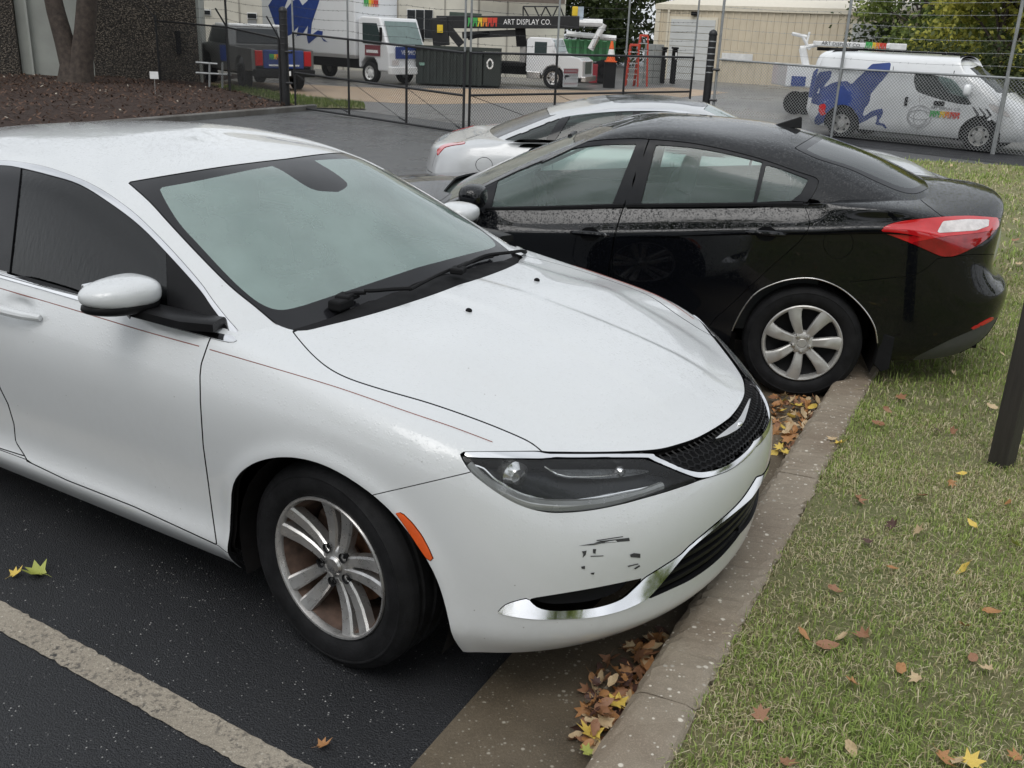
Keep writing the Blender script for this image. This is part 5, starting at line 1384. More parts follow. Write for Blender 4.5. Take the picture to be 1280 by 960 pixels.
    mb = MB(); mb.prism([(2.25, .82), (1.95, .93), (1.72, .93), (1.66, .85), (1.75, .62), (2.0, .5), (2.3, .55)], -.68, .68); mb.build('dashboard', M['dash_dark'], root, bevel=.03, segs=3)
    steering_wheel(root, (1.53, .37, .90), M['seat_dark'])
    mb = MB(); mb.box((1.45, 0, 1.25), (.03, .24, .06)); mb.build('inside_mirror', M['black_trim'], root, bevel=.02)
    mb = MB(); mb.box((-.42, 0, 1.03), (.45, 1.1, .03)); mb.build('parcel_shelf', M['seat_dark'], root)
    for sg in (1, -1):
        mb = MB(); mb.box((1.0, sg*.76, .62), (2.1, .03, .56)); mb.build('door_card', M['seat_dark'], root, bevel=.01)
    return F, root, S, T
def full_hit(bv, x, z, sg):
    h = bv.ray_cast(Vector((x, 1.5*sg, z)), Vector((0, -sg, 0)))
    return None if h[0] is None else (h[0].x, h[0].y+.001*sg, h[0].z)
KF, black_root, KS, KT = black_car()
# ------------------------------------------------------------------ the silver sedan beyond
def plain_wheel(root, x, sgn, r=.33, half=.79, mat='alloy'):
    w = empty('wheel', (x, sgn*half, r)); w.parent = root; w.rotation_euler = (0, 0, 0 if sgn > 0 else math.pi)
    tyre(w, r, r*.68, .21, 48)
    mb = MB(); mb.lathe([(r*.68, .08), (r*.69, .095), (r*.66, .097), (r*.63, .07), (r*.6, -.08)], 48, 'y'); rim = mb.build('rim', M[mat], w)
    for k in range(10):
        a = 2*math.pi*k/10; mb = MB(); beam(mb, [(q*r*math.cos(a), .075+.02*q, q*r*math.sin(a)) for q in (.12, .3, .5, .66)], [.03, .028, .032, .045], .03); mb.build('spoke', M[mat], rim)
    mb = MB(); mb.lathe([(.001, .085), (.03, .084), (.05, .075), (.055, .03)], 24, 'y'); mb.build('hub', M[mat], rim)
    mb = MB(); mb.lathe([(.001, -.02), (r*.6, -.02)], 32, 'y'); mb.build('brake_disc', M['wheel_dirt'], w)
    return w
def silver_car():
    yaw = 0.0; F = Frame((.24, 8.03, 0), yaw, -1)
    root = empty('silver_car', F.o, yaw)
    tag(root, 'silver sedan with black glass roof panel and bright window trim, parked beyond the black sedan', 'car')
    C = []
    def col(*p): C.append(p)
    zs = (.30, .38, .50, .68, .82, .92, .985, 1.02, 1.045, 1.06)
    col(*[(x, 0, z) for x, z in zip((-.93, -.97, -.99, -1.0, -.99, -.975, -.94, -.87, -.79, -.70), zs)])
    col(*[(x, y, z) for x, y, z in zip((-.91, -.95, -.97, -.98, -.97, -.95, -.92, -.84, -.73, -.62), (.38, .4, .4, .4, .4, .39, .38, .34, .2, 0), (.30, .38, .50, .68, .82, .925, .99, 1.03, 1.055, 1.07))])
    col((-.78, .66, .3), (-.82, .70, .38), (-.84, .72, .5), (-.85, .73, .68), (-.84, .725, .82), (-.82, .71, .93), (-.79, .68, 1.0), (-.73, .6, 1.045), (-.63, .38, 1.07), (-.54, 0, 1.08))
    col((-.62, .78, .27), (-.62, .83, .35), (-.62, .852, .5), (-.62, .862, .68), (-.62, .858, .84), (-.62, .84, .95), (-.61, .81, 1.02), (-.60, .74, 1.065), (-.55, .4, 1.09), (-.48, 0, 1.095))
    def side(x, zb, w=0.0, r8=(.72, .01), r9=.012):
        col((x, .80+w, .22), (x, .866+w, .32), (x, .884+w, .5), (x, .892+w, .7), (x, .886+w, .85), (x, .868+w, .96), (x, .845+w, .5*(zb+.96)), (x, .81+w, zb), (x, r8[0], zb+r8[1]), (x, 0, zb+r9))
    side(-.30, 1.08, -.008); side(0, 1.088); side(.7, 1.085); side(1.4, 1.06)
    side(1.9, 1.025, 0, (.5, .04), .05); side(2.4, .985, -.005, (.4, .065), .08); side(2.8, .94, -.02, (.4, .065), .08)
    col((3.2, .72, .22), (3.22, .78, .32), (3.22, .80, .48), (3.2, .80, .62), (3.18, .79, .73), (3.14, .76, .80), (3.08, .70, .85), (3.0, .56, .90), (2.9, .3, .96), (2.8, 0, .985))
    col((3.48, .40, .22), (3.52, .44, .32), (3.53, .45, .48), (3.51, .45, .60), (3.47, .44, .69), (3.42, .42, .75), (3.34, .38, .80), (3.22, .3, .86), (3.08, .16, .91), (2.98, 0, .94))
    col((3.48, 0, .22), (3.52, 0, .32), (3.53, 0, .48), (3.52, 0, .60), (3.50, 0, .68), (3.47, 0, .735), (3.44, 0, .78), (3.33, 0, .83), (3.22, 0, .87), (3.1, 0, .905))
    net = [[c[r] for c in C] for r in range(10)]
    pos, nor = spline_surface(net, [6, 8, 10, 10, 10, 14, 14, 10, 8, 8, 8, 8, 8], [4, 4, 5, 6, 6, 6, 6, 8, 6], iters=4)
    arch = smooth_poly([(.42, -.2), (.40, .25), (.36, .45), (.27, .60), (.1, .69), (-.1, .69), (-.27, .60), (-.36, .45), (-.40, .25), (-.42, -.2)], 4)
    S = Skin(pos, nor); sd = lambda c, n: c[:, 1] > .5
    for dx in (0, 2.72): S.cut(xz_field([(p[0]+dx, p[1]) for p in arch]), None, ('body',), 0, sd)
    S.cut(xy_field([(2.0, -.1), (1.95, .5), (1.7, .70), (.0, .72), (-.25, .60), (-.35, -.1)]), None, ('body',), 0, lambda c, n: (c[:, 2] > .95) & (n[:, 2] > .4))
    sp = smooth_poly
    S.cut(F.field([(546, 188), (552, 182), (560, 179.5), (582, 177), (581, 180), (566, 182), (556, 184.5), (551, 190), (547, 196)]), 'tail', ('body',), .001, lambda c, n: c[:, 0] < -.4)
    S.cut(xz_field([(-.62, .50), (-.60, .80), (-.66, .82), (-2, .82), (-2, -.1), (-.3, -.1), (-.42, .5)]), 'bumper', ('body',), .002, lambda c, n: c[:, 0] < -.3)
    ca = [(605+10.5*math.cos(t), 206+9.5*math.sin(t)) for t in np.linspace(0, 2*math.pi, 20, endpoint=False)]
    S.cut(F.field(ca), 'flap', ('body',), .002, lambda c, n: c[:, 1] > .5)
    S.cut(xy_field([(1.9, -.1), (1.95, .68), (2.6, .70), (3.05, .55), (3.3, .3), (3.38, -.1)]), 'hood', ('body',), .002, lambda c, n: (n[:, 2] > .5) & (c[:, 0] > 1.8))
    sd = lambda c, n: (c[:, 1] > .5) & (n[:, 2] < .45)
    S.cut(xz_field([(.85, 1.2), (.90, .3), (1.9, .3), (1.98, .6), (1.95, .9), (1.8, 1.2)]), 'door', ('body',), .002, sd)
    S.cut(xz_field([(.83, 1.2), (.88, .3), (.42, .3), (.3, .6), (.0, .85), (-.02, 1.0), (.05, 1.2)]), 'rear_door', ('body',), .002, sd)
    S.cut(xy_field([(-.40, -.1), (-.42, .52), (-.62, .58), (-1.2, .56), (-1.2, -.1)]), 'trunk', ('body',), .002, lambda c, n: (c[:, 2] > .85) & (c[:, 0] < -.3))
    S.cut(yz_field([(.42, .63), (.60, .66), (.80, .76), (.80, .83), (.58, .75), (.42, .70)]), 'lamp', ('body',), .002, lambda c, n: c[:, 0] > 2.95)
    S.cut(yz_field([(-.1, .50), (.34, .53), (.36, .70), (-.1, .70)]), 'grille', ('body',), .002, lambda c, n: c[:, 0] > 3.1)
    S.cut(yz_field([(-.1, .30), (.50, .30), (.46, .42), (-.1, .42)]), 'grille', ('body',), .002, lambda c, n: c[:, 0] > 3.1)
    p = M['silver_paint']; bt = M['black_trim']
    for sg in (1, -1): S.mesh('headlight', 'lamp', M['lamp_clear'], root, off=.003, sides=(sg,))
    for l in S.split_label('grille'): S.mesh('grille', l, M['matt_black'], root, off=-.004, rim=.0)
    S.mesh('body_shell', 'body', p, root, rim_mat=bt); S.mesh('rear_bumper', 'bumper', p, root, rim_mat=bt); S.mesh('hood', 'hood', p, root, rim_mat=bt); S.mesh('trunk_lid', 'trunk', p, root, rim_mat=bt)
    for sg in (1, -1):
        S.mesh('front_door', 'door', p, root, sides=(sg,), rim_mat=bt); S.mesh('rear_door', 'rear_door', p, root, sides=(sg,), rim_mat=bt)
        S.mesh('tail_light', 'tail', M['lamp_red'], root, off=.004, sides=(sg,)); S.mesh('fuel_flap', 'flap', p, root, sides=(sg,), rim_mat=bt)
    S.mesh('inner_structure', ('body', 'bumper', 'hood', 'door', 'rear_door', 'trunk', 'flap'), M['arch_liner'], root, off=-.03, rim=0)
    G = []
    def g(*q): G.append(q)
    g((-.62, 0, 1.03), (-.45, 0, 1.12), (-.25, 0, 1.20), (-.02, 0, 1.285), (.2, 0, 1.345), (.40, 0, 1.375))
    g((-.60, .32, 1.03), (-.42, .31, 1.12), (-.22, .30, 1.20), (0, .28, 1.282), (.24, .16, 1.348), (.46, 0, 1.38))
    g((-.55, .60, 1.02), (-.35, .57, 1.12), (-.14, .545, 1.205), (.08, .51, 1.29), (.32, .3, 1.36), (.54, 0, 1.387))
    g((-.42, .74, 1.02), (-.22, .70, 1.12), (.0, .655, 1.215), (.22, .585, 1.315), (.42, .33, 1.378), (.62, 0, 1.395))
    g((0, .80, 1.02), (.10, .765, 1.13), (.22, .71, 1.235), (.40, .61, 1.345), (.56, .34, 1.392), (.70, 0, 1.40))
    g((.6, .805, 1.02), (.62, .77, 1.13), (.64, .715, 1.26), (.68, .62, 1.368), (.74, .35, 1.398), (.80, 0, 1.403))
    g((1.2, .805, 1.0), (1.13, .765, 1.12), (1.04, .705, 1.25), (.95, .615, 1.362), (.92, .35, 1.398), (.9, 0, 1.403))
    g((1.75, .79, .98), (1.52, .74, 1.11), (1.30, .68, 1.235), (1.10, .60, 1.34), (1.03, .34, 1.39), (.98, 0, 1.40))
    g((1.9, .73, .98), (1.62, .68, 1.105), (1.38, .62, 1.225), (1.16, .555, 1.333), (1.08, .32, 1.385), (1.03, 0, 1.396))
    g((2.08, .38, 1.0), (1.76, .35, 1.12), (1.48, .32, 1.245), (1.22, .29, 1.355), (1.13, .16, 1.384), (1.07, 0, 1.392))
    g((2.12, 0, 1.01), (1.80, 0, 1.13), (1.52, 0, 1.25), (1.25, 0, 1.36), (1.17, 0, 1.38), (1.1, 0, 1.39))
    net = [[c[r] for c in G] for r in range(6)]
    pos, nor = spline_surface(net, [6, 8, 12, 16, 18, 18, 16, 10, 10, 6], [10, 12, 12, 12, 10])
    T = Skin(pos, nor); sy = lambda c, n: n[:, 1] > .3
    dlo = sp([(604, 190), (621, 173.6), (653, 153.5), (705, 142.5), (763.5, 136.5), (815, 135.5), (849, 137.5), (873.5, 144), (900, 156), (960, 185)], 4)+[(960, 230), (620, 215)]
    T.cut(F.field(dlo), 'trim', ('body',), .001, sy)
    inn = sp([(634, 186), (632, 174), (658, 158.5), (706, 146.5), (763.5, 140), (815, 139), (848, 141), (870, 147.5), (895, 160), (945, 186)], 4)+[(945, 200), (690, 181.5), (637, 178.5)]
    T.cut(F.field(inn), 'glass', ('trim',), .0008, sy)
    T.cut(F.field([(705, 140), (716, 140), (690, 182), (685, 215), (670, 215), (678, 182)]), 'pillar', ('glass',), .0005, sy)
    T.cut(F.field([(791, 130), (800, 130), (802, 220), (790, 220)]), 'pillar2', ('glass',), .0005, sy)
    T.cut(xy_field([(-.06, -.1), (-.04, .42), (.02, .46), (-.30, .53), (-.8, .60), (-.8, -.1)]), 'rear_screen', ('body',), .002, lambda c, n: (n[:, 0] < -.15))
    T.cut(xy_field([(.42, -.1), (.44, .44), (.50, .50), (1.02, .50), (1.10, .44), (1.17, .3), (1.21, -.1)]), 'panel', ('body',), .002, lambda c, n: (n[:, 2] > .6))
    T.cut(xy_field([(1.20, -.1), (1.15, .35), (1.10, .53), (1.40, .60), (1.9, .68), (2.3, .4), (2.3, -.1)]), 'screen', ('body',), .002, lambda c, n: n[:, 0] > .2)
    T.mesh('roof', 'body', p, root, rim_mat=bt); T.mesh('roof_glass', 'panel', M['frit'], root, rim_mat=bt)
    T.mesh('rear_screen', 'rear_screen', M['frit'], root, rim=0)
    T.mesh('windscreen', 'screen', M['glass_screen'], root, rim=0)
    for sg in (1, -1):
        T.mesh('window_trim', 'trim', M['chrome'], root, sides=(sg,), off=.002, rim=.01); T.mesh('side_window', 'glass', M['glass_rear'], root, sides=(sg,), off=-.005, rim=0)
        for l in ('pillar', 'pillar2'): T.mesh('door_pillar', l, M['frit'], root, sides=(sg,), rim=.006)
    T.mesh('headliner', 'body', M['headliner'], root, off=-.035, rim=0)
    for x in (0, 2.72):
        for sg in (1, -1): plain_wheel(root, x, sg)
    mb = MB(); mb.box((1.36, 0, .30), (4.0, 1.3, .2)); mb.build('underbody', M['arch_liner'], root)
    seat(root, 1.0, .36, M['seat_dark'], z0=.32); seat(root, 1.0, -.36, M['seat_dark'], z0=.32)
    mb = MB(); mb.box((.25, 0, .48), (.5, 1.25, .26)); mb.box((-.03, 0, .80), (.16, 1.25, .56), M=Matrix.Rotation(-.3, 3, 'Y')); mb.build('rear_bench', M['seat_dark'], root, bevel=.05)
    mb = MB(); mb.box((1.72, 0, .82), (.35, 1.3, .28)); mb.build('dashboard', M['dash_dark'], root, bevel=.05)
    for sg in (1, -1):
        h = blob('mirror_housing', (1.55, sg*.95, 1.06), (.07, .10, .065), p, root, 2.5, (20, 12)); mb = MB(); mb.tube([(1.58, sg*.80, 1.03), (1.55, sg*.93, 1.03)], .02, 6); mb.build('mirror_arm', bt, h)
    return root
silver_root = silver_car()
# ------------------------------------------------------------------ fences and gates
M['fence_black'] = flat('fence_black', (.012, .012, .013), .45, var=.3)
M['galv'] = flat('galv', (.30, .31, .31), .5, .5, var=.2)
M['wire'] = flat('wire', (.34, .35, .35), .5, .3, var=.2)
M['wire_dark'] = flat('wire_dark', (.035, .036, .037), .5, .2, var=.2)
def seg_prisms(A, B, r):
    A = np.asarray(A, float); B = np.asarray(B, float); t = B-A; L = np.linalg.norm(t, axis=1, keepdims=True); t = t/np.maximum(L, 1e-9)
    ref = np.where(np.abs(t[:, 2:]) < .9, np.array([[0, 0, 1.0]]), np.array([[1.0, 0, 0]])); a = np.cross(t, ref); a /= np.linalg.norm(a, axis=1, keepdims=True); b = np.cross(t, a)
    V = []
    for P in (A, B):
        for k in range(3): V.append(P+r*(math.cos(2.0944*k)*a+math.sin(2.0944*k)*b))
    V = np.stack(V, 1).reshape(-1, 3); i = np.arange(len(A))[:, None]*6
    Fc = np.concatenate([i+np.array([[k, (k+1) % 3, 3+(k+1) % 3, 3+k]]) for k in range(3)], 0)
    return V, Fc
def chain_link(c00, c10, c11, c01, mat, parent, pitch=.066, r=.0030):
    """woven wire between four corners (lower left, lower right, upper right, upper left)"""
    c00, c10, c11, c01 = [np.array(c, float) for c in (c00, c10, c11, c01)]
    W = np.linalg.norm(c10-c00); H = np.linalg.norm(c01-c00); nu = max(2, int(W/pitch)); nv = max(2, int(H/pitch))
    I, J = np.meshgrid(np.arange(nu*2), np.arange(nv*2)); I = I.ravel(); J = J.ravel()
    def pt(i, j):
        u = (i/(nu*2))[:, None]; v = (j/(nv*2))[:, None]; return (c00*(1-u)+c10*u)*(1-v)+(c01*(1-u)+c11*u)*v
    ev = (I+J) % 2 == 0
    A = np.concatenate([pt(I[ev], J[ev]), pt(I[~ev]+1, J[~ev])]); B = np.concatenate([pt(I[ev]+1, J[ev]+1), pt(I[~ev], J[~ev]+1)])
    V, Fc = seg_prisms(A, B, r); o = mesh_np('chain_link', V, Fc, None, mat, parent); o['kind'] = 'stuff'; return o
def barb(pts, mat, parent, r=.0035):
    """one strand of barbed wire"""
    A = []; B = []
    for p, q in zip(pts[:-1], pts[1:]):
        p = np.array(p); q = np.array(q); n = max(2, int(np.linalg.norm(q-p)/.16)); prev = p
        for k in range(1, n+1):
            t = k/n; x = p+(q-p)*t-np.array([0, 0, .03*math.sin(math.pi*t)]); A.append(prev); B.append(x); prev = x
            d = RNG.normal(0, 1, 3); d /= np.linalg.norm(d); A.append(x-d*.022); B.append(x+d*.022)
    V, Fc = seg_prisms(A, B, r); return mesh_np('barbed_wire', V, Fc, None, mat, parent)
def gz(px, Y): p = at_depth(px, Y); return p
def post(mb_name, base, top, r, mat, parent, cap=False):
    mb = MB(); base = Vector(base); top = Vector(top)
    mb.tube([base, top], r, 12)
    if cap: mb.lathe([(r*1.05, -.02), (r*1.12, 0), (r*.95, r*.6), (r*.5, r*1.0), (.001, r*1.15)], 16, 'z', tuple(top))
    return mb.build(mb_name, mat, parent)

def gate_leaf(name, label, A, B, zt, zb, verts, mids, ext, mat_f, truss=True):
    """A,B: base points; zt: top rail height at both ends; verts: fractions of the uprights"""
    A = np.array([*A, 0.0]); B = np.array([*B, 0.0]); root = empty(name, tuple(A)); tag(root, label, 'gate', 'pair of chain-link gate leaves'); o = A
    P = lambda t, z: tuple(A+(B-A)*t+np.array([0, 0, z])-o)
    zT = lambda t: zt[0]+(zt[1]-zt[0])*t; zB = lambda t: zb[0]+(zb[1]-zb[0])*t
    def rail(nm, f): mb = MB(); mb.tube([P(0, f(0)), P(1, f(1))], .022, 8); mb.build(nm, mat_f, root)
    rail('top_rail', zT); rail('bottom_rail', zB); rail('middle_rail', lambda t: zB(t)+(zT(t)-zB(t))*mids)
    for t, hi in zip(verts, ext):
        mb = MB(); mb.tube([P(t, zB(t)), P(t, zT(t)+.02)], .024, 8); u = mb.build('upright', mat_f, root)
        if hi: mb = MB(); mb.tube([P(t, zT(t)), P(t, zT(t)+hi)], .020, 8); mb.build('extension', M['galv'], u)
    for k in range(5):
        pts = [P(t, zT(t)+.16+k*.19) for t, hi in zip(verts, ext)]
        barb(pts, M['wire_dark'], root)
    chain_link(P(0, zB(0)), P(1, zB(1)), P(1, zT(1)), P(0, zT(0)), M['wire_dark'], root)
    if truss:
        for t0, t1 in zip(verts[:-1], verts[1:]):
            mb = MB(); mb.tube([P(t0, zB(t0)+(zT(t0)-zB(t0))*mids), P(t1, zB(t1)+.03)], .006, 5); mb.tube([P(t1-(t1-t0)*.12, zB(t1)+.12*(zT(t1)-zB(t1))*mids+.02), P(t1-(t1-t0)*.03, zB(t1)+.06)], .016, 6); mb.build('truss_rod', mat_f, root)
    return root
gL0, gL1 = (-5.06, 22.3), (-1.10, 18.5); gR1 = (3.75, 22.9)
gate_leaf('gate_leaf', 'black chain-link gate leaf hinged on the domed post beside the grass verge', gL0, gL1, (1.60, 1.43), (.05, .03), (0, .36, .70, 1.0), .47, (1.3, 1.2, 0, 1.0), M['fence_black'])
gR = gate_leaf('gate_leaf', 'black chain-link gate leaf carrying the red and white warning sign', (gL1[0]+.10, gL1[1]+.09), gR1, (1.43, 1.43), (.03, .05), (0, .34, .65, 1.0), .47, (1.0, 1.0, 1.1, 1.2), M['fence_black'])
for (x, y), px, lab in (((-5.30, 22.45), (357, 8), 'thick black gate post with domed cap at the edge of the planting bed'), ((4.10, 22.75), (873, 36), 'thick black gate post with domed cap in front of the tan metal building')):
    zt = gz(px, y)[2]; root = empty('gate_post', (x, y, 0)); tag(root, lab, 'post', 'domed gate posts')
    post('shaft', (0, 0, -.1), (0, 0, zt-.1), .088, M['fence_black'], root, True)
    for k in range(6): mb = MB(); mb.lathe([(.090, -.012), (.094, 0), (.090, .012)], 14, 'z', (0, 0, zt-.25-k*.13)); mb.build('wire_band', M['galv'] if x > 0 else M['fence_black'], root)
    mb = MB(); mb.tube([(.05, -.1, .55), (.2, -.16, .55)], .03, 6); mb.tube([(.05, -.1, 1.2), (.2, -.16, 1.2)], .03, 6); mb.build('hinge', M['fence_black'], root)
def fence_panel(label, A, B, zt, mat, wire, hiA, hiB, arms=False, endpost=True):
    A = np.array([*A, 0.0]); B = np.array([*B, 0.0]); root = empty('chain_fence', tuple(A)); tag(root, label, 'fence', 'chain-link fence bays')
    P = lambda t, z: tuple((B-A)*t+np.array([0, 0, z]))
    mb = MB(); mb.tube([P(0, zt[0]), P(1, zt[1])], .022, 8); mb.build('top_rail', mat, root)
    for t, hi in ((0, hiA), (1, hiB)):
        if t == 1 and not endpost: continue
        z = zt[0]+(zt[1]-zt[0])*t; p = post('fence_post', P(t, -.1), P(t, z+hi), .030, mat, root, False)
        if arms:
            mb = MB(); mb.tube([P(t, z+.02), tuple(np.array(P(t, z+.45))+np.array([-.22, -.12, 0]))], .016, 6); mb.build('barb_arm', mat, p)
    chain_link(P(0, .04), P(1, .04), P(1, zt[1]), P(0, zt[0]), wire, root, r=.0042 if wire == M['wire'] else .003)
    for k in range(6 if wire == M['wire'] else 4): barb([P(0, zt[0]+.2+.22*k), P(1, zt[1]+.2+.22*k)], wire, root)
    return root
fence_panel('grey chain-link fence bay between the domed post and the blue-painted van tail', (4.25, 22.65), (6.42, 20.88), (1.42, 1.37), M['galv'], M['wire'], 1.5, .0, False, False)
fence_panel('grey chain-link fence bay in front of the side of the white van', (6.44, 20.88), (8.86, 18.82), (1.37, 1.38), M['galv'], M['wire'], 1.5, 1.5)
fence_panel('grey chain-link fence bay running on past the nose of the white van', (8.88, 18.80), (11.6, 16.5), (1.38, 1.40), M['galv'], M['wire'], .0, 1.5)
fence_panel('black chain-link fence bay from the gate post across the grass verge to the planting bed', (-5.45, 22.6), (-7.75, 26.6), (1.47, 1.62), M['fence_black'], M['wire_dark'], .0, .75, True)
fence_panel('black chain-link fence bay running up against the stone-faced building', (-7.77, 26.62), (-10.25, 28.45), (1.62, 1.70), M['fence_black'], M['wire_dark'], .0, .15, True)
# warning sign on the gate
def text_mesh(name, s, size, mat, parent, M4, ext=.0, align='CENTER', xs=1.0):
    cu = bpy.data.curves.new(name, 'FONT'); cu.body = s; cu.size = size; cu.align_x = align; cu.align_y = 'CENTER'; cu.extrude = ext; cu.resolution_u = 2
    tmp = bpy.data.objects.new(name, cu); me = bpy.data.meshes.new_from_object(tmp); bpy.data.objects.remove(tmp)
    me.name = name; me.transform(Matrix.Diagonal((xs, 1, 1, 1))); me.transform(M4); return link(name, me, mat, parent)
def face_matrix(c, right, up):
    r = Vector(right).normalized(); u = Vector(up).normalized(); n = r.cross(u); m = Matrix.Identity(4)
    for i in range(3): m[i][0] = r[i]; m[i][1] = u[i]; m[i][2] = n[i]; m[i][3] = c[i]
    return m
def board(name, c, right, w, h, mat, parent, t=.006, dz=0.0):
    m = face_matrix(c, right, (0, 0, 1)); mb = MB(); mb.box((0, 0, dz), (w, h, t)); mb.rotate(m); return mb.build(name, mat, parent)
d = Vector((gR1[0]-gL1[0], gR1[1]-gL1[1], 0)).normalized(); t = .44; c = Vector((gL1[0]+.1, gL1[1]+.09, 0))+d*(t*6.5); out = Vector((d.y, -d.x, 0))*.04
ctr = at_depth((711.5, 97), c.y-.05); sg = empty('warning_sign', (ctr[0]+out.x, ctr[1]+out.y, ctr[2])); tag(sg, 'red and white surveillance warning sign hung on the chain-link gate', 'sign')
M['sign_red'] = flat('sign_red', (.42, .06, .07), .5)
sw = .42; sh = .36
board('sign_board', (0, 0, 0), d, sw, sh, M['white_plain'], sg); board('red_band', (0, 0, .125), d, sw*.94, .085, M['sign_red'], sg, .004, .004)
text_mesh('warning_text', 'WARNING', .075, M['text_white'], sg, face_matrix(tuple(Vector((0, 0, .125))+out*.25), d, (0, 0, 1)))
text_mesh('hours_text', '24 HOUR', .062, M['text_black'], sg, face_matrix(tuple(d*.075+Vector((0, 0, .045))+out*.15), d, (0, 0, 1)))
text_mesh('watch_text', 'SURVEILLANCE', .036, M['text_black'], sg, face_matrix(tuple(d*.075+Vector((0, 0, -.02))+out*.15), d, (0, 0, 1)), xs=.9)
text_mesh('notice_text', 'VIDEO MONITORING', .042, M['sign_red'], sg, face_matrix(tuple(Vector((0, 0, -.115))+out*.15), d, (0, 0, 1)), xs=.9)
mb = MB(); mb.box((0, 0, .005), (.10, .045, .006)); mb.box((-.03, -.04, .005), (.02, .05, .006)); mb.box((.065, -.002, .005), (.03, .03, .006)); mb.rotate(face_matrix(tuple(-d*.125+Vector((0, 0, .03))), d, (0, 0, 1))); mb.build('camera_symbol', M['text_black'], sg)
# ------------------------------------------------------------------ buildings
def panel_face(mb, A, B, z0, z1, th=.06):
    A = np.array(A); B = np.array(B); t = (B-A)/np.linalg.norm(B-A); n = np.array([t[1], -t[0]])*th
    vs = [(*A, z0), (*B, z0), (*B, z1), (*A, z1)]+[(*(A-n), z0), (*(B-n), z0), (*(B-n), z1), (*(A-n), z1)]
    mb.add(vs, [(0, 1, 2, 3), (5, 4, 7, 6), (4, 0, 3, 7), (1, 5, 6, 2), (3, 2, 6, 7), (4, 5, 1, 0)])
def stone_mat():
    m, nt, b, o = new_mat('stone_facing'); co = coords(nt)
    v = _n(nt, 'ShaderNodeTexVoronoi', Scale=26.0, Randomness=1.0); nt.links.new(co, v.inputs['Vector']); sep = nt.nodes.new('ShaderNodeSeparateColor'); nt.links.new(v.outputs['Color'], sep.inputs['Color'])
    c = mixc(nt, sep.outputs[0], (.05, .04, .03), (.27, .225, .175)); c = mixc(nt, ramp(nt, v.outputs['Distance'], [(.30, 0.0), (.6, .95)]), c, (.018, .015, .012))
    c = mixc(nt, ramp(nt, noise(nt, co, .9, 4), [(.4, 0.0), (.7, .45)]), c, (.05, .045, .04))
    nt.links.new(c, b.inputs['Base Color']); b.inputs['Roughness'].default_value = .85; bump(nt, b, math_(nt, 'MULTIPLY', v.outputs['Distance'], -1.0), 1.0, .05); return m
M['stone_facing'] = stone_mat()
M['pale_panel'] = flat('pale_panel', (.33, .34, .31), .8, var=.12, scale=1.2)
bl = empty('stone_building', (-12, 29, 0)); tag(bl, 'building faced with dark pebble panels and one smooth pale panel behind the twin-trunk tree', 'building'); O = np.array([-12.0, 29.0])
W0 = np.array([-22.0, 25.6]); W1 = np.array([-9.30, 29.30]); wt = (W1-W0)/np.linalg.norm(W1-W0); wn = np.array([wt[1], -wt[0]])
def wx(px):     # where a pixel column meets the facade line
    o, dd = px_ray((px, 60)); A = np.array([[dd[0], -wt[0]], [dd[1], -wt[1]]]); s = np.linalg.solve(A, W0-o[:2]); return W0+wt*s[1]
def wpanel(nm, p0, p1, th, mat, z1=6.5):
    mb = MB(); n_ = wn*th; panel_face(mb, p0-O+n_, p1-O+n_, -.1, z1, .25+th); return mb.build(nm, mat, bl)
xa, xb, xc = wx(24), wx(117), wx(248)
mb = MB(); panel_face(mb, W0-O, W1-O, -.1, 6.6, 8.0); mb.build('core_wall', M['pale_panel'], bl)
wpanel('pebble_panel', W0, xa, .22, M['stone_facing']); wpanel('pebble_panel', xb, xc+wt*.0, .22, M['stone_facing']); wpanel('pale_wall_panel', xa+wt*.02, xb-wt*.02, .05, M['pale_panel'])
mb = MB(); n_ = wn*.19; panel_face(mb, xa-O+wt*.28+n_, xa-O+wt*.34+n_, 0, 6.4, .12); mb.build('panel_rib', M['pale_panel'], bl)
mb = MB(); q = wx(224)-O+wn*.27; z = at_depth((224, 53), 28.9)[2]; mb.box((q[0], q[1], z), (.14, .12, .62), rz=.28); mb.build('wall_box', M['matt_black'], bl, bevel=.02)
# long warehouse behind the lorries
M['ware_wall'] = flat('ware_wall', (.60, .57, .49), .8, var=.14, scale=.7); M['ware_dark'] = flat('ware_dark', (.32, .30, .26), .8, var=.15, scale=1)
wh = empty('warehouse', (-8, 42, 0)); tag(wh, 'long cream concrete warehouse with tall three-light window behind the parked lorries', 'building')
YW = 42.0
def wrect(nm, p0, p1, mat, dy=0.0, par=wh, th=.1):
    a = at_depth(p0, YW+dy); b = at_depth(p1, YW+dy); mb = MB(); mb.b2((a[0]+8, dy, b[2]), (b[0]+8, dy+th, a[2])); return mb.build(nm, mat, par)
xr = at_depth((706, 30), YW)[0]+8
mb = MB(); mb.b2((-30, 0, -.1), (xr, 25, 8)); mb.build('wall', M['ware_wall'], wh)
mb = MB(); mb.b2((-30, -.7, 3.55), (xr+.8, 25.5, 3.95)); mb.build('eaves', M['ware_dark'], wh) if False else None
for px in (246, 300, 352, 428, 497, 556, 598, 634): 
    a = at_depth((px, 30), YW); mb = MB(); mb.b2((a[0]+8-.03, -.03, 0), (a[0]+8+.03, .05, 8)); mb.build('panel_joint', M['ware_dark'], wh)
def windowp(p0, p1, n, mat=None):
    f = wrect('window', p0, p1, M['white_plain'], -.06, wh, .1)
    for k in range(n):
        w = (p1[0]-p0[0]); a = (p0[0]+w*(k+.06)/n, p0[1]+1.2); b = (p0[0]+w*(k+.94)/n, p1[1]-1.2)
        wrect('pane', a, b, flat('dark_pane', (.02, .022, .025), .15), -.09, f, .05)
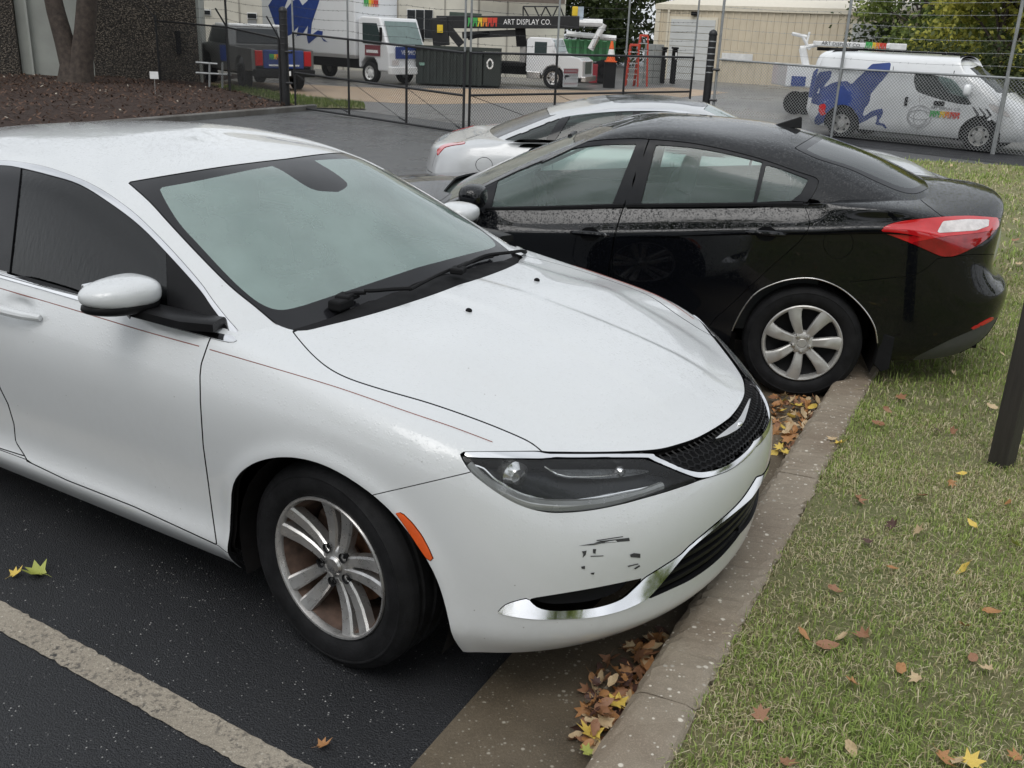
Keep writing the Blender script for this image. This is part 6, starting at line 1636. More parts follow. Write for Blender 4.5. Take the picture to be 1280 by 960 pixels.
windowp((508.5, 11), (541, 49), 3); windowp((250, 11.5), (263.5, 19.5), 1); windowp((308.5, 15.5), (321, 24), 1)
wrect('service_door', (309.5, 25), (322, 62), flat('grey_door', (.24, .245, .25), .6), -.05)
wrect('brown_fascia', (592, -14), (706, 5), flat('fascia', (.15, .12, .10), .8), -.6)
a = at_depth((487, 40), YW); mb = MB(); mb.b2((a[0]+8-.55, -.10, 0), (a[0]+8+.25, -.02, 5)); mb.build('shutter_door', flat('shutter', (.30, .295, .28), .6), wh)
# tan ribbed metal building
tb_ = empty('metal_building', (5.9, 47.2, 0)); tag(tb_, 'tan ribbed metal building with white roll-up doors beyond the yard', 'building')
TA = np.array([5.9, 47.2]); TB = np.array([24.5, 36.6]); tt = (TB-TA)/np.linalg.norm(TB-TA); tn = np.array([tt[1], -tt[0]])
M['tan_metal'] = flat('tan_metal', (.62, .54, .41), .55, var=.07, scale=1.5); M['tan_trim'] = flat('tan_trim', (.70, .64, .52), .5, var=.06); M['roll_door'] = flat('roll_door', (.60, .61, .60), .5, var=.06, scale=2)
def tx(px):
    o, dd = px_ray((px, 50)); A = np.array([[dd[0], -tt[0]], [dd[1], -tt[1]]]); return np.linalg.solve(A, TA-o[:2])[1]
Lw = np.linalg.norm(TB-TA); HE = at_depth((812, 4.5), 47.2)[2]
m4 = Matrix.Identity(4); m4[0][0], m4[1][0] = tt; m4[0][1], m4[1][1] = -tn
def TT(mb): mb.rotate(m4); return mb
mb = MB(); vs = []; k = 0
n = int(Lw/.30); prof = []
for i in range(n):
    x = i*.30; prof += [(x, 0), (x+.20, 0), (x+.22, -.035), (x+.28, -.035), (x+.30, 0)]
for x, y in prof: vs += [(x, y, 0), (x, y, HE)]
mb.add(vs, [(2*i, 2*i+2, 2*i+3, 2*i+1) for i in range(len(prof)-1)]); TT(mb).build('siding', M['tan_metal'], tb_)
mb = MB(); mb.b2((.02, .03, 0), (Lw, 14, HE-.02)); TT(mb).build('core', M['tan_metal'], tb_)
mb = MB(); mb.add([(-.1, -.1, HE), (Lw, -.1, HE), (Lw, 14, HE+1.6), (-.1, 14, HE+1.6), (-.1, -.1, HE-.22), (Lw, -.1, HE-.22)], [(0, 1, 2, 3), (4, 5, 1, 0)]); TT(mb).build('roof', M['tan_trim'], tb_)
mb = MB(); mb.b2((-.06, -.07, 0), (.16, .10, HE)); TT(mb).build('corner_trim', M['tan_trim'], tb_)
mb = MB(); mb.b2((.52, -.10, 0), (.62, -.04, HE-.2)); TT(mb).build('downpipe', M['tan_trim'], tb_)
for p0, p1, yt in ((838, 893, 24), (1064, 1127, 30)):
    s0, s1 = tx(p0), tx(p1); pm = TA+tt*(s0+s1)/2; zt = at_depth(((p0+p1)/2, yt), pm[1])[2]
    mb = MB(); mb.b2((s0-.1, -.06, 0), (s1+.1, -.03, zt+.1)); fr = TT(mb).build('door_surround', M['tan_trim'], tb_)
    n = max(4, int(zt/.28))
    for k in range(n): mb = MB(); mb.b2((s0, -.10, zt*k/n+.012), (s1, -.05, zt*(k+1)/n-.012)); TT(mb).build('door_slat', M['roll_door'], fr)
for px, yy in ((866, 17), (1098, 22)):
    s = tx(px); z = at_depth((px, yy), (TA+tt*s)[1])[2]; mb = MB(); mb.b2((s-.12, -.22, z-.08), (s+.12, -.03, z+.08)); TT(mb).build('wall_lamp', M['matt_black'], tb_)
mb = MB(); s = tx(905); mb.b2((s, -.08, .95), (s+1.4, -.045, 1.25)); TT(mb).build('notice_panel', M['white_plain'], tb_)
# ------------------------------------------------------------------ working vehicles in the yard
def logo(parent, m4, w, h, text=None, tcol='text_black', th=None):
    """row of little leaning figures from green to red with lettering above"""
    cols = ['logo_green', 'logo_green', 'logo_yellow', 'logo_orange', 'logo_red', 'logo_red']
    for k, cn in enumerate(cols):
        x = -w/2+w*k/6; s = w/6
        mb = MB(); z0, z1 = -h/2, h/2
        mb.prism([(x+.02*s, z1), (x+1.0*s, z1), (x+.92*s, z0), (x+.70*s, z0), (x+.62*s, z0+h*.45), (x+.40*s, z0+h*.42), (x+.22*s, z0), (x+.0*s, z0), (x+.12*s, z0+h*.5)], 0, .004, 'z')
        mb.rotate(m4); mb.build('logo_figure', M[cn], parent)
    if text: text_mesh('lettering', text, th or h*.8, M[tcol], parent, m4 @ Matrix.Translation((0, h*.5+(th or h*.8)*.75, .004)))
def simple_wheel(root, c, r, w, axis_yaw=0, steel=True, sgn=1, mat='white_plain'):
    wl = empty('wheel', c); wl.parent = root; wl.rotation_euler = (0, 0, 0 if sgn > 0 else math.pi)
    tyre(wl, r, r*.60, w, 40); mb = MB(); mb.lathe([(r*.6, w*.36), (r*.62, w*.45), (r*.57, w*.44), (r*.50, w*.20), (r*.34, w*.24), (r*.24, w*.44), (.001, w*.46)], 32, 'y'); h = mb.build('wheel_rim', M[mat], wl)
    for k in range(6):
        a = k*math.pi/3; mb = MB(); mb.lathe([(.001, .02), (r*.08, .018), (r*.085, 0)], 10, 'y', (r*.43*math.cos(a), w*.20, r*.43*math.sin(a))); mb.build('hand_hole', M['matt_black'], h)
    return wl
def van(F, name, label):
    root = empty(name, F.o, F.yaw); tag(root, label, 'van', 'white vans with blue brush art behind the fence')
    C = []
    def col(*p): C.append(p)
    col((-.74, 0, .25), (-.80, 0, .40), (-.80, 0, .62), (-.78, 0, .95), (-.75, 0, 1.25), (-.71, 0, 1.5), (-.66, 0, 1.64), (-.5, 0, 1.70), (-.35, 0, 1.705))
    col((-.73, .45, .25), (-.79, .48, .40), (-.79, .48, .62), (-.77, .48, .95), (-.74, .47, 1.25), (-.70, .45, 1.5), (-.64, .40, 1.63), (-.48, .25, 1.69), (-.3, 0, 1.71))
    col((-.66, .68, .25), (-.71, .73, .40), (-.71, .74, .62), (-.70, .74, .95), (-.68, .72, 1.25), (-.64, .68, 1.5), (-.58, .60, 1.62), (-.42, .34, 1.69), (-.2, 0, 1.715))
    for x in (-.45, 0, .7, 1.5, 2.1):
        col((x, .73, .22), (x, .785, .36), (x, .80, .62), (x, .80, .95), (x, .77, 1.25), (x-.02, .715, 1.5), (x-.04, .62, 1.645), (x-.05, .35, 1.70), (x-.06, 0, 1.715))
    col((2.7, .73, .22), (2.7, .785, .36), (2.7, .80, .60), (2.68, .795, .88), (2.52, .76, 1.12), (2.28, .70, 1.38), (2.08, .60, 1.56), (1.96, .34, 1.66), (1.9, 0, 1.685))
    col((3.15, .70, .22), (3.17, .755, .36), (3.17, .765, .58), (3.12, .755, .80), (2.98, .72, .98), (2.72, .65, 1.16), (2.46, .54, 1.36), (2.22, .3, 1.54), (2.1, 0, 1.62))
    col((3.42, .48, .22), (3.47, .53, .36), (3.46, .54, .55), (3.40, .53, .74), (3.26, .50, .92), (2.98, .46, 1.07), (2.70, .38, 1.24), (2.42, .2, 1.43), (2.25, 0, 1.54))
    col((3.52, 0, .22), (3.57, 0, .36), (3.56, 0, .55), (3.50, 0, .74), (3.36, 0, .92), (3.06, 0, 1.08), (2.78, 0, 1.25), (2.52, 0, 1.41), (2.36, 0, 1.50))
    C = [[(2.7+(x-2.7)*.78 if x > 2.7 else x, y, z) for x, y, z in c] for c in C]
    net = [[c[r] for c in C] for r in range(9)]
    pos, nor = spline_surface(net, [6, 8, 8, 10, 16, 18, 16, 14, 12, 10, 8], [5, 6, 8, 8, 8, 8, 8, 6])
    S = Skin(pos, nor); sd = lambda c, n: c[:, 1] > .5
    for x in (0, 2.70): S.cut(xz_field([(x+.375*math.cos(a), .30+.375*math.sin(a)) for a in np.linspace(0, 2*math.pi, 40, endpoint=False)]), None, ('body',), 0, sd)
    fc = F.facing(.02); sp = smooth_poly
    V0 = VANF
    def cutp(poly, lab, sel=('body',), gap=.001, extra=None): S.cut(V0.field(poly), lab, sel, gap, both(lambda c, n: c[:, 1] > .3, extra or (lambda c, n: np.ones(len(c), bool))))
    cutp(sp([(1143, 95), (1153, 92.5), (1186, 98), (1197, 106), (1212, 127), (1213, 131), (1188, 127.5), (1157.5, 118.5), (1145.5, 112)], 3, True), 'glass', gap=.004)
    cutp([(1024, 131), (1031.5, 129), (1033, 134), (1031, 138), (1033, 143), (1026, 145), (1023, 138)], 'tail', gap=.003)
    art = [(1010, 127.5), (1013.5, 104), (1025, 90), (1040.5, 88), (1038, 98), (1026, 111.4), (1042.7, 102.7), (1058.7, 101), (1064.5, 105.6), (1090, 80), (1114, 78), (1112, 89.6), (1105, 98), (1088.6, 117), (1087, 127.5), (1080.6, 136), (1077.7, 146.4), (1092, 137.7), (1102.5, 135.5), (1104.5, 140.6), (1097.5, 153), (1105, 154.6), (1111.5, 164.5), (1102.5, 157.2), (1093.5, 156), (1098, 142.5), (1067.5, 158.5), (1066.2, 153.7), (1073, 136), (1061.6, 148), (1053, 146.4), (1057, 134.8), (1045.6, 145), (1023.7, 156.6), (1018, 155), (1018, 149), (1028, 133)]
    cutp(art, 'art', gap=0)
    for sl in ([(1028, 128.5), (1037.6, 123), (1034, 127.5)], [(1057, 132.5), (1067.5, 121.6), (1063, 129)], [(1020, 118), (1026, 106), (1024, 116)], [(1046, 140), (1056, 134), (1052, 138.5)]): cutp(sl, 'body', ('art',), 0)
    for ch in ([(1214, 133), (1216.5, 132.5), (1225, 144), (1210, 154), (1207.5, 153), (1221, 144)], [(1222, 134), (1224.5, 134), (1233.5, 144), (1223, 151.5), (1220.5, 151), (1230, 144)], [(1230.5, 135), (1233, 135), (1240.5, 144), (1231, 151.5), (1228.5, 151), (1237, 144)]): cutp(ch, 'chev', gap=0)
    cutp(sp([(1236, 131), (1245, 132), (1257, 139), (1263, 147), (1250, 143), (1240, 138)], 3, True), 'lamp', gap=.002)
    S.cut(xz_field([(2.02, 1.60), (2.00, .30), (2.02, .30), (2.04, 1.60)]), None, ('body', 'art'), 0, lambda c, n: (c[:, 1] > .6) & (c[:, 2] < 1.45)); S.cut(xz_field([(.86, 1.5), (.86, .3), (.875, .3), (.875, 1.5)]), None, ('body', 'art'), 0, sd)
    S.cut(yz_field([(-.1, 1.10), (.60, 1.10), (.56, 1.35), (.46, 1.50), (-.1, 1.56)]), 'screen', ('body',), .004, lambda c, n: (c[:, 0] > 2.0) & (n[:, 0] > .35) & (n[:, 1] < .75))
    S.cut(yz_field([(-.1, 1.12), (.52, 1.12), (.50, 1.5), (-.1, 1.5)]), 'rear_glass', ('body',), .004, lambda c, n: (c[:, 0] < -.5))
    S.label(lambda c, n: (c[:, 2] < .47) & (c[:, 0] > 3.3), 'bump', ('body',)); S.label(lambda c, n: (c[:, 2] < .47) & (c[:, 0] < -.6), 'bump_r', ('body',))
    S.mesh('body_shell', 'body', M['van_white'], root, rim_mat=M['matt_black']); S.mesh('front_bumper', 'bump', M['van_white'], root, off=.012, rim=.02); S.mesh('rear_bumper', 'bump_r', M['van_white'], root, off=.012, rim=.02)
    S.mesh('inner_structure', ('body', 'art', 'chev', 'bump', 'bump_r', 'lamp', 'tail'), M['arch_liner'], root, off=-.03, rim=0)
    for sg in (-1, 1):
        S.mesh('side_art', 'art', M['blue_art'], root, off=.0015, rim=.003, sides=(sg,)); S.mesh('side_window', 'glass', M['glass_rear'], root, rim=0, sides=(sg,)); S.mesh('tail_light', 'tail', M['lamp_red'], root, off=.006, sides=(sg,))
        S.mesh('headlight', 'lamp', M['lamp_clear'], root, off=.004, sides=(sg,)); S.mesh('chevrons', 'chev', M['text_black'], root, off=.0015, rim=.003, sides=(sg,))
        m = blob('mirror_housing', (2.38, sg*.93, 1.12), (.07, .085, .11), M['van_white'], root, 2.6, (16, 12))
        mb = MB(); mb.box((1.25, sg*.812, .83), (.055, .03, .17)); mb.build('slide_handle', M['matt_black'], root, bevel=.006); mb = MB(); mb.box((1.88, sg*.812, .84), (.20, .03, .085)); mb.build('door_handle', M['matt_black'], root, bevel=.008)
        for x in (0, 2.70): simple_wheel(root, (x, sg*.70, .30), .30, .19, sgn=sg, mat='cap_silver')
        mr = face_matrix((2.02, sg*.806, .56), (-sg*-1 if False else (1 if sg < 0 else -1), 0, 0), (0, 0, 1)); mr = face_matrix((2.02, sg*.812, .64), (1 if sg < 0 else -1, 0, 0), (0, 0, 1))
        logo(root, mr, .56, .12, 'ART DISPLAY CO.', 'text_black', .07)
        # globe drawing
        mb = MB(); cx, cz, rr = 1.55, .57, .23
        mb.tube([(cx+rr*math.cos(a), sg*.806, cz+rr*.9*math.sin(a)) for a in np.linspace(0, 2*math.pi, 25)], .008, 4, caps=False); mb.build('sketch_ring', flat('sketch_grey', (.42, .42, .43), .7), root)
        for kx, kz, ox, oz in ((.55, .95, .02, 0), (.95, .45, 0, .03), (.8, .75, -.02, -.02)):
            mb = MB(); mb.tube([(cx+ox+rr*kx*math.cos(t_), sg*.807, cz+oz+rr*kz*.85*math.sin(t_)) for t_ in np.linspace(.3, 2*math.pi-.2, 21)], .005, 4, caps=False); mb.build('sketch_ring', flat('sketch_grey', (.42, .42, .43), .7), root)
        mb = MB(); mb.tube([(cx, sg*.806, cz-.2), (cx+.01, sg*.80, cz-.36)], .007, 4); mb.build('sketch_line', flat('sketch_grey', (.42, .42, .43), .7), root)
        mb = MB(); mb.tube([(cx-.04, sg*.808, cz+.24), (cx-.06, sg*.80, cz+.40), (cx+.02, sg*.80, cz+.33), (cx+.08, sg*.80, cz+.42)], .007, 4); mb.build('sketch_line', flat('sketch_grey', (.42, .42, .43), .7), root)
    S.mesh('windscreen', 'screen', M['glass_rear'], root, rim=0); S.mesh('rear_window', 'rear_glass', M['frit'], root, rim=0)
    mb = MB(); mb.box((1.3, 0, .30), (3.6, 1.2, .15)); mb.build('underbody', M['arch_liner'], root)
    seat(root, 1.75, -.36, M['seat_dark'], z0=.45); seat(root, 1.75, .36, M['seat_dark'], z0=.45)
    return root
vr = ground((1048, 173)); vf = ground((1215, 190)); vyaw = math.atan2(vf[1]-vr[1], vf[0]-vr[0]); vl = np.array([-math.sin(vyaw), math.cos(vyaw)])
vo = np.array(vr[:2])+vl*.80
VANF = Frame((vo[0], vo[1], 0), vyaw, -1)
van1 = van(VANF, 'art_van', 'white van with big blue brush art on its side, parked against the chain-link fence')
van2 = copy_tree(van1); v2 = vo+vl*2.15-np.array([math.cos(vyaw), math.sin(vyaw)])*1.0; van2.location = (v2[0], v2[1], .16 if False else 0); van2.scale = (1.0, 1.0, 1.0)
van2['label'] = 'white van with blue brush art mostly hidden behind another white van'

# boom laid over the far van
ub = empty('bucket_lift', (10.2, 27.0, 0)); tag(ub, 'white lettered lift boom resting level above the hidden van', 'lift')
def far_box(nm, p0, p1, Y, th, mat, par, bev=.0):
    a = at_depth(p0, Y); b = at_depth(p1, Y); o = np.array(par.location); mb = MB()
    mb.b2((a[0]-o[0], Y-o[1], b[2]-o[2]), (b[0]-o[0], Y+th-o[1], a[2]-o[2])); return mb.build(nm, mat, par, bevel=bev)
bm_ = far_box('boom', (1020, 51), (1112, 61), 27, .28, M['white_plain'], ub, .02); far_box('boom_tip', (1112, 54), (1133, 63), 27.05, .2, M['white_plain'], ub, .02)
a = at_depth((1052, 55.5), 26.97); text_mesh('lettering', 'ART DISPLAY CO.', .125, M['text_black'], ub, face_matrix((a[0]-10.2, -.012, a[2]), (1, 0, -.03), (0, 0, 1)), xs=1.05)
a = at_depth((1095, 57), 26.97); logo(ub, face_matrix((a[0]-10.2, -.014, a[2]), (1, 0, -.03), (0, 0, 1)), .55, .15)
o_ = ub.location
for p, q, r in (((1000, 60), (1022, 56), .05), ((1003, 45), (1012, 62), .04), ((990, 42), (1008, 46), .045), ((1012, 40), (1006, 62), .03), ((1003, 60), (1010, 95), .10)):
    a = at_depth(p, 27.2)-np.array(o_); b = at_depth(q, 27.2)-np.array(o_); mb = MB(); mb.tube([tuple(a), tuple(b)], r, 8); mb.build('lift_arm', M['white_plain'], ub)
far_box('lift_body', (985, 80), (1018, 110), 26.8, 1.6, M['van_white'], ub, .04); far_box('chevron_panel', (990, 95), (1006, 108), 26.78, .02, M['blue_art'], ub); far_box('rack_rail', (1022, 63), (1200, 66), 27.4, .08, M['matt_black'], ub)
for px in (1002, 1015): 
    a = at_depth((px, 112), 26.8); simple_wheel(ub, (a[0]-10.2, .3, .30), .30, .2, sgn=-1, mat='matt_black')

# box lorry with forward cab
bw = ground((461, 105)); br = ground((385, 98)); yaw = math.atan2(bw[1]-br[1], bw[0]-br[0]); 
BT = empty('box_lorry', (bw[0], bw[1], 0), yaw); tag(BT, 'white box lorry with blue brush art and short cab carrying a blue grille panel', 'lorry'); BT.scale = (.88, .88, .90)
def lb(nm, lo, hi, mat, par=None, bev=.03): mb = MB(); mb.b2(lo, hi); return mb.build(nm, mat, par or BT, bevel=bev)
# local: x forward, right side at y=0 (towards us), body towards +y
mb = MB(); mb.prism([(-.55, .55), (-.55, 2.22), (-.35, 2.30), (.55, 2.28), (.90, 1.45), (1.02, 1.10), (1.05, .48), (.45, .48), (.42, .72), (.25, .92), (-.2, .92), (-.40, .72), (-.44, .55)], .02, 2.0); mb.build('cab', M['van_white'], BT, bevel=.06, segs=3)
mb = MB(); mb.prism([(-.30, 1.40), (-.30, 2.08), (.42, 2.08), (.68, 1.45), (.62, 1.36)], .0, .018); mb.build('side_window', flat('cab_glass', (.03, .045, .045), .08), BT)
mb = MB(); mb.add([(.945, .14, 1.40), (.945, 1.88, 1.40), (.63, 1.84, 2.16), (.63, .18, 2.16)], [(0, 1, 2, 3)]); mb.v = [(x+.012, y, z+.006) for x, y, z in mb.v]; mb.build('windscreen', flat('screen_green', (.16, .22, .21), .08), BT)
lb('grille_panel', (1.035, .35, .92), (1.07, 1.65, 1.32), M['blue_art'], None, .0); text_mesh('panel_lettering', 'VEMMO', .22, M['text_white'], BT, face_matrix((1.074, 1.0, 1.12), (0, 1, 0), (0, 0, 1)))
lb('bumper', (.98, .0, .38), (1.16, 2.02, .64), M['white_plain'])
for y in (.32, 1.70): lb('headlight', (1.045, y-.16, .70), (1.075, y+.16, .88), M['lamp_clear'], None, .01)
lb('door_sign', (-.18, -.006, .98), (.60, .016, 1.34), flat('maroon', (.18, .04, .05), .6), None, .0); lb('door_sign_text', (-.10, -.012, 1.08), (.5, .0, 1.18), M['white_plain'], None, 0)
for y in (-.10, 2.12): lb('mirror', (.70, y-.05, 1.5), (.78, y+.05, 1.95), M['matt_black'])
for x, nm in ((0.02, 0), (-4.2, 1)):
    for y, sg in ((.13, -1), (1.88, 1)): simple_wheel(BT, (x, y, .39), .39, .24, sgn=sg)
lb('chassis', (-5.6, .25, .50), (.2, 1.75, .78), M['matt_black']); BX = lb('box_body', (-5.9, -.08, .95), (-.62, 2.15, 3.75), M['van_white'], None, .04)
lb('box_skirt', (-5.9, -.09, .84), (-.60, 2.16, .96), flat('skirt_rail', (.35, .34, .33), .5, .3), None, .01)
def bt_field():  # art drawn on the lorry side, in metres along the box
    art = [(-4.7, 2.55), (-4.2, 2.95), (-3.55, 3.30), (-3.25, 3.20), (-3.45, 2.75), (-3.9, 2.2), (-3.1, 2.75), (-2.75, 2.85), (-2.5, 2.6), (-2.2, 2.75), (-1.9, 3.3), (-1.55, 3.55), (-1.25, 3.55), (-1.2, 3.3), (-1.5, 2.7), (-1.95, 2.0), (-2.05, 1.55), (-1.6, 1.75), (-1.3, 1.72), (-1.35, 1.5), (-1.0, 1.35), (-1.28, 1.38), (-1.5, 1.6), (-2.2, 1.25), (-2.3, 1.45), (-2.2, 1.9), (-2.6, 1.55), (-2.95, 1.5), (-2.8, 1.85), (-3.3, 1.55), (-4.0, 1.35), (-4.6, 1.2), (-4.75, 1.4), (-4.3, 1.85)]
    mb = MB(); n = len(art); mb.add([(x*.92-1.15, -.086, z) for x, z in art], [tuple(range(n))]); me = mb.build('side_art', M['blue_art'], BT, fixn=False)
    bm = bmesh.new(); bm.from_mesh(me.data); bmesh.ops.triangulate(bm, faces=bm.faces, ngon_method='EAR_CLIP'); bm.to_mesh(me.data); bm.free()
bt_field()
logo(BT, face_matrix((-1.55, -.09, 2.95), (1, 0, 0), (0, 0, 1)), .75, .22, 'ART DISPLAY CO.', 'text_black', .12); logo(BT, face_matrix((-.608, .75, 2.75), (0, 1, 0), (0, 0, 1)), .75, .24, 'ART DISPLAY CO.', 'text_black', .12)

# pickup with blue tailgate
pr = ground((300, 112)); PK = empty('pickup_truck', (pr[0], pr[1]+.2, 0), math.radians(124)); tag(PK, 'grey pickup with blue tailgate parked beyond the grass verge', 'pickup'); PK.scale = (.86, .86, .86)
def pk(nm, lo, hi, mat, par=None, bev=.03): mb = MB(); mb.b2(lo, hi); return mb.build(nm, mat, par or PK, bevel=bev)
# local: x forward, left side (towards us) at y=0, body to -y
gg = M['gun_grey']
for y0, y1 in ((-.10, .03), (-2.02, -1.90)):
    mb = MB(); mb.prism([(-1.15, .62), (-1.15, 1.28), (1.0, 1.32), (1.0, .55), (.50, .55), (.46, .78), (.28, .98), (0, 1.05), (-.28, .98), (-.46, .78), (-.50, .60)], y0, y1); mb.build('bed_side', gg, PK, bevel=.02)
mb = MB(); mb.prism([(1.03, .50), (1.03, 1.34), (1.22, 1.92), (2.75, 1.92), (3.35, 1.36), (4.45, 1.28), (4.55, .70), (4.5, .50), (4.15, .50), (4.1, .80), (3.9, .98), (3.6, 1.05), (3.3, .98), (3.1, .80), (3.05, .50)], -2.0, .02); mb.build('cab', gg, PK, bevel=.05, segs=3)
mb = MB(); mb.prism([(1.30, 1.36), (1.38, 1.82), (2.62, 1.82), (3.02, 1.38)], .022, .034); mb.build('side_window', flat('pk_glass', (.015, .018, .02), .1), PK); mb = MB(); mb.add([(1.04, -.25, 1.40), (1.04, -1.75, 1.40), (1.19, -1.68, 1.85), (1.19, -.32, 1.85)], [(0, 1, 2, 3)]); mb.v = [(x-.035, y, z) for x, y, z in mb.v]; mb.build('rear_window', flat('pk_glass', (.015, .018, .02), .1), PK)
pk('roof_cap', (1.2, -1.9, 1.90), (2.7, -.08, 1.99), M['white_plain'], None, .03)
tg = pk('tailgate', (-1.21, -1.66, .70), (-1.14, -.34, 1.26), M['blue_art']); logo(tg, face_matrix((-1.216, -.75, 1.06), (0, -1, 0), (0, 0, 1)), .46, .16)
pk('tailgate_text', (-1.222, -1.5, .78), (-1.212, -.5, .83), M['white_plain'], tg, 0)
for y in (-.20, -1.80): pk('tail_light', (-1.20, y-.12, .78), (-1.13, y+.12, 1.24), M['lamp_red'], None, .02)
pk('rear_bumper', (-1.36, -1.98, .46), (-1.12, 0.0, .68), M['matt_black']); pk('number_plate', (-1.375, -1.15, .50), (-1.36, -.85, .64), M['white_plain'], None, 0); pk('bed_floor', (-1.1, -1.95, .55), (1.0, -.05, .75), M['matt_black']); pk('blue_door_panel', (1.35, .022, .80), (1.95, .034, 1.30), M['blue_art'], None, 0); pk('chassis', (-1, -1.6, .40), (4.2, -.4, .58), M['matt_black'])
for x in (0, 3.6):
    for y, sg in ((-.12, 1), (-1.88, -1)): simple_wheel(PK, (x, y, .40), .40, .27, sgn=sg, mat='matt_black')

# crane lorry
CW = ground((690, 111)); CR = empty('crane_lorry', (CW[0], CW[1], 0), -.30); tag(CR, 'white bonneted lorry carrying a long black lettered crane boom', 'lorry'); co_ = np.array(CR.location)
def cb(nm, lo, hi, mat, par=None, bev=.03): mb = MB(); mb.b2(lo, hi); return mb.build(nm, mat, par or CR, bevel=bev)
mb = MB(); mb.prism([(-1.35, .70), (-1.35, 2.15), (-1.2, 2.28), (-.15, 2.28), (.12, 1.62), (1.20, 1.45), (1.42, 1.30), (1.45, .55), (.55, .52), (.48, .78), (.30, .98), (0, 1.08), (-.30, .98), (-.48, .78), (-.55, .55), (-.62, .70)], .0, 2.1); mb.build('cab', M['van_white'], CR, bevel=.06, segs=3)
cb('side_window', (-.95, -.014, 1.52), (-.35, .002, 2.08), flat('cab_glass', (.03, .045, .045), .08), None, .0)
mb = MB(); mb.add([(.10, .15, 1.66), (.10, 1.95, 1.66), (-.13, 1.9, 2.18), (-.13, .2, 2.18)], [(0, 1, 2, 3)]); mb.v = [(x+.03, y, z+.01) for x, y, z in mb.v]; mb.build('windscreen', flat('screen_green', (.16, .22, .21), .08), CR)
cb('grille', (1.44, .5, .72), (1.48, 1.6, 1.28), flat('grille_green', (.06, .09, .08), .4)); cb('bumper', (1.38, -.03, .38), (1.62, 2.13, .62), M['dull_chrome']); cb('step_box', (-1.3, -.04, .42), (-.62, .5, .74), M['dull_chrome'])
for y, sg in ((.14, -1), (1.96, 1)): simple_wheel(CR, (0, y, .48), .48, .28, sgn=sg, mat='dull_chrome'); simple_wheel(CR, (-4.3, y, .48), .48, .28, sgn=sg, mat='matt_black')
cb('chassis', (-5.6, .4, .55), (-.6, 1.7, .92), M['matt_black']); cb('deck', (-5.6, .0, .92), (-1.45, 2.1, 1.1), M['matt_black']); cb('exhaust_box', (-1.75, .2, 1.1), (-1.45, 1.9, 2.2), flat('ware_grey', (.30, .29, .28), .7))
for y in (-.12,): cb('mirror', (-.05, y-.05, 1.7), (.05, y+.05, 2.1), M['van_white'])
for ch in list(CR.children): ch.scale = (.72,)*3; ch.location = tuple(q*.72 for q in ch.location)
def wl_(p, Y):   # world point -> crane-lorry local
    v = at_depth(p, Y)-co_; c, s = math.cos(.30), math.sin(.30); return (c*v[0]-s*v[1], s*v[0]+c*v[1], v[2])
def cbeam(nm, p, q, Y0, Y1, w, h, mat):
    a, b = Vector(wl_(p, Y0)), Vector(wl_(q, Y1)); t = (b-a); L = t.length; t.normalize(); up = Vector((0, 0, 1)); sd_ = t.cross(up).normalized(); up = sd_.cross(t)
    m = Matrix.Identity(4)
    for i in range(3): m[i][0] = t[i]; m[i][1] = sd_[i]; m[i][2] = up[i]; m[i][3] = ((a+b)/2)[i]
    mb = MB(); mb.box((0, 0, 0), (L, w, h)); mb.rotate(m); return mb.build(nm, mat, CR, bevel=.015), m, L
bo, bm4, bL = cbeam('boom', (546, 27.5), (724, 28), 35.2, 35.2, .32, .40, M['fence_black'])
mf = bm4 @ Matrix(((1, 0, 0, 0), (0, 0, -1, .165), (0, 1, 0, 0), (0, 0, 0, 1)))
mfr = bm4 @ Matrix.Translation((0, .168, 0)) @ Matrix(((1, 0, 0, 0), (0, 0, 1, 0), (0, 1, 0, 0), (0, 0, 0, 1)))
# face of the boom towards us
right = Vector((bm4[0][0], bm4[1][0], bm4[2][0])); c0_ = Vector((bm4[0][3], bm4[1][3], bm4[2][3])); outv = Vector((right.y, -right.x, 0)).normalized()
def on_boom(s): return tuple(c0_+right*s+outv*.17)
text_mesh('lettering', 'ART DISPLAY CO.', .25, M['text_white'], CR, face_matrix(on_boom(.66), right, (0, 0, 1)), xs=.82)
logo(CR, face_matrix(on_boom(-.86), right, (0, 0, 1)), 1.0, .28)
cbeam('boom_knuckle', (549, 22), (552, 57), 35.1, 35.1, .4, .55, M['fence_black']); cbeam('knuckle_brace', (556, 30), (577, 56), 35.1, 35.1, .3, .25, M['fence_black']); cbeam('lower_boom', (578, 44), (650, 41), 35.3, 35.3, .28, .22, M['fence_black']); cbeam('boom_jib', (562, 17.5), (602, 20), 35.3, 35.3, .2, .15, flat('dark_green', (.05, .07, .055), .6)); cbeam('ram', (585, 48), (612, 41), 35.2, 35.2, .12, .12, M['matt_black'])
cbeam('turret', (650, 30), (652, 58), 35.4, 35.4, .5, .35, M['matt_black'])
y_ = cbeam('yellow_tag', (550, 31), (550, 41), 34.85, 34.85, .02, .2, M['logo_yellow'])[0]
for p, q in (((654, 8), (700, 8)), ((654, 8), (654, 24)), ((700, 8), (706, 24)), ((654, 8), (662, 23)), ((675, 23), (682, 8)), ((682, 8), (690, 23)), ((690, 23), (697, 8)), ((668, 8), (675, 23))):
    a, b = wl_(p, 35.9), wl_(q, 35.9); mb = MB(); mb.tube([a, b], .025, 5); mb.build('frame_bar', M['fence_black'], CR)
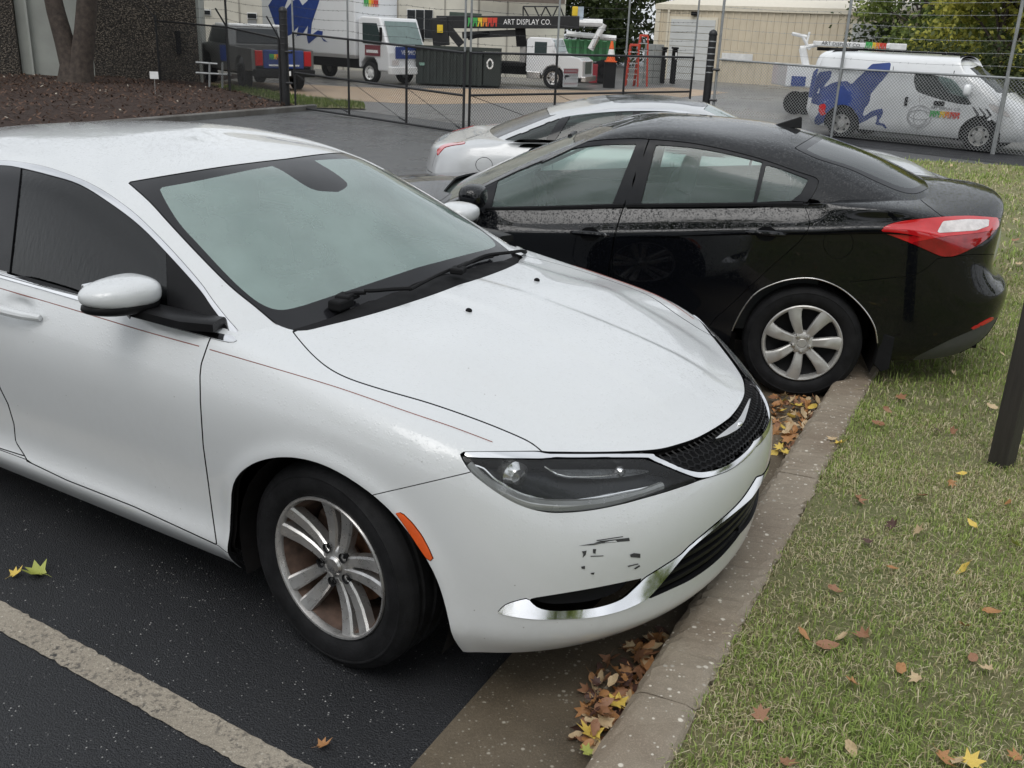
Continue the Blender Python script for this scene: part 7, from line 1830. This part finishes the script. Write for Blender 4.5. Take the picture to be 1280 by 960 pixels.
# bucket lift lorry behind the crane lorry
BL = empty('lift_lorry', (2.4, 39, 0)); tag(BL, 'white articulated lift arm with yellow bucket above a green tipper body', 'lift')
o_ = np.array(BL.location)
def bar(par, nm, p, q, Y, r, mat):
    o = np.array(par.location); a = at_depth(p, Y)-o; b = at_depth(q, Y)-o; mb = MB(); mb.tube([tuple(a), tuple(b)], r, 8); return mb.build(nm, mat, par)
bar(BL, 'lift_arm', (722, 28), (753, 29), 39, .14, M['white_plain']); bar(BL, 'lift_arm', (755, 30), (738, 62), 39, .12, M['white_plain']); bar(BL, 'lift_arm', (708, 42), (770, 48), 39.3, .10, M['white_plain']); bar(BL, 'lift_ram', (748, 45), (742, 58), 38.9, .07, M['dull_chrome'])
far_box('bucket', (716, 8), (722, 20), 38.8, .5, M['logo_yellow'], BL, .02); far_box('bucket_liner', (722, 8), (729, 25), 38.9, .5, flat('pale_blue', (.42, .50, .58), .5), BL, .02); bar(BL, 'mast', (722, 24), (722, 40), 39, .06, M['matt_black'])
far_box('tipper_body', (700, 49), (768, 78), 39.6, 2.0, flat('tip_green', (.06, .20, .085), .6), BL, .03)
for k in range(7): far_box('body_rib', (702+k*9.5, 49), (704+k*9.5, 78), 39.5, .1, flat('tip_green2', (.07, .24, .10), .6), BL, .0)
far_box('undercarriage', (705, 78), (765, 100), 39.8, 1.6, M['matt_black'], BL); far_box('outrigger', (738, 80), (746, 104), 38.7, .25, M['logo_red'] if False else flat('deep_red', (.30, .02, .03), .5), BL, .02)
for px in (716, 752): a = at_depth((px, 104), 39.9); simple_wheel(BL, (a[0]-2.4, .6, .45), .45, .3, sgn=-1, mat='matt_black')
# ------------------------------------------------------------------ yard clutter and planting
M['skip'] = flat('skip', (.022, .030, .027), .6, var=.25, scale=2)
SK = empty('skip_container', (-3.6, 33.4, 0)); tag(SK, 'long dark green open skip in front of the crane lorry', 'skip')
a = at_depth((520, 58), 33.4); b = at_depth((602, 108), 33.4); c = at_depth((626, 63), 33.4); o = np.array(SK.location); zt = a[2]
mb = MB(); mb.b2((a[0]-o[0], 0, .06), (b[0]-o[0], 1.9, zt)); mb.build('skip_body', M['skip'], SK, bevel=.02)
mb = MB(); mb.b2((b[0]-o[0]+.02, .1, .06), (c[0]-o[0], 1.7, zt-.1)); mb.build('skip_end', M['skip'], SK, bevel=.03)
for k in range(9): x = a[0]-o[0]+.15+k*(b[0]-a[0]-.2)/9; mb = MB(); mb.b2((x, -.06, .08), (x+.08, 0.0, zt)); mb.build('skip_rib', M['skip'], SK)
mb = MB(); mb.b2((a[0]-o[0]-.03, -.09, zt-.06), (c[0]-o[0]+.03, .0, zt+.05)); mb.build('skip_rim', M['skip'], SK)
p = at_depth((612.5, 80), 33.2)-o; mb = MB(); mb.tube([(p[0]+.09*math.cos(t), p[1]-.02, p[2]+.14*math.sin(t)) for t in np.linspace(0, 6.283, 17)], .03, 5, caps=False); mb.build('white_emblem', M['white_plain'], SK)
mb = MB(); p = at_depth((527, 80), 33.2)-o; mb.box((p[0], p[1]+.1, p[2]), (.16, .02, .09)); mb.build('skip_label', flat('label_green', (.20, .34, .28), .6), SK)
# red folding ladders
for k, (p0, p1, lab) in enumerate((((784, 56), (789, 108), 'red fibreglass stepladder standing folded beside the grey block stack'), ((792, 44), (800, 108), 'tall red fibreglass stepladder standing folded behind its shorter twin'))):
    L = empty('stepladder', (*ground((p1[0], 108))[:2], 0)); tag(L, lab, 'ladder', 'red stepladders in the yard'); o = np.array(L.location); Y = o[1]+k*.3; W = .5
    zt = at_depth((p0[0]+3, p0[1]), Y)[2]; lr = flat('ladder_red', (.48, .055, .03), .5)
    for s in (-1, 1):
        mb = MB(); mb.box((s*.20, 0, zt/2), (.06, .09, zt), M=Matrix.Rotation(-s*.06, 3, 'Y')); mb.build('stile', lr, L)
        mb = MB(); mb.box((s*.18+.05, .22, zt/2), (.045, .05, zt*.98), M=Matrix.Rotation(-s*.06, 3, 'Y')); mb.build('rear_stile', lr, L)
    for j in range(6): z = .25+j*(zt-.4)/5.5; mb = MB(); mb.box((0, 0, z), (.40-.10*z/zt, .10, .03)); mb.build('tread', M['dull_chrome'], L)
    mb = MB(); mb.box((0, .1, zt), (.30, .28, .08)); mb.build('top_cap', lr, L, bevel=.01)
# block stack, bins, cone, plough
BK = empty('block_stack', (*ground((815, 105))[:2], 0)); tag(BK, 'stack of grey concrete blocks against the metal building', 'blocks'); o = np.array(BK.location); zt = at_depth((815, 55), o[1])[2]; gm = flat('block_grey', (.27, .28, .27), .85, var=.15, scale=3); n = 6; h = zt/n
for j in range(n):
    for i in range(2): mb = MB(); mb.b2((-.35+i*.36+(.0 if j % 2 else .0), 0, j*h+.005), (-.35+i*.36+.35, .5, (j+1)*h-.008)); mb.build('block', gm, BK, bevel=.01)
for k, (x0, x1) in enumerate(((824, 834), (835, 846))):
    a = ground((x0, 106)); Bn = empty('rubbish_bin', (a[0], 40.5, 0)); tag(Bn, ('tall black wheeled bin next to the grey block stack', 'tall black wheeled bin next to the white roll-up door')[k], 'bin', 'black bins by the roll-up door'); o = np.array(Bn.location); q = at_depth((x1, 59), 40.5); p = at_depth((x0, 106), 40.5)
    mb = MB(); mb.b2((0.03, 0, .06), (q[0]-p[0]-.02, .5, q[2]-.08)); mb.build('bin_body', M['matt_black'], Bn, bevel=.03); mb = MB(); mb.b2((0, -.05, q[2]-.08), (q[0]-p[0], .55, q[2])); mb.build('bin_lid', M['black_trim'], Bn, bevel=.02)
    mb = MB(); mb.b2((.1, -.006, q[2]-.45), (.16, .0, q[2]-.2)); mb.build('bin_label', M['white_plain'], Bn)
CN = empty('traffic_cone', (*ground((761, 110))[:2], 0)); tag(CN, 'tall orange and white cone hung beside the lift lorry', 'cone'); o = np.array(CN.location); oc = flat('cone_orange', (.75, .12, .02), .6)
z0 = at_depth((761, 76), o[1])[2]; z1 = at_depth((761, 51), o[1])[2]; mb = MB(); mb.box((0, 0, z0-.02), (.42, .42, .04)); mb.build('cone_base', oc, CN, bevel=.01); mb = MB(); H = z1-z0; mb.lathe([(.17, z0), (.125, z0+.3*H), (.085, z0+.62*H), (.04, z1), (.001, z1)], 18, 'z'); mb.build('cone_body', oc, CN)
mb = MB(); mb.lathe([(.128, z0+.3*H), (.092, z0+.58*H)], 18, 'z'); mb.build('cone_band', M['white_plain'], CN); mb = MB(); mb.b2((-.2, -.15, 0), (.2, .3, z0-.045)); mb.build('cone_stand', M['matt_black'], CN)
PL = empty('snow_plough', (*ground((897, 97))[:2], 0)); tag(PL, 'yellow snow plough blade standing on the yard by the tan wall', 'plough'); mb = MB(); mb.prism([(0, .1), (-.18, .35), (-.16, .75), (.02, .98), (.05, .95), (-.11, .74), (-.13, .36), (.05, .1)], -1.0, 1.0, 'x' if False else 'y'); mb.rotate(Matrix.Rotation(math.radians(75), 3, 'Z')); mb.build('blade', M['logo_yellow'], PL)
for s in (-.6, .6): mb = MB(); mb.box((s*.95, .3, .35), (.1, .5, .5)); mb.build('push_arm', M['matt_black'], PL)
mb = MB(); mb.box((0, .25, .06), (2.1, .35, .12)); mb.build('skid', flat('plough_brown', (.12, .08, .06), .8), PL)
# pipe barrier, little sign in the bed, dark sign post on the lawn
PB = empty('pipe_barrier', (*ground((272, 114))[:2], 0)); tag(PB, 'low galvanised two-rail pipe barrier in front of the pickup', 'barrier'); o = np.array(PB.location); Y = o[1]
for px in (262, 278): bar(PB, 'barrier_post', (px, 78), (px, 112), Y, .03, M['galv'])
bar(PB, 'barrier_rail', (245, 78), (272, 80), Y, .03, M['galv']); bar(PB, 'barrier_rail', (245, 91), (289, 93.5), Y, .03, M['galv'])
g = ground((194, 117), .15); SG = empty('bed_sign', tuple(g)); tag(SG, 'small white notice on a thin stake in the mulch bed', 'sign'); a = at_depth((193, 94), g[1])-g
mb = MB(); mb.tube([(0, 0, -.1), tuple(a)], .008, 6); mb.build('stake', M['dull_chrome'], SG); mb = MB(); mb.box((a[0], a[1]-.02, a[2]), (.19, .012, .16), rz=.1); mb.build('notice', M['white_plain'], SG)
g = ground((1251, 581), .11); DP = empty('timber_post', (g[0], g[1], .08)); tag(DP, 'dark square timber post standing in the lawn beside the black sedan', 'post')
def timber():
    m, nt, b, o = new_mat('timber'); co = coords(nt); mp_ = _n(nt, 'ShaderNodeMapping'); mp_.inputs['Scale'].default_value = (40, 40, 3); nt.links.new(co, mp_.inputs['Vector'])
    nt.links.new(mixc(nt, noise(nt, mp_.outputs[0], 1.0, 6, .7), (.008, .007, .006), (.055, .048, .042)), b.inputs['Base Color']); b.inputs['Roughness'].default_value = .6; bump(nt, b, noise(nt, mp_.outputs[0], 1.5, 6, .7), .6, .006); return m
mb = MB(); mb.box((0, 0, .62), (.085, .085, 1.36), rz=.62); mb.build('post_shaft', timber(), DP, bevel=.004); mb = MB(); mb.box((0, 0, 1.31), (.10, .10, .03), rz=.62); mb.build('post_cap', timber(), DP, bevel=.004)

# trees
M['bark'] = flat('bark', (.055, .042, .034), .9, var=.4, scale=9, bmp=.9, bscale=40)
def leaf_cloud(name, centres, radii, n, size, c_lo, c_hi, parent, org):
    """many small leaf faces through the crown's clumps"""
    P = []; sh = []
    w = np.array([r[0]*r[1]*r[2] for r in radii])**.8; w /= w.sum()
    for c, r, k in zip(centres, radii, (w*n).astype(int)):
        u = RNG.normal(0, 1, (k, 3)); u /= np.linalg.norm(u, axis=1, keepdims=True); q = u*(RNG.random((k, 1))**.45)
        P.append(np.array(c)+q*np.array(r)*(1+.25*RNG.normal(0, 1, (k, 1)))); sh.append(RNG.normal(0, .16)+.0*q[:, 2])
        sh[-1] = np.full(k, sh[-1])
    P = np.concatenate(P); sh = np.concatenate(sh); n = len(P)
    a = RNG.normal(0, 1, (n, 3)); a /= np.linalg.norm(a, axis=1, keepdims=True); b = np.cross(a, RNG.normal(0, 1, (n, 3))); b /= np.linalg.norm(b, axis=1, keepdims=True)
    s = size*RNG.uniform(.6, 1.4, (n, 1)); V = np.stack([P-a*s, P+b*s*.55, P+a*s, P-b*s*.55], 1).reshape(-1, 3); F4 = np.arange(n*4).reshape(-1, 4)
    t = np.clip(RNG.random((n, 1))*.8+.1+sh[:, None], 0, 1); col = np.array([c_lo])*(1-t)+np.array([c_hi])*t
    return mesh_np(name, V-np.array(org), F4, np.repeat(col, 4, 0), M['leaf'], parent)
def tree(name, label, loc, h, crown_r, n, size, c_lo, c_hi, group=None, trunk=.16, low=.3, seed=0, vis=True):
    r = np.random.default_rng(seed); root = empty(name, loc); tag(root, label, 'tree', group); loc = np.array(loc)
    mb = MB(); top = np.array([r.normal(0, .2), r.normal(0, .2), h*.72]); pts = [(0, 0, -.15), (.03, .02, h*.2), tuple(top*.6), tuple(top)]
    mb.tube(pts, [trunk*1.25, trunk, trunk*.7, trunk*.25], 10)
    C = []; R = []
    for k in range(16):
        a = k*2.4+r.uniform(0, .5); t = r.uniform(low, 1.0); rr = crown_r*math.sqrt(max(.06, 1-abs(t-.55)**1.6*2.2))*r.uniform(.35, .95)
        p = np.array([rr*math.cos(a), rr*math.sin(a), h*t]); base = np.array(top)*min(.95, max(.25, t*.8)); mb.tube([tuple(base), tuple((base+p)/2+np.array([0, 0, .15])), tuple(p)], [trunk*.38, trunk*.22, trunk*.08], 6)
        C.append(loc+p); q = crown_r*r.uniform(.30, .52); R.append((q, q, q*r.uniform(.6, .85)))
    mb.build('trunk', M['bark'], root); leaf_cloud('crown', C, R, n, size, c_lo, c_hi, root, loc); return root
# twin trunk by the building
g = ground((94, 104), .15); TW = empty('twin_trunk_tree', tuple(g)); tag(TW, 'bare-looking tree with two trunks forking from the mulch bed', 'tree'); Y = g[1]
def px_tube(nm, pts, rad, par):
    mb = MB(); o = np.array(par.location); mb.tube([tuple(at_depth(p, Y)-o) for p in pts], rad, 14); return mb.build(nm, M['bark'], par)
px_tube('trunk', [(92, 107), (90, 95), (88, 80), (80, 50), (70, 15), (60, -30), (40, -110)], [.42, .34, .26, .235, .22, .20, .14], TW); px_tube('trunk', [(99, 107), (100, 95), (102, 75), (106, 40), (109, 0), (111, -50), (118, -130)], [.42, .34, .28, .25, .24, .22, .14], TW)
px_tube('side_branch', [(72, 20), (60, 3), (48, -30)], [.06, .05, .03], TW)
leaf_cloud('crown', [g+np.array([dx, dy, z]) for dx, dy, z in ((-1.5, 0, 5.2), (1, .5, 5.6), (-.3, -1.2, 6.3), (.6, 1.5, 6.6), (-2.2, 1, 6.2), (2.2, -.6, 6.2), (0, 0, 7.4))], [(1.5, 1.5, .8)]*7, 5000, .09, (.03, .05, .012), (.12, .15, .04), TW, g)
DK = ((.018, .030, .010), (.075, .10, .03)); YG = ((.14, .17, .03), (.62, .58, .13)); GR = ((.07, .11, .025), (.34, .40, .11))
gb = 'trees behind the vans'
for k, (x, y, h, cr, n, c, lab) in enumerate(((14.9, 37.5, 7.0, 2.6, 9000, GR, 'green tree overlapping the end of the tan metal building'), (14.2, 31, 5.6, 2.2, 10000, YG, 'yellow-green tree in autumn colour behind the nose of the white van'), (16.2, 34.5, 9, 3.3, 11000, GR, 'tall green tree rising behind the yellow-green one'), (17.0, 29.5, 7.5, 3.0, 10000, YG, 'broad yellowing tree furthest along the fence past the vans'), (18.8, 33, 9.5, 3.3, 9000, GR, 'tall green tree standing behind the broad yellowing one'), (15.5, 41, 11, 3.6, 8000, DK, 'dark tree looming at the back past the vans'))):
    tree('leafy_tree', lab, (x, y, 0), h, cr, n, .10, *c, group=gb, low=.12, seed=20+k)
for k, (x, y, h, cr, lab) in enumerate(((5.2, 62, 9, 3.6, 'dark evergreen tree behind the tan building end'), (1.8, 64, 10, 3.8, 'dark evergreen tree behind the lift lorry bucket'), (8.6, 66, 10, 3.8, 'dark evergreen tree rising over the tan building roof'))):
    tree('evergreen_tree', lab, (x, y, 0), h, cr, 7000, .16, *DK, group='dark trees beyond the yard', low=.06, seed=50+k)
# ivy-grown hedge behind the vans
HG = empty('hedge', (13, 29, 0)); tag(HG, 'tall overgrown green hedge behind the white vans', 'hedge'); cs = []; rs = []
for k in range(16):
    t = k/15; cs.append(np.array([11.5+9*t, 30.5-8.5*t, .9+.5*RNG.random()])); rs.append((1.0, .9, 1.1))
leaf_cloud('foliage', cs, rs, 14000, .075, (.025, .04, .012), (.12, .14, .05), HG, (13, 29, 0))
for c in cs: mb = MB(); mb.tube([tuple(c-np.array([13, 29, c[2]+.05])), tuple(c-np.array([13, 29, 0]))], [.04, .02], 5); mb.build('stem', M['bark'], HG)
# unseen trees added around the car park for the cars to reflect
for k, (x, y, h, cr, lab) in enumerate(((25, 8.5, 9, 3.6, 'unseen broad tree added for reflections on the open lawn well past the timber post'), (23, -2.5, 9, 3.6, 'unseen broad tree added for reflections on the lawn corner furthest from the fence'), (8, -11, 13, 4.6, 'unseen tall tree added for reflections at the car park edge opposite the timber post'), (-3, -12, 15, 5.2, 'unseen tall tree added for reflections at the car park edge opposite the white sedan'), (-13, -9, 15, 5.2, 'unseen tall tree added for reflections at the car park edge past the white sedan tail'))):
    tree('reflection_tree', lab, (x, y, 0), h, cr, 6500, .19, *GR, group='unseen trees added for reflections', low=.22, seed=80+k)
# ------------------------------------------------------------------ fallen leaves
def leaf_meshes():
    out = {}
    cols = {'brown': ((.20, .085, .04), (.38, .20, .11)), 'orange': ((.30, .12, .04), (.50, .27, .11)), 'tan': ((.42, .29, .15), (.66, .52, .33)), 'yellow': ((.55, .36, .04), (.80, .62, .16)), 'dark': ((.05, .022, .016), (.12, .06, .045)), 'green': ((.20, .26, .05), (.52, .52, .12))}
    for cn, (a, b) in cols.items():
        m, nt, bs, o = new_mat('leaf_'+cn); co = coords(nt)
        nt.links.new(mixc(nt, noise(nt, co, 30, 5, .7), a, b), bs.inputs['Base Color']); bs.inputs['Roughness'].default_value = .45; bump(nt, bs, noise(nt, co, 80, 4), .4, .002)
        for v in range(5):
            r = np.random.default_rng(hash(cn) % 97 if False else len(cn)*13+v); mb = MB(); L = []
            lob = [(0, 1.0), (20, .55), (42, .92), (66, .45), (92, .72), (125, .35), (160, .42), (180, .18)]
            if v >= 2: lob = [(0, 1.0), (15, .80), (35, .58), (60, .46), (95, .40), (130, .40), (160, .50), (180, .55)]
            ang = [a_ for a_, _ in lob]+[360-a_ for a_, _ in lob[-2:0:-1]]; rad = [q for _, q in lob]+[q for _, q in lob[-2:0:-1]]
            curl = r.uniform(.5, 1.7); tw = r.uniform(-.5, .5); P = []
            for k, (an, q) in enumerate(zip(ang, rad)):
                t = math.radians(an); q = q*r.uniform(.85, 1.12)
                for f in (.5, 1.0):
                    x = q*f*math.cos(t); y = q*f*math.sin(t); z = curl*.45*y*y+.35*curl*max(0, x-.2)**2+tw*x*y*.5+r.normal(0, .035)*f; P.append((x, y, z))
            n = len(ang); vs = [(0, 0, 0)]+P; fs = []
            for k in range(n):
                a0, a1 = 1+2*k, 1+2*((k+1) % n); fs += [(0, a0, a1), (a0, a0+1, a1+1, a1)]
            mb.add(vs, fs, True)
            mb.tube([(-.15, 0, .0), (-.6, .05, .06), (-.95, .14, .02)], [.018, .014, .012], 4)
            me = bpy.data.meshes.new('leaf'); me.from_pydata(mb.v, [], mb.f); me.polygons.foreach_set('use_smooth', mb.sm); me.materials.append(m); out[(cn, v)] = me
    return out
LEAF = leaf_meshes()
def drop_leaf(p, size, colour, label, group, v=None, tilt=.25, rz=None, flip=False):
    o = bpy.data.objects.new('fallen_leaf', LEAF[(colour, int(RNG.integers(0, 5)) if v is None else v)]); COL.objects.link(o)
    o.location = tuple(float(q) for q in p); o.rotation_euler = (float(RNG.normal(0, tilt))+(math.pi if flip else 0), float(RNG.normal(0, tilt)), float(RNG.uniform(0, 6.28)) if rz is None else rz); o.scale = (size,)*3
    tag(o, label, 'leaf', group); return o
lawn_l = [(1151, 619, 'brown'), (1217, 656, 'yellow'), (1260, 629, 'orange'), (1146, 664, 'tan'), (1086, 677, 'dark'), (1117, 656, 'dark'), (1072, 623, 'brown'), (1189, 602, 'orange'), (1206, 709, 'yellow'), (1114, 709, 'orange'), (1042, 735, 'brown'), (1236, 763, 'orange'), (1003, 790, 'orange'), (1029, 806, 'brown'), (1054, 795, 'tan'), (1080, 795, 'brown'), (1127, 834, 'orange'), (1146, 846, 'tan'), (1217, 821, 'brown'), (1236, 836, 'tan'), (1067, 853, 'orange'), (1063, 932, 'tan'), (1176, 945, 'orange'), (1196, 953, 'tan'), (1211, 951, 'yellow'), (1271, 945, 'orange'), (1207, 782, 'orange'), (950, 896, 'brown'), (982, 953, 'brown'), (1271, 681, 'green'), (1193, 467, 'tan'), (1126, 497, 'brown'), (1108, 511, 'brown'), (1100, 530, 'brown'), (1173, 538, 'dark'), (1191, 540, 'brown'), (1254, 443, 'tan'), (1242, 509, 'tan'), (1276, 532, 'yellow'), (1203, 592, 'yellow'), (1230, 437, 'brown'), (1200, 250, 'tan'), (1190, 207, 'tan'), (1235, 215, 'tan'), (1262, 236, 'tan'), (1225, 258, 'yellow'), (1270, 275, 'tan'), (1275, 330, 'tan'), (1268, 300, 'brown')]
cl = {'brown': 'curled brown dead leaf lying on the lawn', 'orange': 'small orange dead leaf lying on the lawn', 'tan': 'pale tan dead leaf lying on the lawn', 'yellow': 'bright yellow fallen leaf lying on the lawn', 'dark': 'dark wet leaf pressed into the lawn', 'green': 'greenish yellow leaf lying on the lawn'}
for x, y, c in lawn_l:
    g = ground((x, y), .138); s = {'yellow': .040, 'brown': .044, 'tan': .040, 'orange': .036, 'dark': .04, 'green': .048}[c]*RNG.uniform(.75, 1.1)*(1.0 if y > 400 else 1.3)
    drop_leaf(g, s, c, cl[c], c+' leaves on the lawn', tilt=.35)
adj = {'brown': 'curled brown', 'orange': 'orange-brown', 'tan': 'pale tan', 'dark': 'dark wet', 'yellow': 'yellow'}
def heap(poly, n, label, group, wts, zmax, smin=.026, smax=.046):
    poly = np.array(poly, float); lo, hi = poly.min(0), poly.max(0); k = 0; names = list(wts); w = np.array([float(wts[q]) for q in names]); w /= w.sum()
    while k < n:
        q = lo+(hi-lo)*RNG.random(2)
        if dist_poly(q[None], poly)[0] > -1: continue
        d = -dist_poly(q[None], poly)[0]; g = ground(q, .015+zmax*RNG.random()*min(1, d/14)); c = names[int(RNG.choice(len(names), p=w))]
        drop_leaf(g, RNG.uniform(smin, smax), c, label % adj[c], adj[c]+' '+group, tilt=.55, flip=RNG.random() < .35); k += 1
heap([(716, 930), (738, 944), (766, 905), (800, 862), (838, 802), (828, 786), (790, 800), (748, 828), (736, 860), (726, 892)], 120, '%s leaf in the gutter heap below the white front bumper', 'leaves heaped below the white bumper', {'brown': 4, 'orange': 4, 'tan': 3, 'dark': 1.5}, .05)
heap([(962, 572), (985, 568), (1006, 545), (1026, 512), (1036, 496), (1000, 488), (966, 494)], 110, '%s leaf in the gutter heap by the black sedan wheel', 'leaves heaped by the black wheel', {'brown': 3, 'orange': 5, 'tan': 4, 'yellow': 1}, .05)
for (x, y), c, s, lab in (((740, 918), 'yellow', .056, 'large yellow five-lobed leaf on top of the gutter heap below the white bumper'), ((773, 880), 'yellow', .05, 'folded yellow leaf half way up the gutter heap below the white bumper'), ((758, 905), 'tan', .045, 'pale tan leaf tucked behind the large yellow leaf in the gutter'), ((997, 507), 'yellow', .055, 'bright yellow leaf lying nearest the black sedan tyre'), ((984, 566), 'yellow', .045, 'golden leaf at the foot of the heap by the white grille'), ((735, 940), 'green', .03, 'small green leaf at the tip of the gutter heap'), ((968, 497), 'brown', .05, 'broad brown leaf lying apart under the black sedan sill')):
    drop_leaf(ground((x, y), .045), s, c, lab, None, v=0, tilt=.2, rz=2.2)
for (x, y), c, s, lab, rz in (((48, 716), 'green', .062, 'yellow-green leaf with a long stalk lying on the asphalt beside the white door', math.pi-.2), ((18, 718), 'yellow', .034, 'small yellow leaf lying on the asphalt by the green one', 1.0), ((402, 932), 'orange', .030, 'lone orange leaf on the asphalt beside the bay line', .6)):
    drop_leaf(ground((x, y), .012), s, c, lab, None, v=1, tilt=.12, rz=rz)
for (x, y), c, lab in (((1040, 548), 'tan', 'pale leaf lying on top of the kerb'), ((1048, 554), 'yellow', 'small yellow leaf at the lawn edge of the kerb')):
    drop_leaf(ground((x, y), .14), .04, c, lab, None, tilt=.2)
